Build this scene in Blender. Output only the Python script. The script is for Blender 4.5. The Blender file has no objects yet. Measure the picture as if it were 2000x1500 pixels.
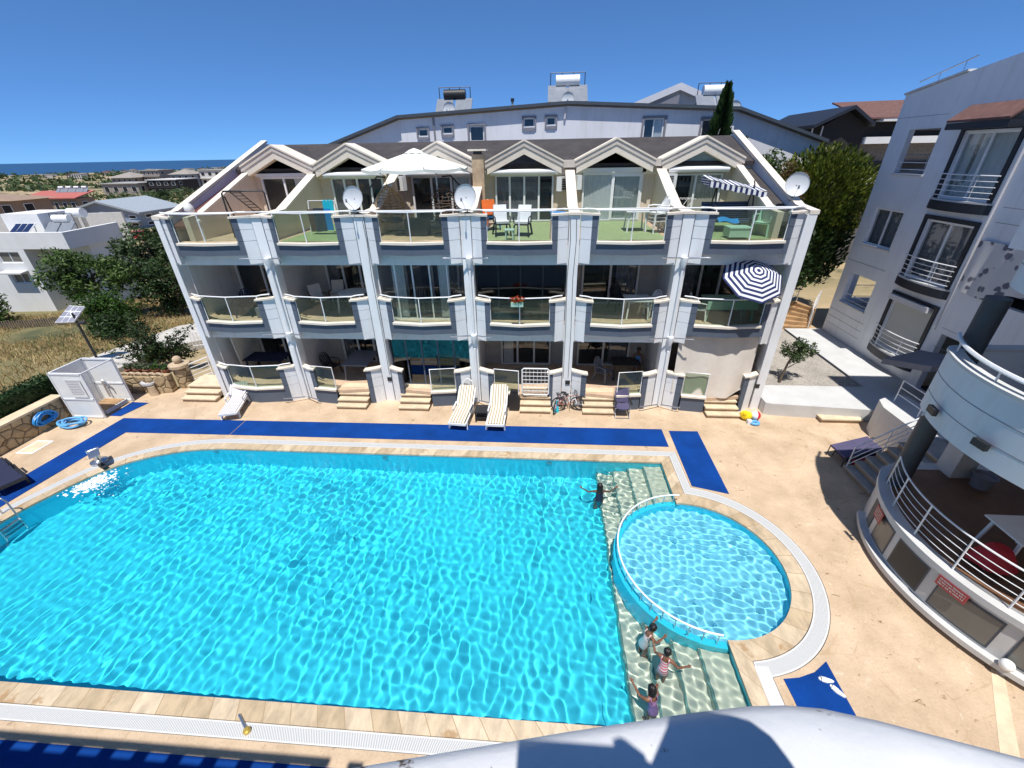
import bpy, bmesh, math, random
from mathutils import Vector, Matrix, noise
from mathutils.geometry import tessellate_polygon

# ---------------------------------------------------------------- camera, sky, sun, exposure
SC = bpy.context.scene
COL = SC.collection
CAM_H, PITCH, ROLL, YAW, FPX = 8.7466, .5019, -.0190, .0793, 818.911
cd = bpy.data.cameras.new('camera'); cam = bpy.data.objects.new('camera', cd); COL.objects.link(cam)
cd.sensor_width = 36; cd.lens = 36 * FPX / 2000; cd.clip_start = .03; cd.clip_end = 90000
_c, _s = math.cos(YAW), math.sin(YAW)
_r = Vector((_c, _s, 0)); _h = Vector((-_s, _c, 0)); _z = Vector((0, 0, 1))
_f = _h * math.cos(PITCH) - _z * math.sin(PITCH); _u = _h * math.sin(PITCH) + _z * math.cos(PITCH)
_R = _r * math.cos(ROLL) + _u * math.sin(ROLL); _U = _u * math.cos(ROLL) - _r * math.sin(ROLL)
M = Matrix((_R, _U, -_f)).transposed().to_4x4(); M.translation = (0, 0, CAM_H)
cam.matrix_world = M
SC.camera = cam
SUN_DIR = Vector((.005, .364, -1)).normalized()           # the way the light travels
w = bpy.data.worlds.new('World'); SC.world = w; w.use_nodes = True
nt = w.node_tree; sky = nt.nodes.new('ShaderNodeTexSky'); sky.sky_type = 'NISHITA'; sky.sun_disc = False
sky.sun_elevation = math.asin(-SUN_DIR.z); sky.sun_rotation = math.atan2(-SUN_DIR.x, -SUN_DIR.y)
sky.altitude = 8000; sky.air_density = 1.0; sky.dust_density = 0; sky.ozone_density = 3.0
gm = nt.nodes.new('ShaderNodeGamma'); gm.inputs[1].default_value = .58; nt.links.new(sky.outputs[0], gm.inputs[0])      # flatter horizon-to-zenith falloff, like the photo's tone curve
tint = nt.nodes.new('ShaderNodeMix'); tint.data_type = 'RGBA'; tint.blend_type = 'MULTIPLY'; tint.inputs[0].default_value = 1; nt.links.new(gm.outputs[0], tint.inputs[6]); tint.inputs[7].default_value = (.255 * 2.5, .485 * 2.5, .79 * 2.5, 1)
nt.links.new(tint.outputs[2], nt.nodes['Background'].inputs[0]); nt.nodes['Background'].inputs[1].default_value = .115
ld = bpy.data.lights.new('sun', 'SUN'); ld.energy = 4.3; ld.angle = math.radians(.5); ld.color = (1, .965, .91)
sun = bpy.data.objects.new('sun', ld); COL.objects.link(sun); sun.rotation_euler = SUN_DIR.to_track_quat('-Z', 'Y').to_euler()
ld.cycles.is_caustics_light = True                         # real refractive caustics under the pool water
SC.view_settings.view_transform = 'Standard'; SC.view_settings.look = 'None'
SC.view_settings.exposure = .36; SC.view_settings.gamma = 1
SC.cycles.max_bounces = 10; SC.cycles.transparent_max_bounces = 16; SC.cycles.sample_clamp_indirect = 6
random.seed(7)
PI = math.pi

# ---------------------------------------------------------------- materials
MATS = {}
def nodes(name):
    m = bpy.data.materials.new(name); m.use_nodes = True; MATS[name] = m
    return m, m.node_tree, m.node_tree.nodes['Principled BSDF']
def N(t, kind, **kw):
    n = t.nodes.new('ShaderNode' + kind)
    for k, v in kw.items():
        if k in n.inputs: n.inputs[k].default_value = v
        else: setattr(n, k, v)
    return n
def ramp(t, src, stops):
    r = t.nodes.new('ShaderNodeValToRGB'); t.links.new(src, r.inputs[0])
    e = r.color_ramp.elements
    while len(e) < len(stops): e.new(.5)
    for i, (p, c) in enumerate(stops):
        e[i].position = p; e[i].color = (*c, 1) if len(c) == 3 else c
    return r
def mixc(t, fac, a, b, blend='MIX'):
    m = t.nodes.new('ShaderNodeMix'); m.data_type = 'RGBA'; m.blend_type = blend
    for s, k in ((fac, 0), (a, 6), (b, 7)):
        if hasattr(s, 'links'): t.links.new(s, m.inputs[k])
        else: m.inputs[k].default_value = s if k == 0 else (*s, 1)
    return m.outputs[2]
def bump(t, b, src, strength, dist=.02):
    n = N(t, 'Bump', Strength=strength, Distance=dist); t.links.new(src, n.inputs['Height']); t.links.new(n.outputs[0], b.inputs['Normal'])
def coord(t, kind='Object'): return t.nodes.new('ShaderNodeTexCoord').outputs[kind]
def tex(t, kind, vec, **kw):
    n = N(t, 'Tex' + kind, **kw); t.links.new(vec, n.inputs['Vector']); return n
def scaled(t, vec, s):
    n = N(t, 'Mapping'); n.inputs['Scale'].default_value = s; t.links.new(vec, n.inputs['Vector']); return n.outputs[0]
def mat(name, c, rough=.6, metal=0, var=.12, scale=3., bmp=0, bscale=60., spec=.5, sheen=0):
    """a plain coloured surface with slow tone changes and an optional fine grain"""
    if name in MATS: return MATS[name]
    m, t, b = nodes(name); v = coord(t)
    n = tex(t, 'Noise', v, Scale=scale, Detail=6., Roughness=.62)
    lo = tuple(x * (1 - var) for x in c); hi = tuple(min(1, x * (1 + var * .6)) for x in c)
    r = ramp(t, n.outputs['Fac'], [(.3, lo), (.7, hi)]); t.links.new(r.outputs[0], b.inputs['Base Color'])
    b.inputs['Roughness'].default_value = rough; b.inputs['Metallic'].default_value = metal; b.inputs['Specular IOR Level'].default_value = spec
    if bmp:
        n2 = tex(t, 'Noise', v, Scale=bscale, Detail=3.); bump(t, b, n2.outputs['Fac'], bmp, .01)
    return m
def wallmat(name, c, stain=.35, bmp=.15):
    """painted plaster: rain streaks, dust and a fine grain"""
    m, t, b = nodes(name); v = coord(t)
    n1 = tex(t, 'Noise', scaled(t, v, (2.2, 2.2, .25)), Scale=1.6, Detail=7., Roughness=.7)
    n2 = tex(t, 'Noise', v, Scale=.7, Detail=5.)
    d = tuple(x * (1 - stain * .55) * f for x, f in zip(c, (1, .97, .92)))
    k = mixc(t, ramp(t, n1.outputs['Fac'], [(.50, (0, 0, 0)), (.86, (1, 1, 1))]).outputs[0], c, d)
    k2 = mixc(t, ramp(t, n2.outputs['Fac'], [(.3, (.90, .90, .90)), (.7, (1, 1, 1))]).outputs[0], (0, 0, 0), k)
    t.links.new(k2, b.inputs['Base Color']); b.inputs['Roughness'].default_value = .75
    bump(t, b, tex(t, 'Noise', v, Scale=90., Detail=3.).outputs['Fac'], bmp, .006)
    return m
def glassmat(name, tint, refl=.5, film=None, ff=0):
    """thin architectural glass: tinted see-through with a fresnel reflection"""
    m, t, b = nodes(name); t.nodes.remove(b)
    tr = N(t, 'BsdfTransparent'); tr.inputs[0].default_value = (*tint, 1)
    gl = N(t, 'BsdfGlossy', Roughness=.02); gl.inputs[0].default_value = (.95, .97, 1, 1)
    fr = N(t, 'Fresnel', IOR=1.5); mx = N(t, 'MixShader')
    mu = N(t, 'Math', operation='MULTIPLY'); t.links.new(fr.outputs[0], mu.inputs[0]); ge = t.nodes.new('ShaderNodeNewGeometry'); sb = N(t, 'Math', operation='SUBTRACT'); sb.inputs[0].default_value = 1; t.links.new(ge.outputs['Backfacing'], sb.inputs[1])
    sc_ = N(t, 'Math', operation='MULTIPLY'); t.links.new(sb.outputs[0], sc_.inputs[0]); sc_.inputs[1].default_value = refl * 2; t.links.new(sc_.outputs[0], mu.inputs[1])      # reflect at the front face of a pane only
    if film:                                                 # a dusty film that catches light
        df = N(t, 'BsdfDiffuse'); df.inputs[0].default_value = (*film, 1); m2 = N(t, 'MixShader'); m2.inputs[0].default_value = ff
        t.links.new(tr.outputs[0], m2.inputs[1]); t.links.new(df.outputs[0], m2.inputs[2]); tr = m2
    t.links.new(mu.outputs[0], mx.inputs[0]); t.links.new(tr.outputs[0], mx.inputs[1]); t.links.new(gl.outputs[0], mx.inputs[2])
    t.links.new(mx.outputs[0], t.nodes['Material Output'].inputs[0]); return m
def stripemat(name, a, b_, axis, freq, duty=.5, rough=.8):
    m, t, b = nodes(name); sx = N(t, 'SeparateXYZ'); t.links.new(coord(t), sx.inputs[0])
    mu = N(t, 'Math', operation='MULTIPLY'); t.links.new(sx.outputs[axis], mu.inputs[0]); mu.inputs[1].default_value = freq
    fr = N(t, 'Math', operation='FRACT'); t.links.new(mu.outputs[0], fr.inputs[0])
    g = N(t, 'Math', operation='GREATER_THAN'); t.links.new(fr.outputs[0], g.inputs[0]); g.inputs[1].default_value = duty
    t.links.new(mixc(t, g.outputs[0], a, b_), b.inputs['Base Color']); b.inputs['Roughness'].default_value = rough
    return m
def leafmat(name, a, b_, rough=.5):
    m, t, b = nodes(name)
    g = t.nodes.new('ShaderNodeNewGeometry')
    r = ramp(t, g.outputs['Random Per Island'], [(0, a), (1, b_)])
    n = tex(t, 'Noise', coord(t), Scale=.9, Detail=4.)
    k = mixc(t, ramp(t, n.outputs['Fac'], [(.35, (.62, .62, .62)), (.65, (1.1, 1.1, 1.1))]).outputs[0], (0, 0, 0), r.outputs[0])
    t.links.new(k, b.inputs['Base Color']); b.inputs['Roughness'].default_value = rough
    b.inputs['Specular IOR Level'].default_value = .25
    tl = N(t, 'BsdfTranslucent'); t.links.new(k, tl.inputs[0]); mx = N(t, 'MixShader'); mx.inputs[0].default_value = .25
    o = t.nodes['Material Output']; t.links.new(b.outputs[0], mx.inputs[1]); t.links.new(tl.outputs[0], mx.inputs[2]); t.links.new(mx.outputs[0], o.inputs[0])
    return m

wallmat('white_paint', (.82, .835, .85), .3); wallmat('white_clean', (.80, .80, .79), .15)
wallmat('cream_paint', (.72, .62, .51), .25); wallmat('cream_trim', (.80, .72, .61), .2)
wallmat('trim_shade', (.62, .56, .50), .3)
wallmat('grey_paint', (.10, .125, .17), .3); wallmat('pale_wall', (.60, .60, .63), .3); wallmat('rear_paint', (.76, .76, .78), .35); wallmat('block_wall', (.76, .78, .82), .35)
mat('navy_trim', (.016, .02, .03), .5); mat('white_metal', (.80, .81, .82), .35, 0, .06); mat('steel', (.55, .57, .6), .25, .9, .08)
mat('white_plastic', (.80, .81, .80), .4, 0, .05); mat('dark_metal', (.035, .037, .04), .45, .3); mat('black_plastic', (.018, .018, .02), .5)
mat('roof_felt', (.055, .048, .048), .9, 0, .3, 2., .5, 40.); mat('roof_red', (.15, .075, .062), .85, 0, .3, 5.)
mat('rust_red', (.11, .035, .03), .8); mat('green_carpet', (.28, .36, .17), .95, 0, .2, 8.)
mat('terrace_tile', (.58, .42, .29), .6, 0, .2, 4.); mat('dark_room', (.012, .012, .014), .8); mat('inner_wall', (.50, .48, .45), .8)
mat('navy_paint', (.04, .055, .08), .4); mat('brick', (.30, .16, .11), .85); mat('concrete', (.36, .35, .33), .9, 0, .25, 2., .3, 30.)
mat('walkway_white', (.56, .56, .55), .8, 0, .1, 1.5, .2, 60.); mat('curtain_white', (.75, .77, .78), .9, 0, .06)
mat('curtain_grey', (.22, .22, .25), .9, 0, .1); mat('canvas', (.76, .78, .70), .85, 0, .04); mat('beige_cloth', (.66, .60, .53), .9, 0, .08)
mat('mint', (.42, .64, .50), .5, 0, .06); mat('wicker_tan', (.42, .30, .13), .7, 0, .3, 20.); mat('wicker_brown', (.10, .06, .035), .7, 0, .3, 20.)
mat('navy_cloth', (.015, .02, .055), .9); mat('purple_cloth', (.085, .075, .15), .85, 0, .2); mat('red_plastic', (.55, .05, .03), .45); mat('orange_plastic', (.75, .17, .03), .45)
mat('blue_plastic', (.02, .24, .62), .4); mat('cyan_plastic', (.02, .50, .62), .4); mat('yellow_plastic', (.85, .62, .01), .4)
mat('hose_blue', (.13, .40, .74), .5, 0, .2, 6.); mat('wood_slat', (.42, .26, .13), .7, 0, .3, 3.); mat('bark', (.10, .075, .055), .9, 0, .4, 12., .6, 30.)
mat('terracotta', (.34, .13, .08), .8); mat('red_cover', (.45, .012, .02), .6); mat('brown_tile', (.17, .085, .045), .5, 0, .2, 3.)
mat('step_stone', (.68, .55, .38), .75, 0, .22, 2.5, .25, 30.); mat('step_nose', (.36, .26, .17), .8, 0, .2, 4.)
mat('car_red', (.45, .02, .03), .25, 0, .03); mat('panel_blue', (.02, .035, .10), .15, 0, .1); mat('skin', (.22, .10, .06), .5, 0, .12, 8.); mat('hair', (.008, .006, .006), .45)
mat('pink_suit', (.75, .16, .22), .7, 0, .25, 25.); mat('lilac_suit', (.35, .18, .38), .7, 0, .25, 25.); mat('white_suit', (.72, .62, .60), .7)
mat('rubber', (.02, .02, .022), .7); mat('pink_plastic', (.65, .30, .42), .5); mat('brass', (.65, .45, .10), .35, .6); mat('sand_stone', (.5, .38, .25), .9, 0, .3, 4., .5, 30.)
glassmat('rail_glass', (.76, .83, .77), .5, (.30, .36, .29), .06); glassmat('clear_glass', (.88, .90, .90), .9); glassmat('tint_glass', (.20, .27, .30), .9); glassmat('frost_glass', (.62, .72, .74))
stripemat('lounger_cloth', (.72, .68, .58), (.40, .31, .20), 0, 10., .62); stripemat('lounger_slats', (.74, .71, .72), (.30, .26, .29), 0, 13., .68)
leafmat('leaf_dark', (.014, .034, .012), (.055, .10, .026)); leafmat('leaf_olive', (.035, .075, .018), (.13, .20, .05)); leafmat('leaf_green', (.02, .06, .008), (.07, .15, .02))
leafmat('leaf_yellow', (.03, .065, .008), (.19, .22, .028)); leafmat('leaf_brown', (.10, .055, .02), (.22, .12, .05)); leafmat('leaf_cypress', (.008, .028, .010), (.04, .085, .026))
leafmat('grass_dry', (.36, .24, .10), (.66, .50, .26), .9); leafmat('leaf_pale', (.03, .06, .02), (.11, .16, .06)); leafmat('grass_green', (.12, .14, .03), (.30, .28, .08), .9); leafmat('leaf_red', (.4, .02, .01), (.6, .12, .02))

# ---------------------------------------------------------------- mesh builder
class MB:
    def __init__(s): s.v = []; s.f = []; s.uv = None
    def poly(s, pts):
        k = len(s.v); s.v += [tuple(p) for p in pts]; s.f.append(tuple(range(k, k + len(pts)))); return s
    def box(s, x0, y0, z0, x1, y1, z1):
        k = len(s.v)
        s.v += [(x0, y0, z0), (x1, y0, z0), (x1, y1, z0), (x0, y1, z0), (x0, y0, z1), (x1, y0, z1), (x1, y1, z1), (x0, y1, z1)]
        s.f += [tuple(k + i for i in q) for q in ((3, 2, 1, 0), (4, 5, 6, 7), (0, 1, 5, 4), (1, 2, 6, 5), (2, 3, 7, 6), (3, 0, 4, 7))]; return s
    def extr(s, pts, vec):
        k = len(s.v); n = len(pts); vec = Vector(vec)
        s.v += [tuple(p) for p in pts] + [tuple(Vector(p) + vec) for p in pts]
        s.f.append(tuple(k + n - 1 - i for i in range(n))); s.f.append(tuple(k + n + i for i in range(n)))
        s.f += [(k + i, k + (i + 1) % n, k + n + (i + 1) % n, k + n + i) for i in range(n)]; return s
    def prism(s, p2, z0, z1): return s.extr([(x, y, z0) for x, y in p2], (0, 0, z1 - z0))
    def bar(s, p, q, w, h=None, up=(0, 0, 1)):
        p, q = Vector(p), Vector(q); h = h or w; d = (q - p).normalized(); up = Vector(up)
        if abs(d.dot(up)) > .98: up = Vector((0, 1, 0))
        a = d.cross(up).normalized() * w / 2; b = a.cross(d).normalized() * h / 2
        return s.extr([p - a - b, p + a - b, p + a + b, p - a + b], q - p)
    def tube(s, pts, r, n=8, closed=False, cap=True):
        pts = [Vector(p) for p in pts]; m = len(pts); k = len(s.v); ref = None
        rr = r if isinstance(r, (list, tuple)) else [r] * m
        for i, p in enumerate(pts):
            d = ((pts[(i + 1) % m] if closed or i < m - 1 else p) - (pts[i - 1] if closed or i > 0 else p)).normalized()
            if ref is None: ref = Vector((0, 0, 1)) if abs(d.z) < .9 else Vector((1, 0, 0))
            a = d.cross(ref).normalized(); b = a.cross(d).normalized(); ref = b
            s.v += [tuple(p + (a * math.cos(2 * PI * j / n) + b * math.sin(2 * PI * j / n)) * rr[i]) for j in range(n)]
        for i in range(m if closed else m - 1):
            for j in range(n):
                a, b = k + i * n, k + ((i + 1) % m) * n; s.f.append((a + j, a + (j + 1) % n, b + (j + 1) % n, b + j))
        if cap and not closed:
            s.f.append(tuple(k + n - 1 - j for j in range(n))); s.f.append(tuple(k + (m - 1) * n + j for j in range(n)))
        return s
    def lathe(s, c, prof, n=16, sx=1, sy=1):
        k = len(s.v); m = len(prof); c = Vector(c)
        for r, z in prof: s.v += [(c.x + r * sx * math.cos(2 * PI * j / n), c.y + r * sy * math.sin(2 * PI * j / n), c.z + z) for j in range(n)]
        for i in range(m - 1):
            for j in range(n): s.f.append((k + i * n + j, k + i * n + (j + 1) % n, k + (i + 1) * n + (j + 1) % n, k + (i + 1) * n + j))
        s.f.append(tuple(k + n - 1 - j for j in range(n))); s.f.append(tuple(k + (m - 1) * n + j for j in range(n))); return s
    def ball(s, c, r, n=12, sz=1): return s.lathe(c, [(max(r * math.cos(a), .001), r * sz * math.sin(a)) for a in [PI * (i / (n // 2) - .5) for i in range(n // 2 + 1)]], n)
    def strip(s, A, B, closed=False):
        k = len(s.v); n = len(A); s.v += [tuple(p) for p in A] + [tuple(p) for p in B]
        for i in range(n if closed else n - 1):
            j = (i + 1) % n; s.f.append((k + i, k + j, k + n + j, k + n + i))
        return s
    def grid(s, fn, nu, nv):
        k = len(s.v); s.v += [tuple(fn(i / nu, j / nv)) for j in range(nv + 1) for i in range(nu + 1)]
        for j in range(nv):
            for i in range(nu):
                a = k + j * (nu + 1) + i; s.f.append((a, a + 1, a + nu + 2, a + nu + 1))
        return s
    def xf(s, M, k=0):
        for i in range(k, len(s.v)): s.v[i] = tuple(M @ Vector(s.v[i]))
        return s
    def build(s, name, m, parent=None, smooth=False, world=True):
        me = bpy.data.meshes.new(name); v = s.v
        if parent is not None and world:
            o = parent
            off = Vector((0, 0, 0))
            while o is not None: off = off + o.location; o = o.parent
            v = [(x - off.x, y - off.y, z - off.z) for x, y, z in v]
        me.from_pydata(v, [], s.f); me.materials.append(MATS[m])
        bm = bmesh.new(); bm.from_mesh(me); bmesh.ops.recalc_face_normals(bm, faces=bm.faces); bm.to_mesh(me); bm.free()
        if smooth:
            for p in me.polygons: p.use_smooth = True
            if smooth != 2: me.set_sharp_from_angle(angle=math.radians(50))
        o = bpy.data.objects.new(name, me); COL.objects.link(o)
        if parent is not None: o.parent = parent
        return o
def tag(o, label=None, cat=None, group=None, kind=None):
    for k, v in (('label', label), ('category', cat), ('group', group), ('kind', kind)):
        if v: o[k] = v
    return o
def thing(name, label, cat, loc=(0, 0, 0), rz=0, group=None):
    o = bpy.data.objects.new(name, None); COL.objects.link(o); o.location = loc; o.rotation_euler = (0, 0, rz); o.empty_display_size = .2
    return tag(o, label, cat, group)
def dup(root, loc, rz=0, label=None, scale=None, group=None):
    def cp(o, par):
        c = o.copy(); COL.objects.link(c)
        if par is not None: c.parent = par
        for ch in o.children: cp(ch, c)
        return c
    r = cp(root, None); r.location = loc; r.rotation_euler = (0, 0, rz)
    if scale: r.scale = scale
    if label: r['label'] = label
    if group: r['group'] = group
    return r
def receive(o): o.cycles.is_caustics_receiver = True; return o
def arc(cx, cy, r, a0, a1, n, z=None):
    P = [(cx + r * math.cos(math.radians(a0 + (a1 - a0) * i / n)), cy + r * math.sin(math.radians(a0 + (a1 - a0) * i / n))) for i in range(n + 1)]
    return P if z is None else [(x, y, z) for x, y in P]
# ---------------------------------------------------------------- terrain, sea
def smooth(a, b, x): t = max(0, min(1, (x - a) / (b - a))); return t * t * (3 - 2 * t)
PROF = [(0, -.3), (24, -.3), (34, -.9), (50, -2.0), (90, -3.0), (140, -3.2), (290, -3.4), (500, -6.5), (900, -12), (1500, -19), (2700, -31), (5000, -45), (9e9, -60)]
def ground_z(x, y):
    r = math.hypot(x, y)
    for (a, za), (b, zb) in zip(PROF, PROF[1:]):
        if r <= b: z = za + (zb - za) * (r - a) / (b - a); break
    if 60 < r < 2600: z += (noise.noise((x * .006, y * .006, 0)) * 2.2 + noise.noise((x * .02, y * .02, 3)) * .9) * smooth(60, 300, r) * (1 - smooth(1800, 2700, r)) - smooth(200, 600, r) * (1 - smooth(1800, 2700, r)) * 1.5
    t = smooth(-15, 2, x) * (1 - smooth(90, 160, r)); z = z * (1 - t) + .4 * t
    if -18.5 < x < 14.7 and -12 < y < 15: z = -3
    return z
def axis(lo, hi, brk):
    a = set(brk); x = lo
    for v in (lo, hi): a.add(v)
    p = 1.5; s = 0
    while s < max(-lo, hi):
        s += p; p *= 1.045
        if s < hi: a.add(s)
        if -s > lo: a.add(-s)
    return sorted(a)
xs = axis(-6000, 2500, [-18.6, -18.45, 14.6, 14.75]); ys = axis(-2500, 6500, [-12.1, -11.9, 14.9, 15.05])
g = MB(); g.v = [(x, y, ground_z(x, y)) for y in ys for x in xs]; nx = len(xs)
g.f = [(j * nx + i, j * nx + i + 1, (j + 1) * nx + i + 1, (j + 1) * nx + i) for j in range(len(ys) - 1) for i in range(nx - 1)]
m, t, b = nodes('dry_ground'); v = coord(t)
n1 = tex(t, 'Noise', v, Scale=.018, Detail=8., Roughness=.65); n2 = tex(t, 'Noise', v, Scale=.6, Detail=8., Roughness=.7); n3 = tex(t, 'Noise', v, Scale=.07, Detail=7., Roughness=.7)
k = mixc(t, n2.outputs['Fac'], (.36, .25, .14), (.54, .42, .26))
k = mixc(t, ramp(t, n1.outputs['Fac'], [(.44, (0, 0, 0)), (.56, (1, 1, 1))]).outputs[0], k, (.17, .15, .065))
k = mixc(t, ramp(t, n3.outputs['Fac'], [(.54, (0, 0, 0)), (.62, (1, 1, 1))]).outputs[0], k, (.045, .06, .025))
t.links.new(k, b.inputs['Base Color']); b.inputs['Roughness'].default_value = .95; bump(t, b, n2.outputs['Fac'], .6, .1)
tag(g.build('ground', 'dry_ground', smooth=2), kind='structure')
m, t, b = nodes('sea_water'); b.inputs['Base Color'].default_value = (.02, .075, .17, 1); b.inputs['Roughness'].default_value = .5; b.inputs['Specular IOR Level'].default_value = .2
tag(MB().poly([(-60000, 500, -29), (20000, 500, -29), (20000, 60000, -29), (-60000, 60000, -29)]).build('sea', 'sea_water'), kind='structure')

# ---------------------------------------------------------------- pool outline (offset d outwards)
CX, CY, CR = 3.94, 7.17, 1.93
def outline(d):
    P = []; X1, Y1, Y0 = 3.9 + d, 10.88 + d, 3.6 - d; r = CR + d * 1.22
    h = math.sqrt(max(r * r - (X1 - CX) ** 2, 0))
    def seg(a, b_, n): P.extend([(a[0] + (b_[0] - a[0]) * i / n, a[1] + (b_[1] - a[1]) * i / n) for i in range(n)])
    a0 = math.degrees(math.atan2(h, X1 - CX))
    seg((X1, Y1), (-11.0, Y1), 60)
    L = [(-11.0, 10.88), (-12.18, 10.70), (-13.31, 10.22), (-14.06, 9.54), (-14.6, 8.5), (-14.95, 7.24)]
    L = L + [(x, 14.48 - y) for x, y in L[-2::-1]]
    C = []
    for i in range(len(L) - 1):                            # smooth curve through the measured points
        p0, p1, p2, p3 = L[max(i - 1, 0)], L[i], L[i + 1], L[min(i + 2, len(L) - 1)]
        for s_ in range(6):
            t_ = s_ / 6
            C.append(tuple(.5 * (2 * p1[k] + (p2[k] - p0[k]) * t_ + (2 * p0[k] - 5 * p1[k] + 4 * p2[k] - p3[k]) * t_ ** 2 + (3 * p1[k] - p0[k] - 3 * p2[k] + p3[k]) * t_ ** 3) for k in (0, 1)))
    for i, c in enumerate(C):
        a, b_ = C[max(i - 1, 0)], C[min(i + 1, len(C) - 1)]
        if i == 0: tx, ty = -1, 0
        else:
            tx, ty = b_[0] - a[0], b_[1] - a[1]; l = math.hypot(tx, ty); tx /= l; ty /= l
        P.append((c[0] + ty * d, c[1] - tx * d))
    seg((-11.0, Y0), (X1, Y0), 60); seg((X1, Y0), (X1, CY - h), 8)
    P.extend(arc(CX, CY, r, -a0, a0, 48)[:-1]); seg((X1, CY + h), (X1, Y1), 8)
    return P
def plen(P):
    L = [0]
    for a, b_ in zip(P, P[1:] + P[:1]): L.append(L[-1] + math.dist(a, b_))
    return L
def ring_mesh(name, m, d0, d1, z0, z1, kind='structure'):
    """a kerb-like ring with real thickness and a length coordinate for its joints"""
    A, B = outline(d0), outline(d1); n = len(A); bmh = MB()
    for P, z in ((A, z0), (A, z1), (B, z1), (B, z0)): bmh.v += [(x, y, z) for x, y in P]
    L = plen(outline((d0 + d1) / 2)); us = []
    for s_ in range(4):
        q = (s_ + 1) % 4
        for i in range(n):
            j = (i + 1) % n; bmh.f.append((s_ * n + i, s_ * n + j, q * n + j, q * n + i)); us.append((L[i], L[i + 1], L[i + 1], L[i], s_))
    me = bpy.data.meshes.new(name); me.from_pydata(bmh.v, [], bmh.f); me.materials.append(MATS[m])
    uv = me.uv_layers.new(name='UVMap')
    for p, u in zip(me.polygons, us):
        for k, li in enumerate(p.loop_indices): uv.data[li].uv = (u[k], [0, 1][(k > 1)])
    bm = bmesh.new(); bm.from_mesh(me); bmesh.ops.recalc_face_normals(bm, faces=bm.faces); bm.to_mesh(me); bm.free()
    o = bpy.data.objects.new(name, me); COL.objects.link(o); return tag(o, kind=kind)
# stone coping: slabs of uneven tone
m, t, b = nodes('coping_stone'); sx = N(t, 'SeparateXYZ'); t.links.new(coord(t, 'UV'), sx.inputs[0]); v = coord(t)
mu = N(t, 'Math', operation='MULTIPLY'); t.links.new(sx.outputs[0], mu.inputs[0]); mu.inputs[1].default_value = 2.0
fl = N(t, 'Math', operation='FLOOR'); t.links.new(mu.outputs[0], fl.inputs[0]); fr = N(t, 'Math', operation='FRACT'); t.links.new(mu.outputs[0], fr.inputs[0])
wn = N(t, 'TexWhiteNoise', noise_dimensions='1D'); t.links.new(fl.outputs[0], wn.inputs['W'])
n1 = tex(t, 'Noise', scaled(t, v, (3, 1.2, 1)), Scale=1.6, Detail=7., Roughness=.65)
k = mixc(t, wn.outputs['Value'], (.50, .38, .24), (.68, .55, .39)); k = mixc(t, ramp(t, n1.outputs['Fac'], [(.35, (.72, .66, .58)), (.65, (1.06, 1.04, 1.02))]).outputs[0], (0, 0, 0), k)
lt = N(t, 'Math', operation='LESS_THAN'); t.links.new(fr.outputs[0], lt.inputs[0]); lt.inputs[1].default_value = .03
wet = tex(t, 'Noise', v, Scale=1.1, Detail=5., Roughness=.6); k = mixc(t, ramp(t, wet.outputs['Fac'], [(.62, (0, 0, 0)), (.66, (.75, .75, .75))]).outputs[0], k, (.34, .20, .085))
k = mixc(t, lt.outputs[0], k, (.33, .23, .13)); t.links.new(k, b.inputs['Base Color']); b.inputs['Roughness'].default_value = .6
bump(t, b, n1.outputs['Fac'], .15, .01)
m, t, b = nodes('grate_white'); sx = N(t, 'SeparateXYZ'); t.links.new(coord(t, 'UV'), sx.inputs[0])
mu = N(t, 'Math', operation='MULTIPLY'); t.links.new(sx.outputs[0], mu.inputs[0]); mu.inputs[1].default_value = 34.
fr = N(t, 'Math', operation='FRACT'); t.links.new(mu.outputs[0], fr.inputs[0]); lt = N(t, 'Math', operation='LESS_THAN'); t.links.new(fr.outputs[0], lt.inputs[0]); lt.inputs[1].default_value = .33
sb = N(t, 'Math', operation='ABSOLUTE'); s2 = N(t, 'Math', operation='SUBTRACT'); t.links.new(sx.outputs[1], s2.inputs[0]); s2.inputs[1].default_value = .5; t.links.new(s2.outputs[0], sb.inputs[0])
l2 = N(t, 'Math', operation='LESS_THAN'); t.links.new(sb.outputs[0], l2.inputs[0]); l2.inputs[1].default_value = .40
mm = N(t, 'Math', operation='MULTIPLY'); t.links.new(lt.outputs[0], mm.inputs[0]); t.links.new(l2.outputs[0], mm.inputs[1])
t.links.new(mixc(t, mm.outputs[0], (.62, .62, .61), (.20, .21, .22)), b.inputs['Base Color']); b.inputs['Roughness'].default_value = .5
ring_mesh('pool_coping', 'coping_stone', -.015, .31, -.05, .004)
ring_mesh('pool_drain_grate', 'grate_white', .322, .565, -.05, .001)
# the deck: stamped travertine with a hole for the pool
m, t, b = nodes('deck_stone'); v = coord(t)
n1 = tex(t, 'Noise', v, Scale=.9, Detail=8., Roughness=.62); n2 = tex(t, 'Noise', scaled(t, v, (1, 1.5, 1)), Scale=3.4, Detail=8., Roughness=.7, Distortion=.8); n3 = tex(t, 'Noise', v, Scale=22., Detail=5., Roughness=.7)
vo = tex(t, 'Voronoi', v, Scale=.55, feature='DISTANCE_TO_EDGE')
k = mixc(t, ramp(t, n1.outputs['Fac'], [(.36, (0, 0, 0)), (.64, (1, 1, 1))]).outputs[0], (.47, .345, .225), (.635, .475, .325))
k = mixc(t, ramp(t, n3.outputs['Fac'], [(.3, (.84, .82, .79)), (.6, (1.05, 1.05, 1.05))]).outputs[0], (0, 0, 0), k)
k = mixc(t, ramp(t, n2.outputs['Fac'], [(.315, (1, 1, 1)), (.385, (0, 0, 0))]).outputs[0], k, (.20, .125, .06))
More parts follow.
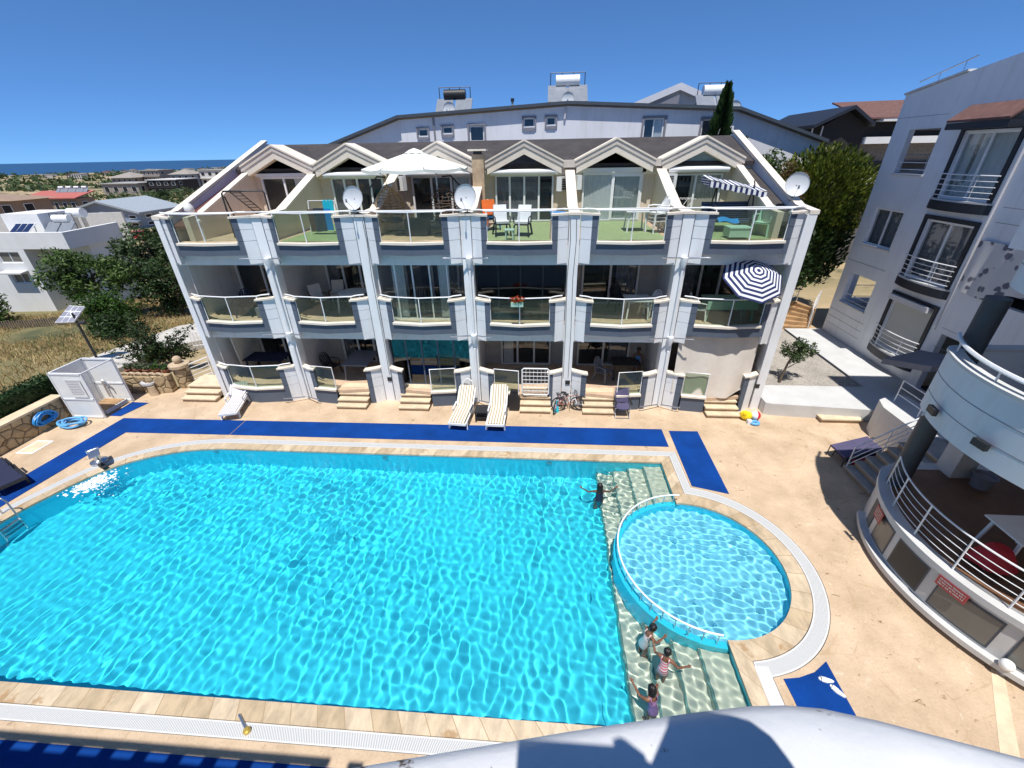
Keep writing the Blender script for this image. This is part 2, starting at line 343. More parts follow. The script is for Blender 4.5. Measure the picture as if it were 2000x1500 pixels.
k = mixc(t, ramp(t, n2.outputs['Fac'], [(.60, (0, 0, 0)), (.72, (.6, .6, .6))]).outputs[0], k, (.78, .68, .52))
nd = tex(t, 'Noise', v, Scale=2.2, Detail=4.); ad = N(t, 'Math', operation='ADD'); sc_ = N(t, 'Math', operation='MULTIPLY'); t.links.new(nd.outputs['Fac'], sc_.inputs[0]); sc_.inputs[1].default_value = .05
t.links.new(vo.outputs['Distance'], ad.inputs[0]); t.links.new(sc_.outputs[0], ad.inputs[1])
k = mixc(t, ramp(t, ad.outputs[0], [(.020, (.55, .55, .55)), (.032, (0, 0, 0))]).outputs[0], k, (.40, .27, .15))
t.links.new(k, b.inputs['Base Color']); b.inputs['Roughness'].default_value = .72; bump(t, b, n2.outputs['Fac'], .35, .02)
def holed(name, m, outer, hole, z, th=.1):
    o3 = [Vector((x, y, z)) for x, y in outer]; h3 = [Vector((x, y, z)) for x, y in hole]
    tri = tessellate_polygon([o3, h3]); V = o3 + h3; bb = MB(); bb.v = [tuple(p) for p in V]; bb.f = [tuple(q) for q in tri]
    n = len(o3); k = len(V); bb.v += [(p.x, p.y, z - th) for p in V]
    for a, c in ((0, n), (n, len(V))):
        for i in range(c - a): bb.f.append((a + i, a + (i + 1) % (c - a), k + a + (i + 1) % (c - a), k + a + i))
    return tag(bb.build(name, m), kind='structure')
holed('pool_deck', 'deck_stone', [(-18.5, -12), (14.7, -12), (14.7, 15), (-18.5, 15)], outline(.575), 0)
# ---------------------------------------------------------------- basin, steps
mat('pool_tile', (.03, .62, .77), .4, 0, .04, 1.); mat('wading_tile', (.24, .69, .84), .4, 0, .04, 1.)
m, t, b = nodes('step_tile'); v = coord(t); br = tex(t, 'Noise', v, Scale=2.5, Detail=6.)
t.links.new(mixc(t, br.outputs['Fac'], (.45, .48, .38), (.66, .64, .50)), b.inputs['Base Color']); b.inputs['Roughness'].default_value = .5
O0 = outline(.02); bs = MB()
bs.strip([(x, y, -.03) for x, y in O0], [(x, y, -1.4) for x, y in O0], True); bs.poly([(-15.5, 3.3, -1.3), (2.2, 3.3, -1.3), (2.2, 11.2, -1.3), (-15.5, 11.2, -1.3)])
receive(tag(bs.build('pool_basin', 'pool_tile'), kind='structure'))
RW = 2.06
def yc(x): return math.sqrt(max(RW * RW - (x - CX) ** 2, 0))
STEPX = [(1.86, -.92), (2.36, -.72), (2.84, -.52), (3.32, -.32)]
st = MB()
for i, (x, z) in enumerate(STEPX):
    x2 = STEPX[i + 1][0] if i < 3 else 3.91
    for sg, ye in ((1, 10.89), (-1, 3.59)):
        xa = [x + (x2 - x) * q / 6 for q in range(7)]
        st.prism([(x, ye), (x2, ye)][::1] + [(q, CY + sg * yc(q)) for q in xa[::-1]], -1.35, z)
receive(tag(st.build('pool_steps', 'step_tile'), kind='structure'))
ng = MB()
for i, (x, z) in enumerate(STEPX):                          # dark nosing strip on each tread
    for sg, ye in ((1, 10.88), (-1, 3.6)):
        a, b_ = sorted((ye, CY + sg * (yc(x + .03) + .01))); ng.box(x - .004, a, z - .05, x + .045, b_, z + .004)
mat('nosing', (.10, .22, .20), .5); receive(tag(ng.build('step_nosing', 'nosing'), kind='structure'))
wp = MB(); A0 = [92 + 176 * i / 60 for i in range(61)]
inn = [(CX + 1.9 * math.cos(math.radians(a)), CY + 1.9 * math.sin(math.radians(a))) for a in A0]; out = [(CX + 2.05 * math.cos(math.radians(a)), CY + 2.05 * math.sin(math.radians(a))) for a in A0]
wp.strip([(x, y, -.6) for x, y in inn], [(x, y, -.10) for x, y in inn]); wp.strip([(x, y, -.10) for x, y in inn], [(x, y, -.10) for x, y in out]); wp.strip([(x, y, -.10) for x, y in out], [(x, y, -1.4) for x, y in out])
receive(tag(wp.build('wading_pool_wall', 'pool_tile'), kind='structure'))
receive(tag(MB().poly(arc(CX, CY, 1.96, 0, 354, 59, -.42)).build('wading_pool_floor', 'wading_tile'), kind='structure'))
# ---------------------------------------------------------------- water surface with real ripples
rnd = random.Random(11); W = []; W2 = []
for i in range(54):
    a = rnd.gauss(math.radians(-3), .30) if i < 30 else rnd.uniform(0, 2 * PI); lam = rnd.uniform(.14, .36) if i < 30 else rnd.uniform(.14, .30)
    W.append((math.cos(a) * 2 * PI / lam, math.sin(a) * 2 * PI / lam, rnd.uniform(0, 2 * PI), (.0058 if i < 30 else .0044) * lam * lam / .5 * rnd.uniform(.5, 1)))
for i in range(22):
    a = rnd.gauss(math.radians(60), .6) if i < 11 else rnd.uniform(0, 2 * PI); lam = rnd.uniform(.12, .24)
    W2.append((math.cos(a) * 2 * PI / lam, math.sin(a) * 2 * PI / lam, rnd.uniform(0, 2 * PI), .036 * lam * lam / .5 * rnd.uniform(.5, 1)))
def wave(x, y):
    q = max(.4, min(1.35, noise.noise((x * .24, y * .24, 1)) * .95 + .86)); wx = x + .08 * noise.noise((x * .9, y * .9, 7)); wy = y + .08 * noise.noise((x * .9, y * .9, 9))
    k = smooth(1.35, 2.2, x); h = 0
    if k > 0: h = k * sum(A * math.sin(kx * wx + ky * wy + p) for kx, ky, p, A in W2) * (.85 if math.hypot(x - CX, y - CY) < 2 else .5)
    if math.hypot(x - CX, y - CY) < 2: return -.058 + (.7 + .15 * q) * h
    h += (1 - .5 * k) * sum(A * math.sin(kx * wx + ky * wy + p) for kx, ky, p, A in W)
    for (ex, ey, s_) in ((-13.9, 9.2, .008), (2.2, 4.6, .002), (1.75, 9.6, .002)):      # rings where water falls or children splash
        d = math.hypot(x - ex, y - ey); h += s_ * math.sin(d * 15) * math.exp(-d * .9)
    return -.058 + h * q
O1 = outline(.05)
def inside(x, y, P):
    c = False; j = len(P) - 1
    for i in range(len(P)):
        (xi, yi), (xj, yj) = P[i], P[j]
        if (yi > y) != (yj > y) and x < (xj - xi) * (y - yi) / (yj - yi) + xi: c = not c
        j = i
    return c
wv = []; wf = []
for S_, x0, x1 in ((.028, -15.132, 1.332), (.02, 1.332, 5.95)):      # finer ripples over the shallow steps and the wading pool
    y0, y1 = 3.55, 10.95; nxw, nyw = int(round((x1 - x0) / S_)), int((y1 - y0) / S_); idx = {}
    for j in range(nyw + 1):
        y = y0 + j * S_
        for i in range(nxw + 1):
            x = x0 + i * S_
            if (-10.9 < x < 3.9 and 3.58 < y < 10.9) or inside(x, y, O1): idx[i, j] = len(wv); wv.append((x, y, wave(x, y)))
    for j in range(nyw):
        for i in range(nxw):
            q = [(i, j), (i + 1, j), (i + 1, j + 1), (i, j + 1)]
            if all(a in idx for a in q): wf.append(tuple(idx[a] for a in q))
m = bpy.data.materials.new('pool_water'); m.use_nodes = True; t = m.node_tree; t.nodes.remove(t.nodes['Principled BSDF']); MATS['pool_water'] = m
gl = N(t, 'BsdfGlass', IOR=1.33, Roughness=0.); gl.inputs['Color'].default_value = (.97, 1, 1, 1); t.links.new(gl.outputs[0], t.nodes['Material Output'].inputs[0])
me = bpy.data.meshes.new('water'); me.from_pydata(wv, [], wf); me.materials.append(m)
for p in me.polygons: p.use_smooth = True
water = bpy.data.objects.new('water', me); COL.objects.link(water); tag(water, kind='structure'); water.cycles.is_caustics_caster = True
# ---------------------------------------------------------------- rails in the pool, mats, fittings
t_ = thing('wading_rail', 'curved white handrail on short posts along the round wading pool wall', 'handrail', (CX, CY, 0))
R1 = [(CX + 1.98 * math.cos(math.radians(a)), CY + 1.98 * math.sin(math.radians(a)), .24) for a in [90 + 174 * i / 48 for i in range(49)]]
receive(MB().tube(R1, .022, 8).build('rail', 'white_metal', t_, True))
for a in [94 + 168 * i / 21 for i in range(22)]:
    c, s_ = CX + 1.98 * math.cos(math.radians(a)), CY + 1.98 * math.sin(math.radians(a)); receive(MB().tube([(c, s_, -.10), (c, s_, .22)], .013, 6).build('post', 'steel', t_))
mat('mat_blue', (.002, .045, .235), .85, 0, .25, 1.2, .6, 90., .15)
def rmat(p2, label): return tag(MB().prism(p2, .004, .014).build('rubber_mat', 'mat_blue'), label, 'mat', 'blue mats laid round the pool')
rmat([(-11.2, 11.66), (4.33, 11.70), (4.33, 12.72), (-11.2, 12.58)], 'long straight blue mat along the far side of the pool')
rmat([(-11.23, 11.66), (-11.23, 12.58), (-16.14, 12.53), (-16.45, 8.4), (-16.9, 3), (-15.98, 3), (-15.58, 8.0), (-15.2, 11.62)], 'blue mat bending round the left end of the pool')
rmat([(4.56, 12.63), (5.56, 12.65), (5.49, 9.52), (4.52, 9.80)], 'slanted blue mat beside the corner of the pool steps')
rmat([(-16.86, 12.66), (-16.38, 12.66), (-16.1, 13.66), (-16.86, 13.70)], 'small blue mat at the foot of the white shower cabin')
rmat([(4.67, 4.27), (4.65, 4.58), (4.95, 4.62), (5.3, 4.74), (5.62, 4.95), (5.62, 3.1), (4.67, 3.1)], 'blue mat with a curved edge where two white slippers lie')
rmat([(-15, 1.3), (-2.2, 1.3), (-2.2, 2.76), (-15, 2.76)], 'blue mat in the shade along the near side of the pool')
tag(MB().box(4.2, 3.2, .004, 4.46, 4.78, .012).build('drain_cover', 'grate_white'), 'straight white drain cover strip beside the wading pool and blue mat', 'drain cover')
mh = thing('manhole_cover', 'pale square stone cover set in the deck beside the stone wall', 'manhole cover', (-17.68, 10.6, 0))
MB().box(-18, 10.25, .004, -17.36, 11.0, .012).build('frame', 'white_plastic', mh); MB().box(-17.94, 10.31, .012, -17.42, 10.94, .018).build('lid', 'step_stone', mh)
# water spout at the left curve, with its splash
wt = thing('water_spout', 'white and steel waterfall spout on the left edge of the pool', 'water spout', (-14.4, 9.75, 0))
MB().lathe((-14.55, 9.95, 0), [(.24, 0), (.24, .08), (.1, .14), (.09, .5)], 14).build('base', 'steel', wt, True)
MB().grid(lambda u, v_: (-14.62 + .5 * u + .1 * v_, 9.98 - .42 * u + .28 * v_ - .12, .5 + .18 * math.sin(u * 2.2) - .1 * u), 10, 3).extr([(-14.7, 9.86, .44), (-14.5, 10.1, .44), (-14.5, 10.1, .54), (-14.7, 9.86, .54)], (.05, -.04, 0)).build('blade', 'steel', wt, True)
MB().bar((-14.35, 9.78, .06), (-13.98, 9.62, .06), .12, .1).build('nozzle', 'rubber', wt)
rs = random.Random(5); sp = MB()
for i in range(420):
    a = rs.gauss(0, 1); bq = rs.gauss(0, 1); x, y = -13.85 + a * .32 + .10 * bq, 9.05 + bq * .28 - .1 * a; r = rs.uniform(.008, .035) * (1.6 if abs(a) < .8 else .8)
    if inside(x, y, outline(-.1)): sp.lathe((x, y, -.05 + rs.random() * .05 * math.exp(-a * a)), [(.001, 0), (r, r * .2), (r * .6, r * .5), (.001, r * .6)], 5)
mat('foam', (.8, .85, .88), .5, 0, .02); tag(sp.build('splash', 'foam', smooth=True), 'white splash of foam where the spout meets the pool', 'splash', kind='stuff')
ld_ = thing('pool_ladder', 'steel pool ladder with curved handles at the left edge of the pool', 'pool ladder', (-14.85, 7.4, 0))
for dy in (-.25, .25): receive(MB().tube([(-15.25, 7.4 + dy, 0), (-15.25, 7.4 + dy, .45), (-15.15, 7.4 + dy, .6), (-14.95, 7.4 + dy, .62), (-14.82, 7.4 + dy, .5), (-14.8, 7.4 + dy, -1.0)], .022, 8).build('handle', 'steel', ld_, True))
for z in (-.25, -.5, -.75): receive(MB().box(-14.86, 7.15, z, -14.72, 7.65, z + .03).build('rung', 'steel', ld_))
for x in (-11.2, -5.2, .3):
    tag(MB().lathe((x, 10.86, -.25), [(.07, -.04), (.11, 0), (.07, .05)], 10, 1, .4).build('pool_light', 'white_plastic'), 'round white pool fitting under water at the %s of the far wall' % {-11.2: 'left end', -5.2: 'middle', .3: 'right end'}[x], 'pool fitting', 'fittings on the far pool wall')
tag(MB().prism([(8.65, 5.02), (8.77, 4.88), (6.06, 1.0), (5.6, 1.0)], -.05, .005).build('deck_border', 'step_stone'), kind='structure')
# ---------------------------------------------------------------- the three-storey terrace block across the pool
ab = thing('apartment_building', 'white and grey terraced holiday block of three storeys with six gables facing the pool', 'building', (-2.5, 18, 0))
DIV = [-9.63, -6.10, -2.56, .97, 4.50]; XL, XR = -13.26, 8.30
BAY = [(-11.42, 1.60), (-7.865, 1.567), (-4.33, 1.567), (-.795, 1.567), (2.735, 1.567), (6.32, 1.62)]
LIP = [.68, 3.47, 6.26]; COP = [1.46, 4.24, 7.03]; HEAD = [2.66, 5.44]; FLO = [.6, 3.38, 6.18]
YF = 14.3; YB = 16.7
# columns, with the downpipe run beside columns 1, 3, 5
for i, x in enumerate(DIV): MB().box(x - .17, YF, 0, x + .17, YF + .4, 7.0).build('column', 'white_paint', ab)
for x0, x1 in ((XL, XL + .2), (XR - .3, XR)): MB().box(x0, YF - .02, 0, x1, YF + .4, 6.98).build('column', 'white_paint', ab)
for i in (0, 2, 4):
    x = DIV[i]; p = MB().tube([(x + .06, YF - .07, .1), (x + .06, YF - .07, 2.4)], .045).tube([(x + .06, YF - .07, 2.9), (x + .06, YF - .07, 5.3)], .045)
    for z in (2.95, 5.72): p.lathe((x + .06, YF - .09, z - .35), [(.05, 0), (.12, .25), (.12, .35)], 8)
    dp = p.build('downpipe', 'white_metal', ab, True)
    for z in (.18, 2.95, 5.72):
        for s in (-1, 1): MB().tube([(x + .06 + s * .06, YF - .12, z - .02), (x + s * .62, YF - .42, z + .06), (x + s * .75, YF - .42, z + .06)], .025, 6).build('water_spout', 'steel', ab, True)
for i, dx in ((1, .13), (3, -.14), (3, .05)):               # thin service cables down the columns
    x = DIV[i] + dx; MB().tube([(x, YF - .012, 6.9), (x + .03, YF - .012, 6.2), (x - .02, YF - .012, 5.0), (x + .01, YF - .012, 3.2), (x, YF - .012, 1.2)], .009, 5).build('cable', 'dark_metal', ab)
# side, inner and back walls
for x0, x1, nm in ((XL, XL + .22, 0), (XR - .22, XR, 1)):
    MB().extr([(x0, YF + .4, 0), (x0, 22, 0), (x0, 22, 9.34), (x0, 21.7, 9.34), (x0, 15.3, 7.08), (x0, YF + .4, 7.0)], (x1 - x0, 0, 0)).build('side_wall', 'white_paint', ab)
    MB().extr([(x0 - .03, 15.2, 7.08), (x0 - .03, 21.8, 9.39), (x0 - .03, 21.8, 9.49), (x0 - .03, 15.2, 7.18), (x0 - .03, YF - .03, 7.1), (x0 - .03, YF - .03, 6.98)], (x1 - x0 + .06, 0, 0)).build('sloped_coping', 'cream_trim', ab)
for x in DIV:
    MB().box(x - .1, YF + .4, 0, x + .1, YB, 6.0).build('partition_wall', 'pale_wall', ab)
    MB().extr([(x - .11, YF + .12, 6.15), (x - .11, 19.1, 6.15), (x - .11, 19.1, 8.16), (x - .11, 18.9, 8.16), (x - .11, 15.9, 7.05), (x - .11, YF + .12, 7.0)], (.22, 0, 0)).build('partition_wall', 'cream_paint', ab)
    MB().extr([(x - .18, YF + .1, 7.003), (x - .18, 15.9, 7.053), (x - .18, 18.9, 8.163), (x - .18, 18.9, 8.23), (x - .18, 15.88, 7.12), (x - .18, YF + .1, 7.07)], (.36, 0, 0)).build('wall_cap', 'cream_trim', ab)
XI = (-12.45, 7.42)                                          # inner terrace walls beside the end slopes
for s, x in zip((-1, 1), XI):
    MB().extr([(x - .1, YF + .4, 6.15), (x - .1, 19.1, 6.15), (x - .1, 19.1, 8.3), (x - .1, 15.6, 7.05), (x - .1, YF + .4, 7.0)], (.2, 0, 0)).build('partition_wall', 'cream_paint', ab)
    MB().extr([(x - .13, 15.5, 7.02), (x - .13, 19.15, 8.32), (x - .13, 19.15, 8.40), (x - .13, 15.5, 7.10)], (.26, 0, 0)).build('wall_cap', 'cream_trim', ab)
    a, c = (XL + .22, x - .1) if s < 0 else (x + .1, XR - .22)
    MB().extr([(a, 14.7, 6.72), (a, 22, 9.0), (a, 22, 8.9), (a, 14.7, 6.6)], (c - a, 0, 0)).build('sloped_roof', 'rust_red' if s < 0 else 'roof_felt', ab)
MB().box(XL + .22, YB, 0, XR - .22, YB + .2, 6.0).build('back_wall', 'inner_wall', ab)
MB().box(XL + .22, 19.1, 6.15, XR - .22, 19.3, 8.3).build('terrace_wall', 'cream_paint', ab)
MB().box(XL + .22, 21.9, 0, XR - .22, 22, 9.2).build('rear_wall', 'white_paint', ab)
for k in range(3):
    f = MB(); z = FLO[k]
    f.box(XL + .22, YF + .13, z - .12, XR - .22, YB if k < 2 else 19.1, z)
    for x, h in BAY: f.prism([(x - h + .36, YF + .13), (x - h + .45, YF - .12), (x, YF - .28), (x + h - .45, YF - .12), (x + h - .36, YF + .13)], z - .12, z - .004)
    f.build('floor_slab', 'terrace_tile', ab)
    if k:
        MB().box(XL + .2, YF + .12, LIP[k] - .83, XR - .3, YF + .3, LIP[k] - .2).build('beam', 'white_paint', ab)
        MB().box(XL + .22, YF + .3, LIP[k] - .55, XR - .22, YB, LIP[k] - .42).build('ceiling', 'white_clean', ab)
# terrace carpets
for bi, m_ in ((1, 'green_carpet'), (3, 'green_carpet'), (4, 'green_carpet'), (5, 'green_carpet')):
    x, h = BAY[bi]; MB().box(x - h + .25, YF + .35, 6.19, min(x + h - .25, 7.3), 19.05, 6.20).build('carpet', m_, ab)
# roof
MB().extr([(XL + .22, 19.0, 8.36), (XL + .22, 21.9, 9.30), (XL + .22, 21.9, 9.18), (XL + .22, 19.0, 8.24)], (XR - XL - .44, 0, 0)).build('roof', 'roof_felt', ab)
GX = [-11.02, -7.93, -4.27, -.84, 2.70, 6.02]
def band(x, hw, zb, za, d, th, y0, y1, flat=0):
    """a chevron of depth d following a gable"""
    P = [(x - hw, zb), (x, za), (x + hw, zb)]; Q = [(x + hw, zb - d), (x, za - d * 1.05), (x - hw, zb - d)]
    return MB().extr([(px, y0, pz) for px, pz in P + Q], (0, y1 - y0, 0))
for i, x in enumerate(GX):
    gb = band(x, 1.56, 8.50, 9.24, .06, 0, 18.60, 19.6).build('gable', 'cream_trim', ab)
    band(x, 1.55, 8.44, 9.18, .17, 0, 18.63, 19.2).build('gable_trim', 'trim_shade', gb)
    band(x, 1.48, 8.31, 9.02, .28, 0, 18.66, 19.1).build('gable_frame', 'cream_trim', gb)
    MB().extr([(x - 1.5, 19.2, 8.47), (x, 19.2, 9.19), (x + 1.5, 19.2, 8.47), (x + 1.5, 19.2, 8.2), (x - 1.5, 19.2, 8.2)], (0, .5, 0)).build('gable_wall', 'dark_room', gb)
    MB().extr([(x - 1.50, 19.3, 8.47), (x, 19.3, 9.20), (x + 1.50, 19.3, 8.47)], (0, 2.3, 0)).build('gable_roof', 'roof_felt', gb)
    pn = MB().poly([(x - 1.3, 19.02, 8.2), (x + 1.3, 19.02, 8.2), (x, 19.02, 8.84)]).build('gable_window', 'frost_glass' if i == 5 else 'tint_glass', gb)
    if i == 5: MB().poly([(x - 1.3, 19.08, 8.2), (x + 1.3, 19.08, 8.2), (x, 19.08, 8.84)]).build('blind', 'curtain_white', gb)
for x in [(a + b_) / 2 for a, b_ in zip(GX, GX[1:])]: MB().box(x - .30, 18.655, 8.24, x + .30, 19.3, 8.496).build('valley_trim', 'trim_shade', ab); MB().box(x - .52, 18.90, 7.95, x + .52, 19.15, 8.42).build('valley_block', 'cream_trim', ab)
# sliding doors
def curtain(x0, x1, y, z0, z1, amp=.03, wl=.12):
    n = max(6, int((x1 - x0) / .025)); return MB().grid(lambda u, v: (x0 + u * (x1 - x0), y + amp * math.sin(u * (x1 - x0) / wl * 2 * PI + math.sin(u * 9)) * (.6 + .4 * v), z0 + (z1 - z0) * v), n, 2)
def door(par, x0, x1, y, z0, z1, panes, open_=(), curt=(), cm='curtain_white', fm='white_metal', gm='clear_glass', t=.07):
    d = MB(); d.box(x0, y, z0, x0 + t, y + .09, z1).box(x1 - t, y, z0, x1, y + .09, z1).box(x0 + t, y, z1 - t, x1 - t, y + .09, z1).box(x0 + t, y, z0, x1 - t, y + .09, z0 + .05)
    w_ = (x1 - x0) / panes
    for i in range(1, panes): d.box(x0 + i * w_ - .04, y + .01, z0 + .05, x0 + i * w_ + .04, y + .08, z1 - t)
    o = d.build('sliding_door', fm, par)
    for i in range(panes):
        if i not in open_: MB().box(x0 + i * w_ + .04, y + .04, z0 + .05, x0 + (i + 1) * w_ - .04, y + .05, z1 - t).build('pane', gm, o)
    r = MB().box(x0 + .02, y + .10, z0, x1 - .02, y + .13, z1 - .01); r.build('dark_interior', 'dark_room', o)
    for a, c in curt: curtain(x0 + a * (x1 - x0), x0 + c * (x1 - x0), y + .075, z0 + .06, z1 - t, .012).build('curtain', cm, o)
    return o
Yt = 18.98
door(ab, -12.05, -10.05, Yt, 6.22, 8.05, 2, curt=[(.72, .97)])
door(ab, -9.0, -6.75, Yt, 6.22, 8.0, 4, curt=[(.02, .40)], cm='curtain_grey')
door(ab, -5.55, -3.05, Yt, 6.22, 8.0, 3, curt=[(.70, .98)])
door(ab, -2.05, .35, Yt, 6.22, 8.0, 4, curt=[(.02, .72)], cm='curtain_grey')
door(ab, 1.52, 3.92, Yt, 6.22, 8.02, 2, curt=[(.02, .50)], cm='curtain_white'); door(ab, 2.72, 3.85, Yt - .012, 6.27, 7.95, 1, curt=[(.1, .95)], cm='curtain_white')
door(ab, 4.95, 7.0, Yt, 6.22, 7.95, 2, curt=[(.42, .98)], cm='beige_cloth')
# roller-awning cassettes over the upper doors
for x0, x1 in ((-9.15, -6.6), (-5.75, -3.0), (-2.2, .52), (4.8, 7.1)):
    MB().tube([(x0, 18.78, 8.1), (x1, 18.78, 8.1)], .11, 10).build('awning_roll', 'white_clean', ab, True)
MB().box(-12.2, 18.9, 8.06, -9.95, 19.1, 8.19).build('lintel', 'white_clean', ab); MB().box(1.45, 18.9, 8.03, 3.98, 19.1, 8.2).build('lintel', 'white_clean', ab)
# lower two storeys: doors, windows
for k in (0, 1):
    z0 = FLO[k] + .02; z1 = HEAD[k] - .18
    for bi, (x, h) in enumerate(BAY):
        if (k, bi) in ((1, 3), (0, 5)): continue
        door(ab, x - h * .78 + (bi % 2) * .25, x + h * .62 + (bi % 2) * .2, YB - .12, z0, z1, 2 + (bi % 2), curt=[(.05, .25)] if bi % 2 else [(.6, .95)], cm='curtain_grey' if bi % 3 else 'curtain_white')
# bay 4 first floor: closed off by sliding glass behind the parapet; bay 3: glazed ground floor and curtained first floor
def glaze(x0, x1, y, z0, z1, n, fm, gm):
    d = MB(); w_ = (x1 - x0) / n
    for i in range(n + 1): d.box(x0 + i * w_ - .025, y, z0, x0 + i * w_ + .025, y + .05, z1)
    d.box(x0, y + .003, z1 - .06, x1, y + .047, z1 - .002).box(x0, y + .003, z0 + .002, x1, y + .047, z0 + .05); o = d.build('balcony_glazing', fm, ab)
    for i in range(n): MB().box(x0 + i * w_ + .025, y + .02, z0 + .05, x0 + (i + 1) * w_ - .025, y + .03, z1 - .06).build('pane', gm, o)
    return o
x, h = BAY[3]; glaze(x - h, x + h, YF + .32, FLO[1], HEAD[1], 4, 'dark_metal', 'tint_glass')
x, h = BAY[2]; glaze(x - h, x + h, YF + .32, FLO[1], HEAD[1], 5, 'white_metal', 'clear_glass'); glaze(x - h, x + h, YF + .30, FLO[0], HEAD[0], 5, 'grey_paint', 'tint_glass')
for a, c in ((-5.45, -5.0), (-3.75, -3.35)): curtain(a, c, YF + .5, FLO[1] + .05, HEAD[1] - .05, .04, .14).build('curtain', 'curtain_white', ab)
# balconies: angled parapet cheeks, lip, glass railing
def blocks(p2, z0, z1, bot):
    """wall panel split by two shadow joints below its top"""
    b_ = MB(); zs = [z1]
    for s in (.37, .74):
        if z1 - s > z0: b_.prism(p2, z1 - s + .012, zs[-1]); zs.append(z1 - s)
    b_.prism(p2, z0, zs[-1]); return b_
STEP = {1: (-8.06, -6.84), 2: (-5.55, -4.34), 3: (-.80, .37), 4: (1.58, 2.79), 5: (6.15, 7.34)}
RAILX = {1: (-9.02, -8.12), 2: (-4.26, -3.32), 3: (-1.80, -.86), 4: (2.86, 3.75), 5: (5.28, 6.12)}
def vfront(x, h, t):                                         # Y of the V-shaped front at offset t from the bay centre
    e = h - .50; return YF - .40 + .15 * min(abs(t) / e, 1)
for k in range(3):
    for bi, (x, h) in enumerate(BAY):
        zb = 0 if k == 0 else LIP[k] - .42; z0p = [0, HEAD[0] + .09, HEAD[1] + .09][k]
        e = h - .521; yF = lambda t: vfront(x, h, t)
        xs_ = list(RAILX[bi]) if k == 0 and bi in STEP else [x - e, x, x + e]
        fr = [(q, yF(q - x)) for q in xs_]
        lp = [(fr[0][0] - .02, fr[0][1] - .06)] + ([(x, yF(0) - .06)] if len(fr) == 3 else []) + [(fr[-1][0] + .02, fr[-1][1] - .06)]
        bo = MB().prism(lp + [(q, y + .24) for q, y in lp[::-1]], LIP[k] - .073, LIP[k]).build('balcony', 'cream_trim', ab)
        MB().prism(fr + [(q, y + .14) for q, y in fr[::-1]], zb + .002, LIP[k] - .075).build('front_band', 'grey_paint', bo)
        for s in (-1, 1):
            blocks([(x + s * h, YF + .01), (x + s * (h - .33), YF - .20), (x + s * (h - .33), YF - .06), (x + s * h, YF + .13)], z0p, COP[k] - .002, 0).build('white_panel', 'white_paint', bo)
            blocks([(x + s * (h - .332), YF - .203), (x + s * (h - .52), YF - .253), (x + s * (h - .52), YF - .12), (x + s * (h - .332), YF - .06)], zb, COP[k] - .003, 0).build('grey_panel', 'grey_paint', bo)
            P = [(x + s * (h + .02), YF - .05), (x + s * (h - .32), YF - .25), (x + s * (h - .56), YF - .31), (x + s * (h - .56), YF - .08), (x + s * (h - .30), YF + .02), (x + s * (h + .02), YF + .20)]
            MB().prism(P, COP[k], COP[k] + .06).build('coping', 'cream_trim', bo)
        # glass railing
        zr = COP[k] + .15; pts = [(q, y + .07) for q, y in fr]; r_ = MB()
        if k == 0 and bi in STEP:
            r_.tube([(pts[0][0], pts[0][1], LIP[k]), (pts[0][0], pts[0][1], zr), (pts[1][0], pts[1][1], zr), (pts[1][0], pts[1][1], LIP[k])], .022, 8)
            wall = -1 if abs(pts[0][0] - (x - h)) < abs(pts[1][0] - (x + h)) else 1
        else:
            r_.tube([(x - h + .1, YF - .02, zr + .03), (x - h + .36, YF - .14, zr + .03), (pts[0][0] - .02, pts[0][1] + .01, zr)] + [(a, c, zr) for a, c in pts] + [(pts[2][0] + .02, pts[2][1] + .01, zr), (x + h - .36, YF - .14, zr + .03), (x + h - .1, YF - .02, zr + .03)], .024, 8)
            for a, c in pts: r_.tube([(a, c, LIP[k]), (a, c, zr)], .019, 8)
        r_.build('railing', 'white_metal', bo, True)
        for (a, c), (d, e2) in zip(pts, pts[1:]):
            MB().extr([(a, c, LIP[k] + .05), (d, e2, LIP[k] + .05), (d, e2, zr - .04), (a, c, zr - .04)], (0, .008, 0)).build('pane', 'rail_glass' if (k, bi) not in ((2, 3), (2, 4)) else 'clear_glass', bo)
for i, x in enumerate(DIV):
    MB().box(x - .19, YF - .05, 7.02, x + .19, YF + .3, 7.093).build('column_cap', 'cream_trim', ab)
MB().tube([(-12.9, YF - .02, 7.2), (-11.5, YF - .3, 7.21)] + [(x, YF - .06, 7.2) for x in DIV] + [(7.9, YF - .05, 7.2)], .02, 8).build('top_rail', 'white_metal', ab, True)
# steps up to the ground-floor terraces
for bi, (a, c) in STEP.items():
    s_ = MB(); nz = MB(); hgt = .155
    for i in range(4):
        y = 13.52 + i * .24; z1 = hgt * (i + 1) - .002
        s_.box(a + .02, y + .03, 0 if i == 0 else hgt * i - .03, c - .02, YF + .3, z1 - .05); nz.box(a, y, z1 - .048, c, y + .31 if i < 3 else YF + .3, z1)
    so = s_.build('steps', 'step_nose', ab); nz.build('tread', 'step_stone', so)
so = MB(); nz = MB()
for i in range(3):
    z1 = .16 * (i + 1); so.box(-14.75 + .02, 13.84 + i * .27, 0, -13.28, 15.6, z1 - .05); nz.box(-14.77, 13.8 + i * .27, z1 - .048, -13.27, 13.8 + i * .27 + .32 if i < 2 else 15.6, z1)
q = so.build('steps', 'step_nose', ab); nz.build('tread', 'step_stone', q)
# number plates, vents and the bronze fittings on the pilasters
for x in (-6.0, 1.0, 8.02): MB().box(x - .08, YF - .035, .92, x + .1, YF - .005, 1.08).build('wall_lamp', 'dark_metal', ab)
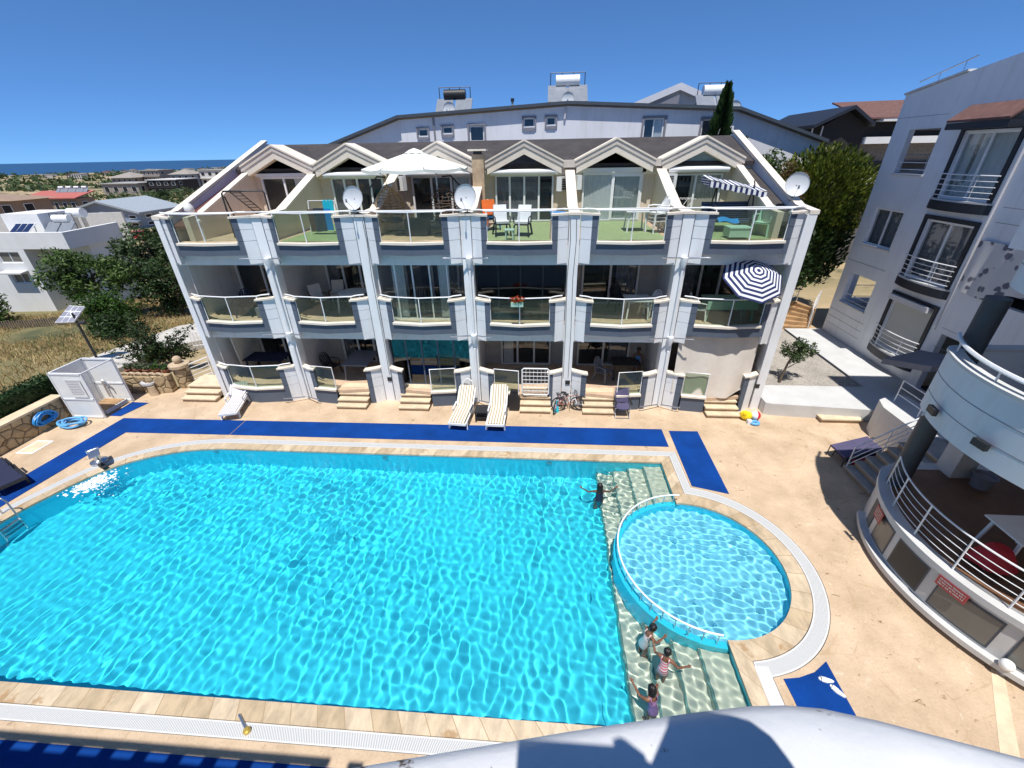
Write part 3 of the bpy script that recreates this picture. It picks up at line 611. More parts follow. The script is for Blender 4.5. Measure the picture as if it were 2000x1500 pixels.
# cream cloth hung over the right ground-floor terrace
def cloth(u, v):
    xx = 4.9 + 2.75 * u; z = 2.95 - 2.35 * v; fold = .05 * math.sin(u * 17 + 2 * v) * (v ** .8) + .16 * v * math.sin(u * 3.1)
    if v > .55: z += (v - .55) * (1.6 * max(0, u - .72) * 2 + .9 * max(0, .18 - u) * 2)
    return (xx, YF - .02 - .10 * v - fold, z)
tag(MB().grid(cloth, 60, 36).build('shade_cloth', 'beige_cloth', smooth=2), 'big beige cloth hung as a sun screen over the right ground floor terrace', 'cloth')
# chimney on the terrace of the third bay
ch = MB().box(-2.72, 17.4, 7.2, -2.28, 17.8, 8.75).box(-2.86, 17.35, 7.15, -2.2, 17.9, 7.2).build('chimney', 'sand_stone', ab)
MB().box(-2.84, 17.3, 8.86, -2.16, 17.9, 8.92).build('chimney_cap', 'cream_trim', ch); MB().box(-2.66, 17.45, 8.75, -2.34, 17.75, 8.86).build('chimney_pot', 'dark_metal', ch)
# ---------------------------------------------------------------- furniture builders (local coordinates, front towards -Y)
def plastic_chair(label, m='white_plastic', loc=(0, 0, 0), rz=0, group=None, cushion=None, low=False):
    t_ = thing('garden_chair', label, 'chair', loc, rz, group); h = .36 if low else .43
    MB().grid(lambda u, v: (-.24 + .48 * u, -.24 + .48 * v, h - .03 * math.sin(PI * u) * math.sin(PI * v)), 6, 6).extr([(-.24, -.24, h - .05), (.24, -.24, h - .05), (.24, .24, h - .05), (-.24, .24, h - .05)], (0, 0, .03)).build('seat', m, t_, world=False)
    b_ = MB()
    for i in range(5): a = -.17 + .085 * i; b_.bar((a, .23, h), (a * 1.08, .36, h + .45 - .1 * (i / 2 - 1) ** 2), .055, .02)
    b_.tube([(-.24, .23, h), (-.22, .33, h + .3), (-.12, .37, h + .47), (0, .38, h + .5), (.12, .37, h + .47), (.22, .33, h + .3), (.24, .23, h)], .022, 6).build('backrest', m, t_, world=False)
    for s in (-1, 1):
        MB().tube([(s * .25, -.22, h), (s * .27, -.22, h + .2), (s * .27, .0, h + .22), (s * .25, .28, h + .2)], .022, 6).build('armrest', m, t_, world=False)
        MB().bar((s * .24, -.22, h - .03), (s * .28, -.27, 0), .045).build('leg', m, t_, world=False); MB().bar((s * .22, .22, h - .03), (s * .27, .32, 0), .045).build('leg', m, t_, world=False)
    if cushion: MB().extr([(-.23, -.24, h), (-.23, .2, h), (-.22, .36, h + .55), (-.22, .30, h + .56), (-.23, .13, h + .07), (-.23, -.25, h + .07)], (.46, 0, 0)).build('cushion', cushion, t_, world=False)
    return t_
def table(label, loc, w_, d_, h=.73, m='white_plastic', rz=0, round_=False, cat='table', group=None):
    t_ = thing('garden_table', label, cat, loc, rz, group)
    if round_: MB().lathe((0, 0, h - .03), [(w_ / 2, 0), (w_ / 2, .03)], 24, 1, d_ / w_).build('tabletop', m, t_, world=False)
    else: MB().box(-w_ / 2, -d_ / 2, h - .035, w_ / 2, d_ / 2, h).build('tabletop', m, t_, world=False)
    for sx in (-1, 1):
        for sy in (-1, 1): MB().bar((sx * (w_ / 2 - .12), sy * (d_ / 2 - .12), h - .03), (sx * (w_ / 2 - .07), sy * (d_ / 2 - .07), 0), .05).build('leg', m, t_, world=False)
    return t_
def lounger(label, loc, rz, cm, fm, L=1.95, back=.75, group=None, hoop=False, tilt=.62, nw=.62):
    t_ = thing('sun_lounger', label, 'sun lounger', loc, rz, group)       # foot at -Y, backrest raised at +Y
    ya, yb = -L / 2, L / 2 - back; z = .34; pr = [(ya, z), (yb, z), (yb + back * math.cos(tilt), z + back * math.sin(tilt))]
    f = MB()
    for s in (-1, 1): f.bar((s * nw / 2, ya, z - .05), (s * nw / 2, yb + .1, z - .05), .05, .07).bar((s * nw / 2, yb, z - .04), (s * nw / 2, pr[2][0], pr[2][1] - .03), .04, .05).bar((s * nw / 2, yb - .45, z + .18), (s * nw / 2, yb + .05, z + .2), .05, .03).bar((s * nw / 2, yb - .4, z - .02), (s * nw / 2, yb - .4, z + .18), .04).bar((s * nw / 2, yb + .02, z - .02), (s * nw / 2, yb + .02, z + .19), .04)
    f.bar((-nw / 2, ya, z - .04), (nw / 2, ya, z - .04), .06, .08); f.build('frame', fm, t_, world=False)
    for s in (-1, 1): MB().bar((s * nw / 2, ya + .2, z - .06), (s * (nw / 2 + .01), ya + .14, 0), .06).build('leg', fm, t_, world=False); MB().bar((s * nw / 2, yb, z - .06), (s * (nw / 2 + .01), yb + .1, 0), .06).build('leg', fm, t_, world=False)
    c = MB(); th = .07 if cm == 'lounger_cloth' else .025; w2 = nw / 2 - .03
    prof = [(ya + .01, z - .02), (ya, z + th * .6), (ya + .05, z + th), (yb - .06, z + th), (yb + .06, z + th + .03), (pr[2][0] - .02, pr[2][1] + th), (pr[2][0] + .04, pr[2][1] + th * .5), (pr[2][0] + .03, pr[2][1]), (yb + .04, z), (yb - .05, z - .02)]
    c.extr([(-w2, y, q) for y, q in prof], (2 * w2, 0, 0)).build('cushion' if th > .05 else 'slats', cm, t_, world=False)
    if hoop: MB().tube([(-.18, pr[2][0], pr[2][1]), (-.17, pr[2][0] + .06, pr[2][1] + .2), (0, pr[2][0] + .1, pr[2][1] + .3), (.17, pr[2][0] + .06, pr[2][1] + .2), (.18, pr[2][0], pr[2][1])], .02, 6).build('hoop', 'white_plastic', t_, world=False)
    return t_
G3 = 'sun loungers on the deck before the block'
lounger('plain white slatted sun lounger standing aslant by the left steps', (-12.08, 13.45, 0), .30, 'lounger_slats', 'white_plastic', 1.9, .62, G3, tilt=.75, nw=.6)
lounger('striped cushioned sun lounger with a round hoop at its head', (-2.90, 13.25, 0), -.08, 'lounger_cloth', 'white_plastic', 1.95, .85, G3, True, .7)
lounger('striped cushioned sun lounger standing right of the black side table', (-1.60, 13.25, 0), -.02, 'lounger_cloth', 'white_plastic', 1.95, .92, G3, False, .8)
lounger('dark mesh sun lounger cut off by the left edge of the photo', (-16.7, 8.9, 0), 1.15, 'navy_cloth', 'dark_metal', 1.9, .6, G3, tilt=.1, nw=.65)
sb = thing('side_table', 'black plastic side table between the two striped loungers', 'side table', (-2.18, 13.1, 0))
MB().box(-2.44, 12.85, .40, -1.94, 13.4, .45).build('tabletop', 'black_plastic', sb)
MB().box(-2.40, 12.9, .16, -1.98, 13.36, .21).build('shelf', 'black_plastic', sb)
for x in (-2.42, -2.0):
    for y in (12.87, 13.34): MB().box(x, y, 0, x + .05, y + .05, .4).build('leg', 'black_plastic', sb)
tw = MB().grid(lambda u, v: (-2.36 + .3 * u, 13.5 + .22 * v, .34 + .03 * math.sin(9 * u + 3 * v) - .2 * v * v), 10, 6).build('towel', 'white_clean', smooth=True); tag(tw, 'crumpled white towel behind the black side table', 'towel')
bn = thing('storage_bag', 'tall black bag standing between a striped lounger and the gate steps', 'bag', (-1.0, 13.85, 0))
MB().extr([(-1.22, 13.72, 0), (-.84, 13.72, 0), (-.82, 13.72, .5), (-.9, 13.74, .82), (-1.15, 13.74, .84), (-1.25, 13.72, .5)], (0, .25, 0)).build('body', 'black_plastic', bn); MB().tube([(-1.15, 13.74, .8), (-1.13, 13.7, .95), (-.95, 13.7, .95), (-.92, 13.74, .8)], .015, 6).build('handle', 'rubber', bn)
# gate propped at the fourth bay
gt = thing('metal_gate', 'white metal lattice gate across the steps of the fourth terrace', 'gate', (-.22, 13.98, .66))
MB().tube([(-.72, 13.98, .66), (-.72, 13.98, 1.66), (-.66, 13.98, 1.72), (.22, 13.98, 1.72), (.28, 13.98, 1.66), (.28, 13.98, .66), (.22, 13.98, .60), (-.66, 13.98, .60)], .028, 8, True).build('gate_frame', 'white_metal', gt)
b_ = MB()
for i in range(1, 7): b_.tube([(-.72 + i * .143, 13.98, .60), (-.72 + i * .143, 13.98, 1.72)], .009, 5)
for i in range(1, 7): b_.tube([(-.72, 13.985, .60 + i * .16), (.28, 13.985, .60 + i * .16)], .012, 5)
b_.build('lattice', 'white_metal', gt)
# bicycles leaning at the pilaster between bays four and five
def bike(label, loc, rz, fm, s=1., tilt=.2):
    t_ = thing('bicycle', label, 'bicycle', loc, rz, 'bicycles leaning by the steps'); t_.rotation_euler = (tilt, 0, rz); r = .27 * s; wx = .43 * s
    for x in (-wx, wx):
        w_ = MB().tube(arcv(x, r, r), .026 * s, 6, True).build('wheel', 'rubber', t_, True, world=False)
        sp_ = MB()
        for k in range(8): a = k * PI / 4; sp_.tube([(x, 0, r), (x + r * math.cos(a), 0, r + r * math.sin(a))], .004, 4)
        sp_.tube([(x, -.05, r), (x, .05, r)], .02, 6).build('spokes', 'steel', w_, world=False)
    P = {'bb': (-.03 * s, 0, .24 * s), 'st': (-.12 * s, 0, .58 * s), 'hd': (.30 * s, 0, .58 * s), 'hb': (.34 * s, 0, .46 * s), 'r': (-wx, 0, r), 'f': (wx, 0, r)}
    f = MB()
    for a, c in (('bb', 'st'), ('bb', 'hb'), ('st', 'hd'), ('bb', 'r'), ('st', 'r'), ('hb', 'hd'), ('hb', 'f')): f.tube([P[a], P[c]], .019 * s, 6)
    f.build('frame', fm, t_, True, world=False)
    MB().lathe((-.14 * s, 0, .6 * s), [(.03, 0), (.09 * s, .04), (.08 * s, .07)], 8, 1.3, .8).build('saddle', 'black_plastic', t_, world=False)
    MB().tube([(.30 * s, 0, .58 * s), (.28 * s, 0, .72 * s), (.24 * s, -.22 * s, .76 * s)], .013, 6).tube([(.28 * s, 0, .72 * s), (.24 * s, .22 * s, .76 * s)], .013, 6).build('handlebar', 'dark_metal', t_, world=False)
    MB().tube([(-.03 * s, -.1, .24 * s), (-.03 * s, -.1, .1 * s), (-.03 * s, -.17, .1 * s)], .012, 5).tube([(-.03 * s, .1, .24 * s), (-.03 * s, .1, .38 * s), (-.03 * s, .17, .38 * s)], .012, 5).build('pedal', 'dark_metal', t_, world=False)
    return t_
def arcv(x, z, r): return [(x + r * math.cos(2 * PI * i / 20), 0, z + r * math.sin(2 * PI * i / 20)) for i in range(20)]
bike('brown children\'s bicycle leaning in front of the pilaster', (1.12, 13.88, 0), .15, 'terracotta', 1.0, -.22)
bike('white bicycle behind the brown one against the pilaster', (.98, 14.02, 0), -.3, 'white_metal', .98, -.15)
bike('small pink bicycle standing next to the blue dustpan', (.70, 13.95, 0), 1.2, 'pink_plastic', .8, -.1)
dpn = thing('dustpan', 'turquoise dustpan lying upright beside the pink bicycle', 'dustpan', (.56, 13.7, 0))
MB().extr([(.46, 13.68, .0), (.70, 13.68, 0), (.68, 13.72, .24), (.48, 13.72, .24)], (0, .03, 0)).build('pan', 'cyan_plastic', dpn); MB().bar((.58, 13.72, .24), (.62, 13.78, .5), .03).build('handle', 'cyan_plastic', dpn)
# folding chair
fc = thing('folding_chair', 'purple folding camp chair beside the steps of the fifth terrace', 'folding chair', (3.06, 13.6, 0))
MB().grid(lambda u, v: (2.82 + .46 * u, 13.42 + .4 * v, .40 + .05 * v - .04 * math.sin(PI * u)), 8, 4).build('seat', 'purple_cloth', fc, True)
MB().grid(lambda u, v: (2.82 + .46 * u, 13.84 + .2 * v, .44 + .52 * v), 6, 4).build('backrest', 'purple_cloth', fc)
fr = MB()
for x in (2.79, 3.31): fr.tube([(x, 13.36, .02), (x, 13.8, .46), (x, 14.05, .98)], .016, 6).tube([(x, 13.4, .42), (x, 13.9, .02)], .016, 6)
fr.tube([(2.79, 13.36, .02), (3.31, 13.36, .02)], .016, 6).tube([(2.79, 13.9, .02), (3.31, 13.9, .02)], .016, 6).build('frame', 'steel', fc, True)
for x in (2.77, 3.33): MB().box(x - .03, 13.38, .60, x + .03, 13.86, .63).build('armrest', 'black_plastic', fc)
# beach toys by the sixth terrace
m, t, b = nodes('ball_panels'); sx = N(t, 'SeparateXYZ'); t.links.new(coord(t), sx.inputs[0]); at = N(t, 'Math', operation='ARCTAN2'); t.links.new(sx.outputs[0], at.inputs[0]); t.links.new(sx.outputs[2], at.inputs[1])
mu = N(t, 'Math', operation='MULTIPLY'); t.links.new(at.outputs[0], mu.inputs[0]); mu.inputs[1].default_value = .955; si = N(t, 'Math', operation='SINE'); t.links.new(mu.outputs[0], si.inputs[0]); g_ = N(t, 'Math', operation='GREATER_THAN'); t.links.new(si.outputs[0], g_.inputs[0]); g_.inputs[1].default_value = .1
t.links.new(mixc(t, g_.outputs[0], (.8, .8, .8), (.65, .02, .04)), b.inputs['Base Color']); b.inputs['Roughness'].default_value = .3
bb = MB().ball((0, 0, 0), .17, 20).build('beach_ball', 'ball_panels', smooth=2); bb.location = (7.86, 13.5, .20); tag(bb, 'red and white beach ball lying beside the yellow float', 'ball')
tag(MB().lathe((7.55, 13.55, .02), [(.02, 0), (.18, .05), (.22, .14), (.18, .24), (.05, .27)], 16).lathe((7.46, 13.46, .2), [(.02, 0), (.09, .06), (.08, .14), (.02, .17)], 10).build('float_toy', 'yellow_plastic', smooth=True), 'yellow inflatable float in front of the right steps', 'toy')
tag(MB().tube([(7.74 + .13 * math.cos(i * PI / 8), 13.22 + .10 * math.sin(i * PI / 8), .06) for i in range(16)], .055, 8, True).build('swim_ring', 'hose_blue', smooth=True), 'small pale blue swim ring under the beach ball', 'swim ring')
tag(MB().box(7.48, 13.17, .004, 7.62, 13.3, .16).build('bucket', 'curtain_white'), 'little white carton beside the blue swim ring', 'box')
# brush with a brass end lying across the white drain
br = thing('pool_pipe', 'short steel pipe with a brass end lying across the near white drain', 'pipe', (-5.12, 3.25, 0)); MB().tube([(-5.28, 3.37, .03), (-5.03, 3.18, .03)], .022, 8).build('tube', 'steel', br, True); MB().lathe((-4.99, 3.15, .004), [(.06, 0), (.06, .05), (.03, .07)], 12).build('tip', 'brass', br)
for i, (x, y, a) in enumerate(((5.42, 4.60, .2), (5.52, 4.42, -.5))):
    s_ = thing('slipper', 'white slipper %s on the blue mat with the curved edge' % ('lying flat' if i == 0 else 'turned askew nearer the balcony wall'), 'slipper', (x, y, .014), a + 1.2, 'pair of white slippers')
    MB().prism([(.05 * math.cos(q) * (1 if math.sin(q) > 0 else .8), .13 * math.sin(q)) for q in [2 * PI * k / 14 for k in range(14)]], 0, .025).build('sole', 'white_plastic', s_, world=False)
    MB().grid(lambda u, v: (-.05 + .1 * u, .0 + .09 * v, .025 + .04 * math.sin(PI * u)), 6, 2).build('strap', 'white_clean', s_, world=False)
# ---------------------------------------------------------------- upper terraces
mat('pale_dish', (.60, .62, .64), .5, 0, .06)
def dish(label, c, aim, r=.42):
    t_ = thing('satellite_dish', label, 'satellite dish', c, 0, 'satellite dishes on the parapet')
    A = Vector(aim).normalized(); q = A.to_track_quat('Z', 'Y').to_matrix().to_4x4(); q.translation = Vector((0, 0, .46))
    pr = [(max(r * i / 8, .002), .10 * (i / 8) ** 2) for i in range(9)]
    d = MB(); d.lathe((0, 0, 0), pr + [(r, .115)] + [(x, z - .012) for x, z in pr[::-1]], 28, 1, 1.08); d.xf(q); d.build('reflector', 'pale_dish', t_, 2, world=False)
    e = q @ Vector((0, -r * .95, .08)); f_ = q @ Vector((0, -r * .5, .5)); ar = MB().tube([e, f_], .012, 6); ar.lathe(tuple(f_), [(.03, -.05), (.03, .05)], 8); ar.build('feed_arm', 'steel', t_, world=False)
    MB().tube([(0, .05, 0), (0, .05, .35), tuple(q @ Vector((0, 0, 0)))], .022, 8).box(-.09, -.04, 0, .09, .14, .015).build('mount', 'dark_metal', t_, world=False); return t_
dish('white satellite dish on the parapet between the second and third terraces', (-6.16, 14.42, 7.1), (-.10, -1, .30), .34)
dish('white satellite dish on the parapet left of the blue and orange chairs', (-2.50, 14.42, 7.1), (-.12, -1, .30), .35)
dish('white satellite dish on the sloped coping at the right end of the block', (8.12, 15.6, 7.25), (-.35, -1, .30), .34)
pa = thing('garden_parasol', 'large white parasol over the third terrace', 'parasol', (-4.15, 17.6, 6.2))
R_ = 1.9; px, py, pz = -4.62, 16.6, 8.36
pk = [(px + R_ * math.cos(a + PI / 8) * (1.0), py + R_ * .95 * math.sin(a + PI / 8), pz) for a in [PI / 4 * i for i in range(8)]]
cn = MB()
for i in range(8):
    a, c = Vector(pk[i]), Vector(pk[(i + 1) % 8]); tp = Vector((px, py, pz + .56))
    A_ = [a.lerp(tp, s) for s in (0, .3, .6, .86)]; C_ = [c.lerp(tp, s) for s in (0, .3, .6, .86)]
    for s in range(3): mid = lambda k: (A_[k] + C_[k]) / 2 - Vector((0, 0, .05 * (1 - k / 3))); cn.poly([A_[s], mid(s), mid(s + 1), A_[s + 1]]); cn.poly([mid(s), C_[s], C_[s + 1], mid(s + 1)])
    cn.poly([a, (a + c) / 2 - Vector((0, 0, .05)), (a + c) / 2 - Vector((0, 0, .16)), a - Vector((0, 0, .09))]); cn.poly([(a + c) / 2 - Vector((0, 0, .05)), c, c - Vector((0, 0, .09)), (a + c) / 2 - Vector((0, 0, .16))])
cv = cn.build('canopy', 'canvas', pa)
MB().lathe((px, py, pz + .47), [(.36, 0), (.2, .09), (.02, .15)], 8).build('vent_cap', 'canvas', cv)
rb = MB()
for p in pk: rb.tube([(px, py, pz + .46), (p[0], p[1], p[2] + .0)], .014, 5)
rb.build('ribs', 'dark_metal', pa); MB().tube([(-4.15, 17.6, 6.2), (-4.15, 17.6, 8.5), (px, py, pz + .52)], .04, 8).build('pole', 'steel', pa, True); MB().box(-4.5, 17.25, 6.2, -3.8, 17.95, 6.28).build('base', 'concrete', pa)
def egg(label, loc, rz, m_, sd):
    t_ = thing('hanging_chair', label, 'hanging chair', loc, rz, 'wicker egg chairs on the third terrace'); r_ = random.Random(sd)
    MB().tube([(-.1, .55, .02), (-.62, .45, .05), (-.72, .35, .8), (-.62, .2, 1.55), (-.3, .05, 1.92), (0, 0, 1.9)], .028, 8).build('stand', 'dark_metal', t_, True, world=False)
    MB().tube([(.5 * math.cos(a), .15 + .5 * math.sin(a), .03) for a in [2 * PI * i / 20 for i in range(20)]], .025, 6, True).build('base_ring', 'dark_metal', t_, world=False)
    b_ = MB(); prof = lambda q: .52 * math.sin(PI * min(1, .1 + q * .92)) ** .75
    for j in range(15):
        q = j / 14; z = .35 + 1.3 * q; r = prof(q) + r_.uniform(-.02, .02); b_.tube([(r * math.cos(a), .05 + r * .85 * math.sin(a), z + r_.uniform(-.03, .03)) for a in [-PI * .18 + PI * 1.36 * i / 14 for i in range(15)]], .013, 4)
    for k in range(9):
        a = -PI * .15 + PI * 1.3 * k / 8; b_.tube([(prof(j / 10) * math.cos(a + .12 * (j % 2)), .05 + prof(j / 10) * .85 * math.sin(a + .12 * (j % 2)), .35 + 1.3 * j / 10) for j in range(11)], .012, 4)
    b_.tube([(0, 0, 1.62), (0, 0, 1.9)], .01, 4).build('basket', m_, t_, world=False)
    MB().lathe((0, .08, .42), [(.05, -.06), (.4, 0), (.42, .08), (.3, .14)], 14, 1, .85).build('cushion', 'navy_cloth', t_, True, world=False); return t_
egg('pale tan wicker egg chair on its stand left of the air conditioner', (-5.62, 16.1, 6.2), .2, 'wicker_tan', 1); egg('dark brown wicker egg chair beside the satellite dish of the third terrace', (-3.55, 15.9, 6.2), -2.6, 'wicker_brown', 2)
tag(MB().box(-5.0, 15.6, 6.2, -4.2, 16.2, 6.75).build('storage_chest', 'black_plastic'), 'black chest between the two wicker egg chairs', 'chest')
def aircon(label, loc, rz=0):
    t_ = thing('air_conditioner', label, 'air conditioner', loc, rz, 'air conditioners on the terrace walls'); t_.scale = (.75, .8, 1)
    MB().box(-.36, -.14, 0, .36, .14, .52).build('casing', 'white_plastic', t_, world=False); g = MB()
    for i in range(6):
        for j in range(5): g.box(-.30 + .075 * i, -.152, .05 + .085 * j, -.30 + .075 * i + .055, -.142, .05 + .085 * j + .06)
    g.build('grille', 'dark_metal', t_, world=False); MB().box(-.3, -.1, -.04, -.26, .2, 0).box(.26, -.1, -.04, .3, .2, 0).build('bracket', 'steel', t_, world=False)
aircon('white air conditioner on the partition behind the tan egg chair', (-5.92, 18.6, 7.5), -.5); aircon('air conditioner left of the fourth partition beside hanging cables', (.70, 18.75, 7.4), 1.0)
aircon('narrow air conditioner right of the fourth partition', (1.22, 18.75, 7.45), -1.0); aircon('white air conditioner at the left of the terrace with striped swing', (4.85, 18.6, 7.45), .5)
G1 = 'cushioned chairs on the fourth terrace'
plastic_chair('white cushioned garden chair left of the other, on the green terrace', 'dark_metal', (-1.5, 15.6, 6.2), .3, G1, 'curtain_white'); plastic_chair('white cushioned garden chair right of the other, on the green terrace', 'dark_metal', (-.75, 15.5, 6.2), -.2, G1, 'curtain_white')
st_ = thing('stool', 'little mint green stool in front of the cushioned chairs', 'stool', (-1.15, 14.75, 6.2))
MB().box(-1.32, 14.62, 6.5, -1.0, 14.9, 6.54).build('seat', 'mint', st_)
for x in (-1.30, -1.06):
    for y in (14.64, 14.84): MB().box(x, y, 6.2, x + .04, y + .04, 6.5).build('leg', 'mint', st_)
def shellchair(label, loc, m_):
    t_ = thing('stacked_chair', label, 'chair', loc, .5, 'stack of bright plastic chairs')
    MB().extr([(-.26, -.22, .42), (-.26, .22, .36), (-.26, .34, .86), (-.26, .38, .86), (-.26, .27, .32), (-.26, -.22, .38)], (.52, 0, 0)).build('shell', m_, t_, world=False)
    for sx in (-1, 1):
        for sy in (-1, 1): MB().bar((sx * .22, sy * .18, .38), (sx * .26, sy * .22, 0), .04).build('leg', m_, t_, world=False)
for i, (m_, q) in enumerate((('navy_paint', 'navy plastic chair, lowest of the bright stack'), ('blue_plastic', 'blue plastic chair in the middle of the bright stack'), ('orange_plastic', 'orange plastic chair on top of the bright stack'))): shellchair(q, (-2.0, 16.9, 6.2 + .09 * i), m_)
bt = thing('wash_tub', 'blue plastic tub on the ledge at the fourth partition', 'tub', (.45, 15.0, 6.2)); MB().lathe((.45, 15.0, 6.75), [(.2, 0), (.26, .24), (.28, .28)], 16).build('tub', 'blue_plastic', bt); MB().box(.2, 14.75, 6.2, .7, 15.25, 6.75).build('stand', 'terrace_tile', bt)
G2 = 'stacked white chairs on the fifth terrace'
for i in range(3): plastic_chair(['white plastic garden chair at the bottom of the stack of three', 'white plastic garden chair in the middle of the stack of three', 'white plastic garden chair topping the stack of three'][i], 'white_plastic', (3.95, 16.1, 6.2 + .12 * i), -1.2, G2)
table('white plastic garden table beside the white chair stack', (3.3, 16.5, 6.2), .8, .8, .7)
# striped canopy swing on the sixth terrace
sw = thing('canopy_swing', 'garden swing with a navy and white striped canopy on the sixth terrace', 'garden swing', (6.4, 16.6, 6.2)); stripemat('swing_stripe', (.012, .02, .10), (.75, .76, .78), 0, 5.5)
stripemat('swing_band', (.75, .76, .78), (.012, .02, .10), 2, 14., .45)
ca = MB().grid(lambda u, v: (5.55 + 1.95 * u, 16.1 + .95 * v, 7.86 - .38 * u + .12 * v + .02 * math.sin(u * 14)), 16, 4).build('canopy', 'swing_stripe', sw); MB().grid(lambda u, v: (5.55 + 1.95 * u, 16.09, 7.84 - .38 * u - (.17 + .02 * math.sin(u * 30)) * v), 24, 1).build('valance', 'swing_stripe', ca); MB().grid(lambda u, v: (5.54 + .0 * v, 16.1 + .95 * u, 7.84 + .12 * u - .2 * v), 8, 1).build('valance', 'swing_band', ca)
for x in (5.95, 7.2): MB().tube([(x, 16.0, 6.2), (x, 16.5, 7.7), (x, 17.0, 6.2)], .025, 6).tube([(x, 16.5, 7.7), (x, 16.6, 7.8)], .025, 6).build('frame', 'dark_metal', sw)
stripemat('swing_seat', (.012, .02, .08), (.16, .22, .32), 2, 16., .6); MB().extr([(5.7, 16.2, 6.62), (5.7, 16.7, 6.58), (5.7, 16.95, 7.1), (5.7, 17.03, 7.1), (5.7, 16.8, 6.48), (5.7, 16.2, 6.5)], (1.6, 0, 0)).build('bench', 'swing_seat', sw)
MB().grid(lambda u, v: (6.05 + .7 * u, 16.18 - .25 * v, 6.66 - .12 * v + .04 * math.sin(6 * u)), 8, 4).build('throw', 'blue_plastic', sw)
plastic_chair('pale green rattan look armchair on the sixth terrace', 'mint', (7.25, 15.35, 6.2), -.7, cushion=None)
ot = thing('ottoman', 'low green storage ottoman in front of the striped swing', 'ottoman', (6.25, 14.9, 6.2)); MB().box(5.95, 14.62, 6.26, 6.62, 15.15, 6.52).build('box', 'mint', ot); MB().box(5.93, 14.6, 6.52, 6.64, 15.17, 6.56).build('lid', 'mint', ot)
# drying rack of the sixth terrace, ladder and frame of the first, towels of the second
rk = thing('drying_rack', 'white folding drying rack behind the sloped partition', 'drying rack', (5.25, 17.8, 6.2)); r_ = MB()
for y in (17.5, 18.1): r_.tube([(4.95, y, 6.2), (5.55, y, 7.15)], .014, 5).tube([(5.55, y, 6.2), (4.95, y, 7.15)], .014, 5)
for i in range(7): r_.tube([(4.9 + .12 * i, 17.4, 7.15), (4.9 + .12 * i, 18.2, 7.15)], .008, 4)
r_.build('frame', 'white_metal', rk)
sf = thing('swing_frame', 'dark metal swing frame with a ladder on the first terrace', 'swing frame', (-10.6, 15.6, 6.2))
MB().tube([(-11.35, 15.4, 6.2), (-11.35, 15.4, 7.68), (-11.28, 15.4, 7.76), (-9.98, 15.6, 7.76), (-9.9, 15.6, 7.68), (-9.9, 15.6, 6.2)], .03, 8).tube([(-11.35, 15.9, 6.2), (-11.28, 15.4, 7.6)], .025, 6).build('frame', 'dark_metal', sf, True)
la = MB()
for x in (-11.1, -10.75): la.bar((x, 15.5, 7.74), (x + .35, 16.2, 6.9), .05, .02)
for i in range(8): la.bar((-11.1 + .35 * i / 8, 15.5 + .7 * i / 8, 7.7 - .84 * i / 8), (-10.75 + .35 * i / 8, 15.5 + .7 * i / 8, 7.7 - .84 * i / 8), .03, .02)
la.build('ladder', 'dark_metal', sf)
tag(MB().lathe((-12.6, 15.2, 7.06), [(.1, 0), (.16, .1), (.15, .24), (.08, .34)], 9).build('wrapped_bundle', 'white_clean', smooth=True), 'white wrapped bundle on the parapet at the left end slope', 'bundle')
lp_ = thing('floor_lamp', 'thin white post lamp behind the glass of the first terrace', 'lamp', (-12.0, 14.75, 6.2)); MB().tube([(-12.0, 14.75, 6.2), (-12.0, 14.75, 6.85)], .015, 6).build('post', 'white_metal', lp_); MB().ball((-12.0, 14.72, 6.88), .07, 10).build('shade', 'white_plastic', lp_)
tr = thing('towel_rack', 'towel rack hung with dark blue and turquoise towels on the second terrace', 'towel rack', (-8.3, 16.2, 6.2)); r_ = MB()
for x in (-8.75, -7.75): r_.tube([(x, 16.0, 6.2), (x, 16.3, 7.35), (x, 16.6, 6.2)], .014, 6)
r_.tube([(-8.75, 16.3, 7.35), (-7.75, 16.3, 7.35)], .014, 6).tube([(-8.75, 16.1, 6.8), (-7.75, 16.1, 6.8)], .012, 6).build('frame', 'white_metal', tr)
for x0, m_, y, za, zz in ((-8.74, 'wicker_brown', 16.08, 7.08, 6.3), (-8.5, 'navy_paint', 16.04, 7.12, 6.32), (-8.25, 'blue_plastic', 16.06, 7.1, 6.35), (-8.2, 'cyan_plastic', 16.28, 7.38, 6.9)): MB().grid(lambda u, v: (x0 + .40 * u, y + .02 * math.sin(u * 20) - .03 * v, za - (za - zz) * v), 14, 3).build('towel', m_, tr)
# ---------------------------------------------------------------- middle and lower terraces
sp_ = thing('striped_parasol', 'navy and white striped parasol tilted out of the sixth first floor balcony', 'parasol', (7.0, 14.4, 3.4))
m, t, b = nodes('parasol_rings'); ln = N(t, 'VectorMath', operation='LENGTH'); t.links.new(coord(t, 'UV'), ln.inputs[0]); mu = N(t, 'Math', operation='MULTIPLY'); t.links.new(ln.outputs['Value'], mu.inputs[0]); mu.inputs[1].default_value = 8.; fr_ = N(t, 'Math', operation='FRACT'); t.links.new(mu.outputs[0], fr_.inputs[0]); g_ = N(t, 'Math', operation='GREATER_THAN'); t.links.new(fr_.outputs[0], g_.inputs[0]); g_.inputs[1].default_value = .5
t.links.new(mixc(t, g_.outputs[0], (.012, .02, .10), (.76, .77, .80)), b.inputs['Base Color']); b.inputs['Roughness'].default_value = .8
q = Vector((.10, -.62, .78)).normalized().to_track_quat('Z', 'Y').to_matrix().to_4x4(); q.translation = Vector((6.86, 13.98, 5.36)); cn = MB(); uvs = []
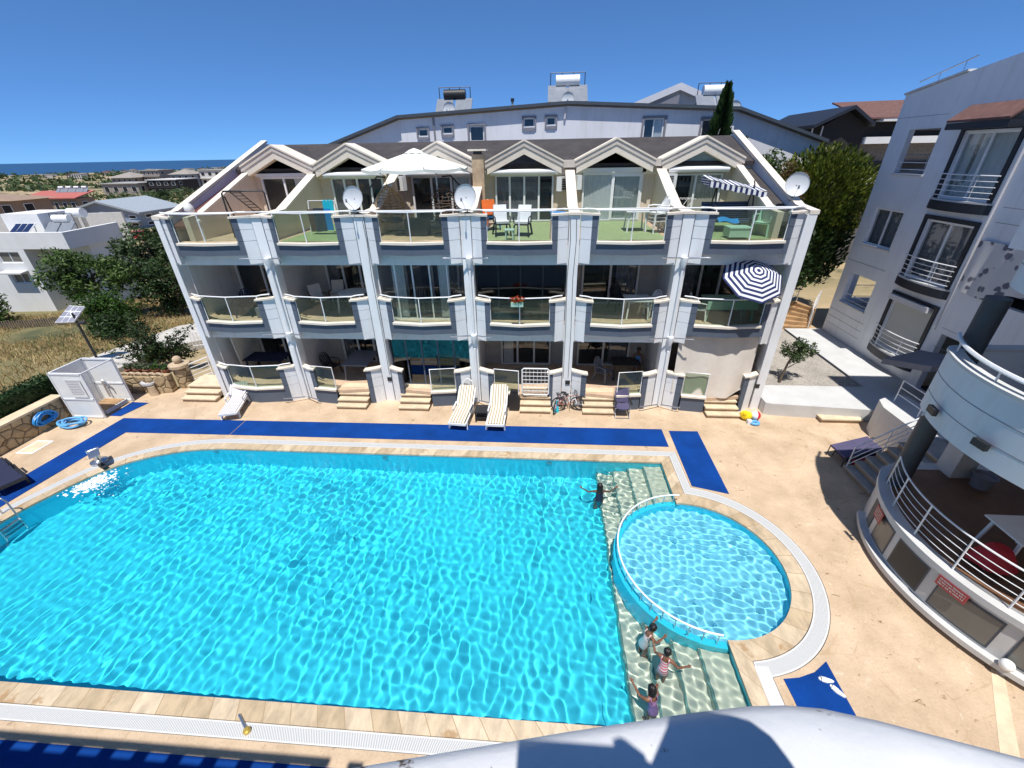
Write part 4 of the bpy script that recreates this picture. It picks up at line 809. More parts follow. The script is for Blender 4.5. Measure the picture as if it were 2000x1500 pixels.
for i in range(8):
    a, c = PI / 4 * i, PI / 4 * (i + 1)
    for s in range(6):
        r1, r2 = s / 6, (s + 1) / 6; f_ = lambda r, w_: (r * 1.02 * math.cos(w_), r * 1.02 * math.sin(w_), -.36 * r ** 1.7)
        cn.poly([f_(max(r1, .002), a), f_(r2, a), f_(r2, c), f_(max(r1, .002), c)]); uvs += [max(r1, .002), r2, r2, max(r1, .002)]
cn.xf(q); co = cn.build('canopy', 'parasol_rings', sp_); uvl = co.data.uv_layers.new(name='UVMap')
k = Vector((6.86, 13.98, 5.36)) - Vector((7.0, 14.4, 3.4)); ax = Vector((.10, -.62, .78)).normalized()
for p in co.data.polygons:
    nrm = [co.data.vertices[vi].co for vi in p.vertices]
    for li in p.loop_indices:
        c_ = co.data.vertices[co.data.loops[li].vertex_index].co - k; d = c_ - ax * c_.dot(ax); uvl.data[li].uv = (d.length * math.cos(PI / 8) / 1.02, 0)
MB().tube([tuple(q @ Vector((0, 0, -.05))), tuple(q @ Vector((0, 0, -1.0))), (7.1, 14.85, 3.4)], .02, 8).build('pole', 'white_metal', sp_); fl = MB()
for i in range(8): a = PI / 4 * i; fl.tube([tuple(q @ Vector((0, 0, -.45))), tuple(q @ Vector((.7 * math.cos(a), .7 * math.sin(a), -.21)))], .008, 4)
fl.build('ribs', 'steel', sp_)
fp = thing('flower_box', 'green flower box with red flowers hung on the middle first floor railing', 'flower box', (-.87, 13.9, 4.0)); MB().box(-1.08, 13.72, 4.18, -.66, 13.86, 4.33).build('box', 'mint', fp)
def leaves(mb, c, R, n, size, rnd, squash=1, shell=.35):
    """leaf-sized faces spread through an ellipsoid, denser to the outside"""
    for _ in range(n):
        d = Vector((rnd.gauss(0, 1), rnd.gauss(0, 1), rnd.gauss(0, 1))).normalized(); r = rnd.uniform(shell, 1) ** .6
        p = Vector((c[0] + d.x * R[0] * r, c[1] + d.y * R[1] * r, c[2] + d.z * R[2] * r)); s = size * rnd.uniform(.6, 1.4)
        a = Vector((rnd.gauss(0, 1), rnd.gauss(0, 1), rnd.gauss(0, .7))).normalized(); b_ = a.cross(d + Vector((rnd.gauss(0, .5), rnd.gauss(0, .5), .4))).normalized()
        mb.poly([p - a * s, p + b_ * s * .42, p + a * s, p - b_ * s * .42])
    return mb
leaves(MB(), (-.87, 13.8, 4.42), (.26, .14, .13), 120, .05, random.Random(3)).build('flowers', 'leaf_red', fp); leaves(MB(), (-.87, 13.8, 4.36), (.24, .12, .09), 80, .05, random.Random(4)).build('leaves', 'leaf_green', fp)
# dim furniture behind the parapets
CH = 'chairs on the lower terraces'
plastic_chair('dark wicker chair left of the round table on the second first floor balcony', 'wicker_brown', (-8.8, 15.5, 3.4), .8, CH, 'beige_cloth'); plastic_chair('dark wicker chair at the wall behind the round table, first floor', 'wicker_brown', (-8.3, 16.1, 3.4), .2, CH, 'beige_cloth')
table('round pale table on the second first floor balcony', (-7.4, 15.6, 3.4), 1.1, 1.1, .74, 'curtain_white', 0, True)
table('white plastic table on the fifth first floor balcony', (3.4, 15.0, 3.4), .9, .8); plastic_chair('white plastic chair seen through the glass of the fifth first floor balcony', 'white_plastic', (3.9, 15.1, 3.4), -1, CH); plastic_chair('dark chair behind the white table, fifth first floor balcony', 'black_plastic', (2.9, 15.9, 3.4), .4, CH)
dt = table('long table under a pale green cloth on the sixth first floor balcony', (6.6, 15.0, 3.4), 1.7, .8, .74, 'mint'); MB().box(-.86, -.43, .45, .86, -.405, .735).build('cloth_drop', 'mint', dt, world=False)
plastic_chair('white chair at the left of the green table on the sixth balcony', 'white_plastic', (5.6, 14.9, 3.4), 1.2, CH)
plastic_chair('dark armchair behind the glass of the first first floor balcony', 'navy_cloth', (-11.5, 14.9, 3.4), .2, CH); tag(MB().box(-10.9, 14.6, 3.39, -10.3, 15.1, 3.78).build('pouf', 'curtain_grey'), 'square grey pouf beside the dark armchair, first balcony', 'pouf')
table('dark dining table on the left ground floor terrace', (-11.7, 15.5, .6), 1.7, .9, .74, 'navy_cloth'); table('wide grey dining table on the second ground floor terrace', (-7.6, 15.5, .6), 1.1, 1.5, .74, 'curtain_grey'); plastic_chair('dark armchair left of the wide grey table, ground floor', 'black_plastic', (-8.9, 15.4, .6), 1.2, CH)
table('small dark table on the fifth ground floor terrace', (3.4, 15.6, .6), 1.1, .8, .72, 'black_plastic'); plastic_chair('grey metal armchair left of the small dark table, ground floor', 'curtain_grey', (2.5, 15.3, .6), .9, CH)
plastic_chair('light framed chair in front of the curtains on the third first floor balcony', 'curtain_grey', (-4.75, 15.3, 3.4), 0, CH)
wr = MB().extr([(-12.6, 15.0, 1.0), (-12.6, 15.7, .75), (-12.6, 16.3, 1.2), (-12.6, 16.5, 2.4), (-12.6, 14.9, 2.5)], (.06, 0, 0)).build('folded_awning', 'beige_cloth'); tag(wr, 'beige folded sheet against the left ground floor side wall', 'sheet')
# ---------------------------------------------------------------- white walkway block, gravel bed and path at the right of the terrace block
tag(MB().prism([(8.33, 13.93), (8.5, 13.86), (11.88, 13.55), (12.2, 13.6), (12.6, 13.4), (14.45, 13.4), (14.45, 15.3), (8.33, 15.3)], 0, .5).build('raised_walkway', 'walkway_white'), kind='structure')
tag(MB().box(12.66, 15.3, .3, 14.47, 21.6, .5).build('path', 'walkway_white'), kind='structure')
m, t, b = nodes('gravel'); v = coord(t); vo = tex(t, 'Voronoi', v, Scale=26.); n1 = tex(t, 'Noise', v, Scale=1.5, Detail=4.)
k = mixc(t, vo.outputs['Color'], (.30, .27, .23), (.55, .50, .44)); k = mixc(t, ramp(t, n1.outputs['Fac'], [(.3, (.75, .75, .75)), (.7, (1, 1, 1))]).outputs[0], (0, 0, 0), k); t.links.new(k, b.inputs['Base Color']); b.inputs['Roughness'].default_value = .95; bump(t, b, vo.outputs['Distance'], .7, .03)
tag(MB().box(8.32, 15.3, .3, 12.56, 23.0, .46).build('gravel_bed', 'gravel'), kind='structure'); tag(MB().box(12.56, 15.3, .3, 12.66, 21.6, .40).build('drain_channel', 'black_plastic'), kind='structure')
ds = thing('door_step', 'low stone step at the foot of the white raised walkway', 'step', (10.8, 13.5, 0)); MB().box(10.16, 13.42, 0, 11.5, 13.72, .13).build('riser', 'step_nose', ds); MB().box(10.12, 13.38, .13, 11.54, 13.71, .18).build('tread', 'step_stone', ds)
# ---------------------------------------------------------------- the right-hand apartment block
def holed_wall(mb, fixed, t_, ax, u0, u1, z0, z1, holes):
    us = sorted({u0, u1, *[h[0] for h in holes], *[h[1] for h in holes]}); us = [u for u in us if u0 <= u <= u1]
    zs = sorted({z0, z1, *[h[2] for h in holes], *[h[3] for h in holes]}); zs = [z for z in zs if z0 <= z <= z1]
    for a, c in zip(us, us[1:]):
        run = None
        for za, zb in zip(zs, zs[1:]):
            mu_, mz = (a + c) / 2, (za + zb) / 2
            if any(h[0] < mu_ < h[1] and h[2] < mz < h[3] for h in holes):
                if run: emit(mb, fixed, t_, ax, a, c, *run); run = None
            else: run = (run[0], zb) if run else (za, zb)
        if run: emit(mb, fixed, t_, ax, a, c, *run)
    return mb
def emit(mb, f, t_, ax, a, c, z0, z1):
    mb.box(f, a, z0, f + t_, c, z1) if ax == 'x' else mb.box(a, f, z0, c, f + t_, z1)
eb = thing('apartment_block', 'tall white apartment block with navy framed windows and round balconies', 'building', (14.5, 16, .4)); EX = 14.5
H_ = [(19.1, 20.65, 7.78, 9.33), (19.25, 20.92, 4.92, 6.43), (19.25, 21.0, 2.2, 3.58), (15.98, 18.0, 1.3, 3.45), (15.98, 18.0, 4.22, 6.32), (15.98, 18.0, 7.07, 9.15), (11.2, 15.3, .5, 2.75), (11.4, 15.35, 4.25, 5.95), (12.4, 13.6, 7.3, 8.6)]
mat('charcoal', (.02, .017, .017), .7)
holed_wall(MB(), EX, .22, 'x', 9.0, 21.55, .2, 10.3, H_).extr([(EX, 21.55, 10.3), (EX, 21.55, 10.55), (EX, 18.86, 10.97), (EX, 9, 12.4), (EX, 9, 10.3)], (.22, 0, 0)).build('wall', 'block_wall', eb)
holed_wall(MB(), 21.33, .22, 'y', EX + .22, 26, .2, 10.5, [(15.2, 17.8, 2.2, 3.6), (15.2, 17.6, 7.78, 9.33)]).build('end_wall', 'block_wall', eb)
MB().extr([(EX - .06, 21.6, 10.56), (EX - .06, 18.9, 10.98), (EX - .06, 18.9, 11.05), (EX - .06, 21.6, 10.63)], (.4, 0, 0)).build('roof_edge', 'walkway_white', eb)
MB().extr([(EX + .22, 21.3, 10.45), (EX + .22, 9, 12.2), (EX + .22, 9, 12.0), (EX + .22, 21.3, 10.3)], (10, 0, 0)).build('roof', 'concrete', eb)
MB().tube([(EX + .1, 21.2, 10.95), (EX + .1, 18.9, 11.42)], .02, 6).tube([(EX + .1, 20.3, 10.7), (EX + .1, 20.3, 11.13)], .015, 6).tube([(EX + .1, 19.3, 10.85), (EX + .1, 19.3, 11.34)], .015, 6).build('roof_rail', 'steel', eb)
for z in (2.0, 7.6): MB().box(EX + .22, 17.6, z - .1, 24, 21.33, z).box(EX + .22, 17.5, z, 24, 17.6, z + 2).build('loggia_floor', 'concrete', eb)
for z in (2.2, 7.78):
    r_ = MB()
    for q in (.35, .6): r_.tube([(EX + .1, 19.15, z + q - .2), (EX + .1, 20.9, z + q - .2)], .015, 6)
    for q in (.35, .9): r_.tube([(15.1, 21.4, z + q - .25), (17.8, 21.4, z + q - .25)], .018, 6)
    r_.tube([(16.2, 21.4, z), (16.2, 21.4, z + .65)], .015, 6).build('loggia_rail', 'white_metal', eb)
for (a, c, z0, z1) in [(h[0] - .04, h[1] + .04, h[2] - .06, h[2]) for h in H_[:3]]: MB().box(EX - .06, a, z0 + .0, EX - .002, c, z1).build('window_sill', 'walkway_white', eb)
def ewin(y0, y1, z0, z1, blind=None, n=2):
    f = MB(); x = EX + .08; q = .07
    f.box(x, y0, z0, x + .08, y0 + q, z1).box(x, y1 - q, z0, x + .08, y1, z1).box(x, y0 + q, z0, x + .08, y1 - q, z0 + q).box(x, y0 + q, z1 - q, x + .08, y1 - q, z1)
    w_ = (y1 - y0) / n
    for i in range(1, n): f.box(x + .01, y0 + i * w_ - .04, z0 + q, x + .07, y0 + i * w_ + .04, z1 - q)
    o = f.build('window', 'white_metal', eb); MB().box(x + .03, y0 + q, z0 + q, x + .04, y1 - q, z1 - q).build('pane', 'clear_glass', o)
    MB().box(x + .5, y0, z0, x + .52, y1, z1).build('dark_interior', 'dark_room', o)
    if blind == 'shut': MB().box(x - .01, y0 + .1, z0 + .05, x + .006, y1 - .1, z1).build('shutter', 'shutter_slats', o)
    else: MB().grid(lambda u, v: (x + .16 + .03 * math.sin(u * 60), y0 + (y1 - y0) * u, z0 + (z1 - z0) * v), 80, 1).build('curtain', blind or 'curtain_grey', o)
    return o
stripemat('shutter_slats', (.50, .50, .47), (.36, .36, .34), 2, 16., .8)
ewin(19.25, 20.92, 4.92, 6.43); ewin(15.98, 18, 7.07, 9.15, 'curtain_white'); ewin(15.98, 18, 4.22, 6.32); ewin(15.98, 18, 1.3, 3.45, 'shut'); ewin(12.4, 13.6, 7.3, 8.6)
for k, z in enumerate((1.3, 4.22, 7.07)):                   # dark surrounds and bulging little balconies
    z1 = z + 2.12; MB().box(EX - .05, 15.83, z, EX - .002, 15.98, z1).box(EX - .05, 18.0, z, EX - .002, 18.15, z1).box(EX - .05, 15.83, z1, EX - .002, 18.15, z1 + .14).build('window_surround', 'navy_trim', eb)
    P = [(EX - .003, 15.75), (EX - .003, 18.3)] + [(EX - .34 * math.sin(PI * i / 14) ** .6, 18.3 - 2.55 * i / 14) for i in range(1, 14)]
    bl = MB().prism(P, z - .36, z - .06).build('small_balcony', 'navy_trim', eb); MB().prism([(EX - (EX - x) * .96 if x < EX - .01 else x, y) for x, y in P], z - .058, z - .01).build('slab', 'walkway_white', bl)
    r_ = MB()
    for q in range(5): r_.tube([(EX - .30 * math.sin(PI * (.06 + .88 * i / 12)) ** .6, 18.2 - 2.35 * i / 12, z + .12 + q * .17) for i in range(13)], .013 if q < 4 else .02, 6)
    for i in (3, 9): r_.tube([(EX - .30 * math.sin(PI * (.06 + .88 * i / 12)) ** .6, 18.2 - 2.35 * i / 12, zz) for zz in (z, z + .8)], .013, 6)
    r_.build('railing', 'white_metal', bl)
MB().extr([(EX - .6, 15.9, 9.5), (EX - .6, 18.2, 9.5), (EX - .01, 18.2, 9.95), (EX - .01, 15.9, 9.95), (EX - .01, 15.9, 9.45), (EX - .6, 15.9, 9.4)][0:4], (0, 0, -.07)).build('tiled_hood', 'roof_red', eb); MB().box(EX - .58, 15.9, 9.22, EX - .003, 18.2, 9.42).build('hood_beam', 'navy_trim', eb)
MB().box(EX - .2, 18.05, 3.25, EX - .003, 16.1, 3.45).build('shutter_box', 'pale_wall', eb)
MB().tube([(EX - .05, 15.62, 2.8), (EX - .05, 15.62, 11)], .045, 8).build('downpipe', 'pale_wall', eb)
for z in (2.25, 2.95, 6.55, 7.0): MB().box(EX - .008, 9.1, z, EX - .001, 15.4, z + .014).build('wall_groove', 'curtain_grey', eb)
for z in (1.0, 1.35, 1.7, 4.1, 9.75): MB().box(EX - .008, 19.0, z, EX - .001, 21.5, z + .012).build('wall_groove', 'curtain_grey', eb)
MB().box(EX + .22, 11, .3, EX + 4, 15.5, .5).box(EX + .22, 11, 4.0, EX + 4, 15.5, 4.2).box(EX + 1.6, 9, .3, EX + 1.8, 15.7, 10).build('loggia_room', 'charcoal', eb)  # near-black colour stands in for the deep shade inside the loggia
m, t, b = nodes('floral_cloth'); v = coord(t); vo = tex(t, 'Voronoi', v, Scale=3.2); nn = tex(t, 'Noise', v, Scale=9., Detail=4.); ad = N(t, 'Math', operation='ADD'); t.links.new(vo.outputs['Distance'], ad.inputs[0]); sc_ = N(t, 'Math', operation='MULTIPLY'); t.links.new(nn.outputs['Fac'], sc_.inputs[0]); sc_.inputs[1].default_value = .35; t.links.new(sc_.outputs[0], ad.inputs[1])
t.links.new(ramp(t, ad.outputs[0], [(.47, (.13, .13, .17)), (.56, (.58, .57, .58))]).outputs[0], b.inputs['Base Color']); b.inputs['Roughness'].default_value = .9
tag(MB().grid(lambda u, v: (EX - .08 - .05 * math.sin(u * 22) * (.3 + v), 15.5 - 2.9 * u, 6.0 - (1.55 + .2 * math.sin(u * 7)) * v), 70, 12).build('floral_curtain', 'floral_cloth', smooth=2), 'white cloth with grey flowers hung over the open loggia of the right block', 'curtain')
cnp = MB().extr([(13.2, 15.7, 1.55), (13.2, 13.7, 2.2), (14.5, 13.5, 2.5), (14.5, 15.75, 1.9)], (0, 0, -.22)).build('canopy', 'curtain_grey', eb)
MB().box(EX - .9, 11.2, .3, EX, 13.4, .9).build('landing', 'concrete', eb)
MB().box(11.75, 4.2, 6.45, 14.45, 11.85, 12.6).build('upper_storeys', 'block_wall', eb)
# ---------------------------------------------------------------- round balcony stack
wallmat('round_paint', (.66, .71, .75), .3)
BX, BY, BR = 11.34, 6.94, 3.24
def bow(o, a0=140, a1=250, tail=True):
    P = [(BX + (BR + o) * math.cos(math.radians(a)), BY + (BR + o) * math.sin(math.radians(a))) for a in [a0 + (a1 - a0) * i / 40 for i in range(41)]]
    if tail: P = [(13.2, 9.55 + o), (9.55 - o * .3, 9.5 + o), (9.1 - o * .7, 9.3 + o * .7)] + P + [(13.2, 3.2 - o)]
    return P
def rbow(o):
    P = [(BX + (BR + o) * math.cos(math.radians(a)), BY + (BR + o) * math.sin(math.radians(a))) for a in [147 + 103 * i / 40 for i in range(41)]]
    return [(13.2, 8.86 + o), (9.0, 8.84 + o), (8.72 - o * .7, 8.8 + o * .6)] + P + [(13.2, 3.2 - o)]
def shell(name, o0, o1, z0, z1, m_, par, ring=False, **k):
    A, B = (rbow(o0), rbow(o1)) if ring else (bow(o0, **k), bow(o1, **k)); mb = MB(); n = len(A)
    for P, z in ((A, z0), (A, z1), (B, z1), (B, z0)): mb.v += [(x, y, z) for x, y in P]
    for s_ in range(4):
        for i in range(n - 1): mb.f.append((s_ * n + i, s_ * n + i + 1, (s_ + 1) % 4 * n + i + 1, (s_ + 1) % 4 * n + i))
    mb.f += [(0, n, 2 * n, 3 * n), (n - 1, 2 * n - 1, 3 * n - 1, 4 * n - 1)]
    return mb.build(name, m_, par, True)
mat('win_shade', (.16, .155, .14), .25, 0, .1); lw = shell('lower_wall', -.2, 0, 0, 1.16, 'walkway_white', eb); shell('wall_ledge', .0, .15, .12, .24, 'walkway_white', eb, a0=146, a1=226, tail=False); shell('floor_edge', -.2, .07, 1.16, 1.30, 'walkway_white', eb)
MB().prism(bow(-.05), 1.24, 1.295).build('terrace_floor', 'brown_tile', eb)
for a0, a1, m_ in ((152, 158, 'beige_cloth'), (162, 173, 'curtain_grey'), (176, 190, 'dark_room'), (194, 212, 'curtain_grey'), (216, 230, 'curtain_grey')):
    f = shell('window', -.01, .012, .30, 1.05, 'navy_paint', eb, a0=a0, a1=a1, tail=False); shell('pane', .006, .016, .34, 1.01, 'win_shade' if m_ != 'dark_room' else 'black_plastic', f, a0=a0 + .6, a1=a1 - .6, tail=False)
def bowrail(o, zs, rs, a0, a1, posts, zf, par, m_='white_metal'):
    r_ = MB()
    for z, r in zip(zs, rs): r_.tube([(x, y, z) for x, y in bow(o, a0, a1, False)], r, 6)
    for a in posts: x, y = BX + (BR + o) * math.cos(math.radians(a)), BY + (BR + o) * math.sin(math.radians(a)); r_.tube([(x, y, zf), (x, y, zs[-1])], .018, 6)
    return r_.build('railing', m_, par, True)
bowrail(-.10, [1.48, 1.64, 1.80, 1.96, 2.16], [.009] * 4 + [.019], 146, 240, (146, 162, 178, 194, 210, 226), 1.3, eb)
def sign(a0, a1, z0, z1, rows, label):
    o = shell('warning_sign', .075, .085, z0, z1, 'sign_red', None, a0=a0, a1=a1, tail=False); tag(o, label, 'sign', 'red signs on the round terrace')
    mb = MB(); r_ = random.Random(int(a0)); h = (z1 - z0) / (rows + 1)
    for i in range(rows):
        a = a0 + (a1 - a0) * .08
        while a < a1 - (a1 - a0) * .1:
            wv_ = (a1 - a0) * r_.uniform(.02, .035); z = z1 - h * (i + 1); P = [(BX + (BR + .088) * math.cos(math.radians(q)), BY + (BR + .088) * math.sin(math.radians(q))) for q in (a, a + wv_)]
            zz = h * r_.choice((.3, .3, .38)); mb.poly([(*P[0], z - .2 * h), (*P[1], z - .2 * h), (*P[1], z + zz), (*P[0], z + zz)]); a += wv_ * r_.choice((1.5, 1.5, 1.5, 2.4))
    mb.build('lettering', 'walkway_white', o)
mat('sign_red', (.36, .045, .05), .5, 0, .08)
sign(159, 165.5, .82, 1.14, 4, 'small red sign with white lettering at the left end of the round terrace wall'); sign(193.5, 202.5, .92, 1.16, 3, 'wide red sign with white lettering under the round terrace railing')
MB().tube([(8.98, 8.72, 1.3), (8.98, 8.72, 6.1)], .20, 18).build('column', 'column_grey' if 'column_grey' in MATS else mat('column_grey', (.045, .055, .065), .6).name, eb, True)
for k, (z0, z1) in enumerate(((3.62, 4.95), (6.38, 7.75))):
    do = (0, -.36)[k]
    bw = shell('round_balcony', -.14 + do, .06 + do, z0, z1, 'round_paint', eb, ring=True)
    shell('coping', -.17 + do, .09 + do, z1, z1 + .06, 'walkway_white', bw, ring=True)
    for q in (.42, .86): shell('joint', .055 + do, .064 + do, z0 + q, z0 + q + .014, 'curtain_grey', bw, ring=True)
    MB().prism(rbow(-.12 + do), z0 + .02, z0 + .2).build('balcony_slab', 'pale_wall', bw)
    bowrail(-.03 + do, [z1 + .28], [.04], 140, 235, (150, 175, 200, 225), z1, bw)
MB().box(12.7, 3.4, 0, 12.9, 9.6, 10).build('inner_wall', 'pale_wall', eb)
for z in (1.3, 3.85): MB().box(12.66, 4.0, z, 12.69, 8.6, z + 2.1).build('terrace_door', 'dark_room', eb)
for (a, z, lb) in ((163, 3.95, 'black floodlight fixed near the left end of the round balcony'), (184, 4.0, 'black floodlight with a grey cable on the curve of the round balcony')):
    fl_ = thing('floodlight', lb, 'floodlight', (BX + (BR + .1) * math.cos(math.radians(a)), BY + (BR + .1) * math.sin(math.radians(a)), z), math.radians(a), 'floodlights on the round balcony'); MB().box(.02, -.13, -.07, .10, .13, .07).build('housing', 'black_plastic', fl_, world=False); MB().tube([(-.05, 0, 0), (.03, 0, 0)], .02, 6).build('bracket', 'steel', fl_, world=False)
pp = MB().tube([(8.4, 8.25, 4.2), (8.36, 8.2, 3.9), (8.3, 8.3, 3.6)], .025, 6).build('drain_pipe', 'pale_wall', eb)
MB().box(10.45, 9.0, 1.3, 10.95, 9.45, 2.15).build('parapet_block', 'walkway_white', eb)
bn = thing('planter_tub', 'grey round tub standing on the brown terrace floor', 'tub', (10.9, 8.7, 1.3)); MB().lathe((10.9, 8.7, 1.3), [(.17, 0), (.22, .32), (.24, .36), (.2, .36), (.18, .3)], 18).build('tub', 'curtain_grey', bn, True)
table('white table on the brown round terrace', (9.75, 6.6, 1.3), 1.0, .8, .72)
rc = thing('covered_stool', 'bright red cover thrown over a stool behind the round terrace railing', 'cover', (9.05, 6.3, 1.3)); MB().grid(lambda u, v: (9.05 + (.10 + .30 * v) * math.cos(2 * PI * u) * (1 + .12 * math.sin(10 * PI * u) * v), 6.3 + (.10 + .22 * v) * math.sin(2 * PI * u), 1.86 - .42 * v ** 1.6), 40, 8).poly([(9.05 + .1 * math.cos(2 * PI * i / 12), 6.3 + .1 * math.sin(2 * PI * i / 12), 1.86) for i in range(12)]).build('cloth', 'red_cover', rc, True); MB().tube([(8.9, 6.2, 1.3), (9.0, 6.28, 1.7)], .02).tube([(9.2, 6.2, 1.3), (9.1, 6.28, 1.7)], .02).tube([(9.05, 6.5, 1.3), (9.05, 6.32, 1.7)], .02).build('legs', 'steel', rc)
wl = thing('wall_lamp', 'white round lamp on a bracket at the foot of the round terrace', 'wall lamp', (8.72, 4.95, .1)); MB().ball((8.66, 4.9, .34), .11, 14).build('globe', 'white_plastic', wl, 2); MB().tube([(8.86, 5.02, .2), (8.70, 4.92, .26)], .05, 8).box(8.72, 4.88, .0, 8.9, 5.1, .14).build('bracket', 'walkway_white', wl)
# steps up beside the round terrace
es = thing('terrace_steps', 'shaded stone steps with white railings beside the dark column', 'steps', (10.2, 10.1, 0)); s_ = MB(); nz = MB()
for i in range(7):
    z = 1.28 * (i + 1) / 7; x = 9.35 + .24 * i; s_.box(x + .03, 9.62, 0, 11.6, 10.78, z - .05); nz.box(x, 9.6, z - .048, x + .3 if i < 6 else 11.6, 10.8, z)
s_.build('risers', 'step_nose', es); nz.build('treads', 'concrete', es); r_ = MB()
for y in (10.75,):
    for q in (.25, .45, .65, .9): r_.tube([(9.4, y, q), (11.0, y, 1.28 + q)], .014 if q < .9 else .022, 6)
    for x in (9.4, 10.2, 11.0): zz = (x - 9.4) * .8; r_.tube([(x, y, zz), (x, y, zz + .9)], .018, 6)
for q in (.3, .55, .8): r_.tube([(11.9, 11.0, 1.2 + q), (11.9, 13.0, 1.2 + q)], .015, 6)
for y in (11.0, 12.0, 13.0): r_.tube([(11.9, y, 1.2), (11.9, y, 2.0)], .018, 6)
r_.build('railing', 'white_metal', es, True)
tag(MB().prism([(11.3, 10.85), (11.3, 12.6), (11.5, 13.1), (11.95, 13.35), (12.6, 13.38), (12.6, 10.85)], 0, 1.2).build('entrance_podium', 'walkway_white'), 'curved white podium wall in front of the shaded entrance', 'wall')
for i, (m_, nm) in enumerate((('purple_cloth', 'folded blue sunbed leaning on another beside the shaded steps'), ('navy_cloth', 'dark folded sunbed lying under the blue one beside the steps'))):
    fb = thing('folded_sunbed', nm, 'sunbed', (9.95 + .2 * i, 11.35, 0), .2, 'folded sunbeds by the shaded steps'); MB().extr([(-.6, -.3, .1 + .2 * (1 - i)), (.6, -.3, .25 + .25 * (1 - i)), (.6, .3, .3 + .25 * (1 - i)), (-.6, .3, .15 + .2 * (1 - i))], (0, 0, .06)).build('cloth', m_, fb, world=False)
    MB().tube([(-.62, -.3, 0), (-.6, -.3, .35), (.62, -.3, .5), (.62, -.3, 0)], .018, 6).tube([(-.62, .3, 0), (-.6, .3, .38), (.62, .3, .55), (.62, .3, 0)], .018, 6).build('frame', 'dark_metal', fb, world=False)
tag(MB().lathe((10.2, 10.95, .05), [(.1, -.03), (.36, .04), (.38, .14), (.22, .24)], 12, 1.5, .5).build('red_float', 'red_cover', smooth=True), 'dark red float lying under the railing of the shaded steps', 'float')
# winding wooden steps behind the gravel bed
ws = thing('garden_steps', 'winding wooden steps with white railings behind the gravel bed', 'steps', (13.2, 21.9, .5)); s_ = MB()
for i in range(6): a, c = math.radians(180 - 13 * i), math.radians(180 - 13 * (i + 1)); s_.prism([(14.3 + .35 * math.cos(a), 21.75 + .35 * math.sin(a)), (14.3 + 1.75 * math.cos(a), 21.75 + 1.75 * math.sin(a)), (14.3 + 1.75 * math.cos(c), 21.75 + 1.75 * math.sin(c)), (14.3 + .35 * math.cos(c), 21.75 + .35 * math.sin(c))], .3, .55 + .17 * i)
s_.build('treads', 'wood_slat', ws); r_ = MB()
for R__ in (1.78, .4):
    for q in (.25, .45, .65, .85): r_.tube([(14.3 + R__ * math.cos(math.radians(180 - 78 * i / 8)), 21.75 + R__ * math.sin(math.radians(180 - 78 * i / 8)), .5 + 1.0 * i / 8 + q) for i in range(9)], .016, 6)
    for i in (0, 4, 8): x, y = 14.3 + R__ * math.cos(math.radians(180 - 78 * i / 8)), 21.75 + R__ * math.sin(math.radians(180 - 78 * i / 8)); r_.tube([(x, y, .4 + i / 8), (x, y, 1.36 + i / 8)], .02, 6)
r_.build('railing', 'white_metal', ws, True)
# ---------------------------------------------------------------- the balcony the photograph is taken from
ob = thing('balcony_parapet', 'rounded white balcony parapet close to the camera with a dark shadow on it', 'parapet', (.42, -1.46, 6.9))
OX, OY, OR = .42, -1.462, 1.86
m, t, b = nodes('parapet_paint'); v = coord(t); n1 = tex(t, 'Noise', v, Scale=16., Detail=4., Roughness=.6); n2 = tex(t, 'Noise', v, Scale=3., Detail=5.)
k = mixc(t, ramp(t, n2.outputs['Fac'], [(.35, (.72, .72, .71)), (.65, (.80, .80, .80))]).outputs[0], (0, 0, 0), (0, 0, 0)) if 0 else ramp(t, n2.outputs['Fac'], [(.35, (.56, .57, .58)), (.65, (.66, .66, .66))]).outputs[0]
k = mixc(t, ramp(t, n1.outputs['Fac'], [(.30, (1, 1, 1)), (.345, (0, 0, 0))]).outputs[0], k, (.10, .05, .03)); t.links.new(k, b.inputs['Base Color']); b.inputs['Roughness'].default_value = .55; bump(t, b, tex(t, 'Noise', v, Scale=55., Detail=4.).outputs['Fac'], .25, .004)
pr = [(-.30, -1.05), (-.30, -.05), (-.27, -.015), (-.22, 0), (-.07, 0), (-.03, -.008), (-.008, -.03), (0, -.06), (0, -.14), (-.04, -.16), (-.05, -1.05)]
path = [(-3.2, -.31), (-2.0, -.075), (-1.0, .125), (-.33, .259), (.05, .336), (.26, .376), (.36, .392), (.42, .397), (.48, .396), (.56, .384), (.73, .35), (1.4, .215), (3.2, -.145)]
mb = MB(); npf = len(pr); na = len(path) - 1
for i, (x, y) in enumerate(path):
    a, c = path[max(i - 1, 0)], path[min(i + 1, na)]; tx, ty = c[0] - a[0], c[1] - a[1]; l = math.hypot(tx, ty); nx_, ny_ = -ty / l, tx / l
    for o, z in pr: mb.v.append((x + nx_ * o, y + ny_ * o, 7.955 + z))
for i in range(na):
    for j in range(npf): mb.f.append((i * npf + j, i * npf + (j + 1) % npf, (i + 1) * npf + (j + 1) % npf, (i + 1) * npf + j))
mb.f += [tuple(range(npf)), tuple(na * npf + j for j in range(npf))]
mb.build('coping', 'parapet_paint', ob, True)
MB().prism([(x, y - .05) for x, y in path] + [(3.2, -1.88), (-3.2, -1.88)], 6.7, 6.9).build('floor', 'brown_tile', ob)
hb = thing('host_building', 'white apartment building whose balcony the photograph is taken from', 'building', (0, -6, 0))
MB().box(-16, -12, 0, 16, -1.9, 9.4).build('wall', 'white_paint', hb)
MB().box(-16, -.25, 6.7, -3.4, -1.9, 6.9).box(-16, -.14, 6.9, -3.4, -.02, 7.36).build('side_balcony', 'white_paint', hb)
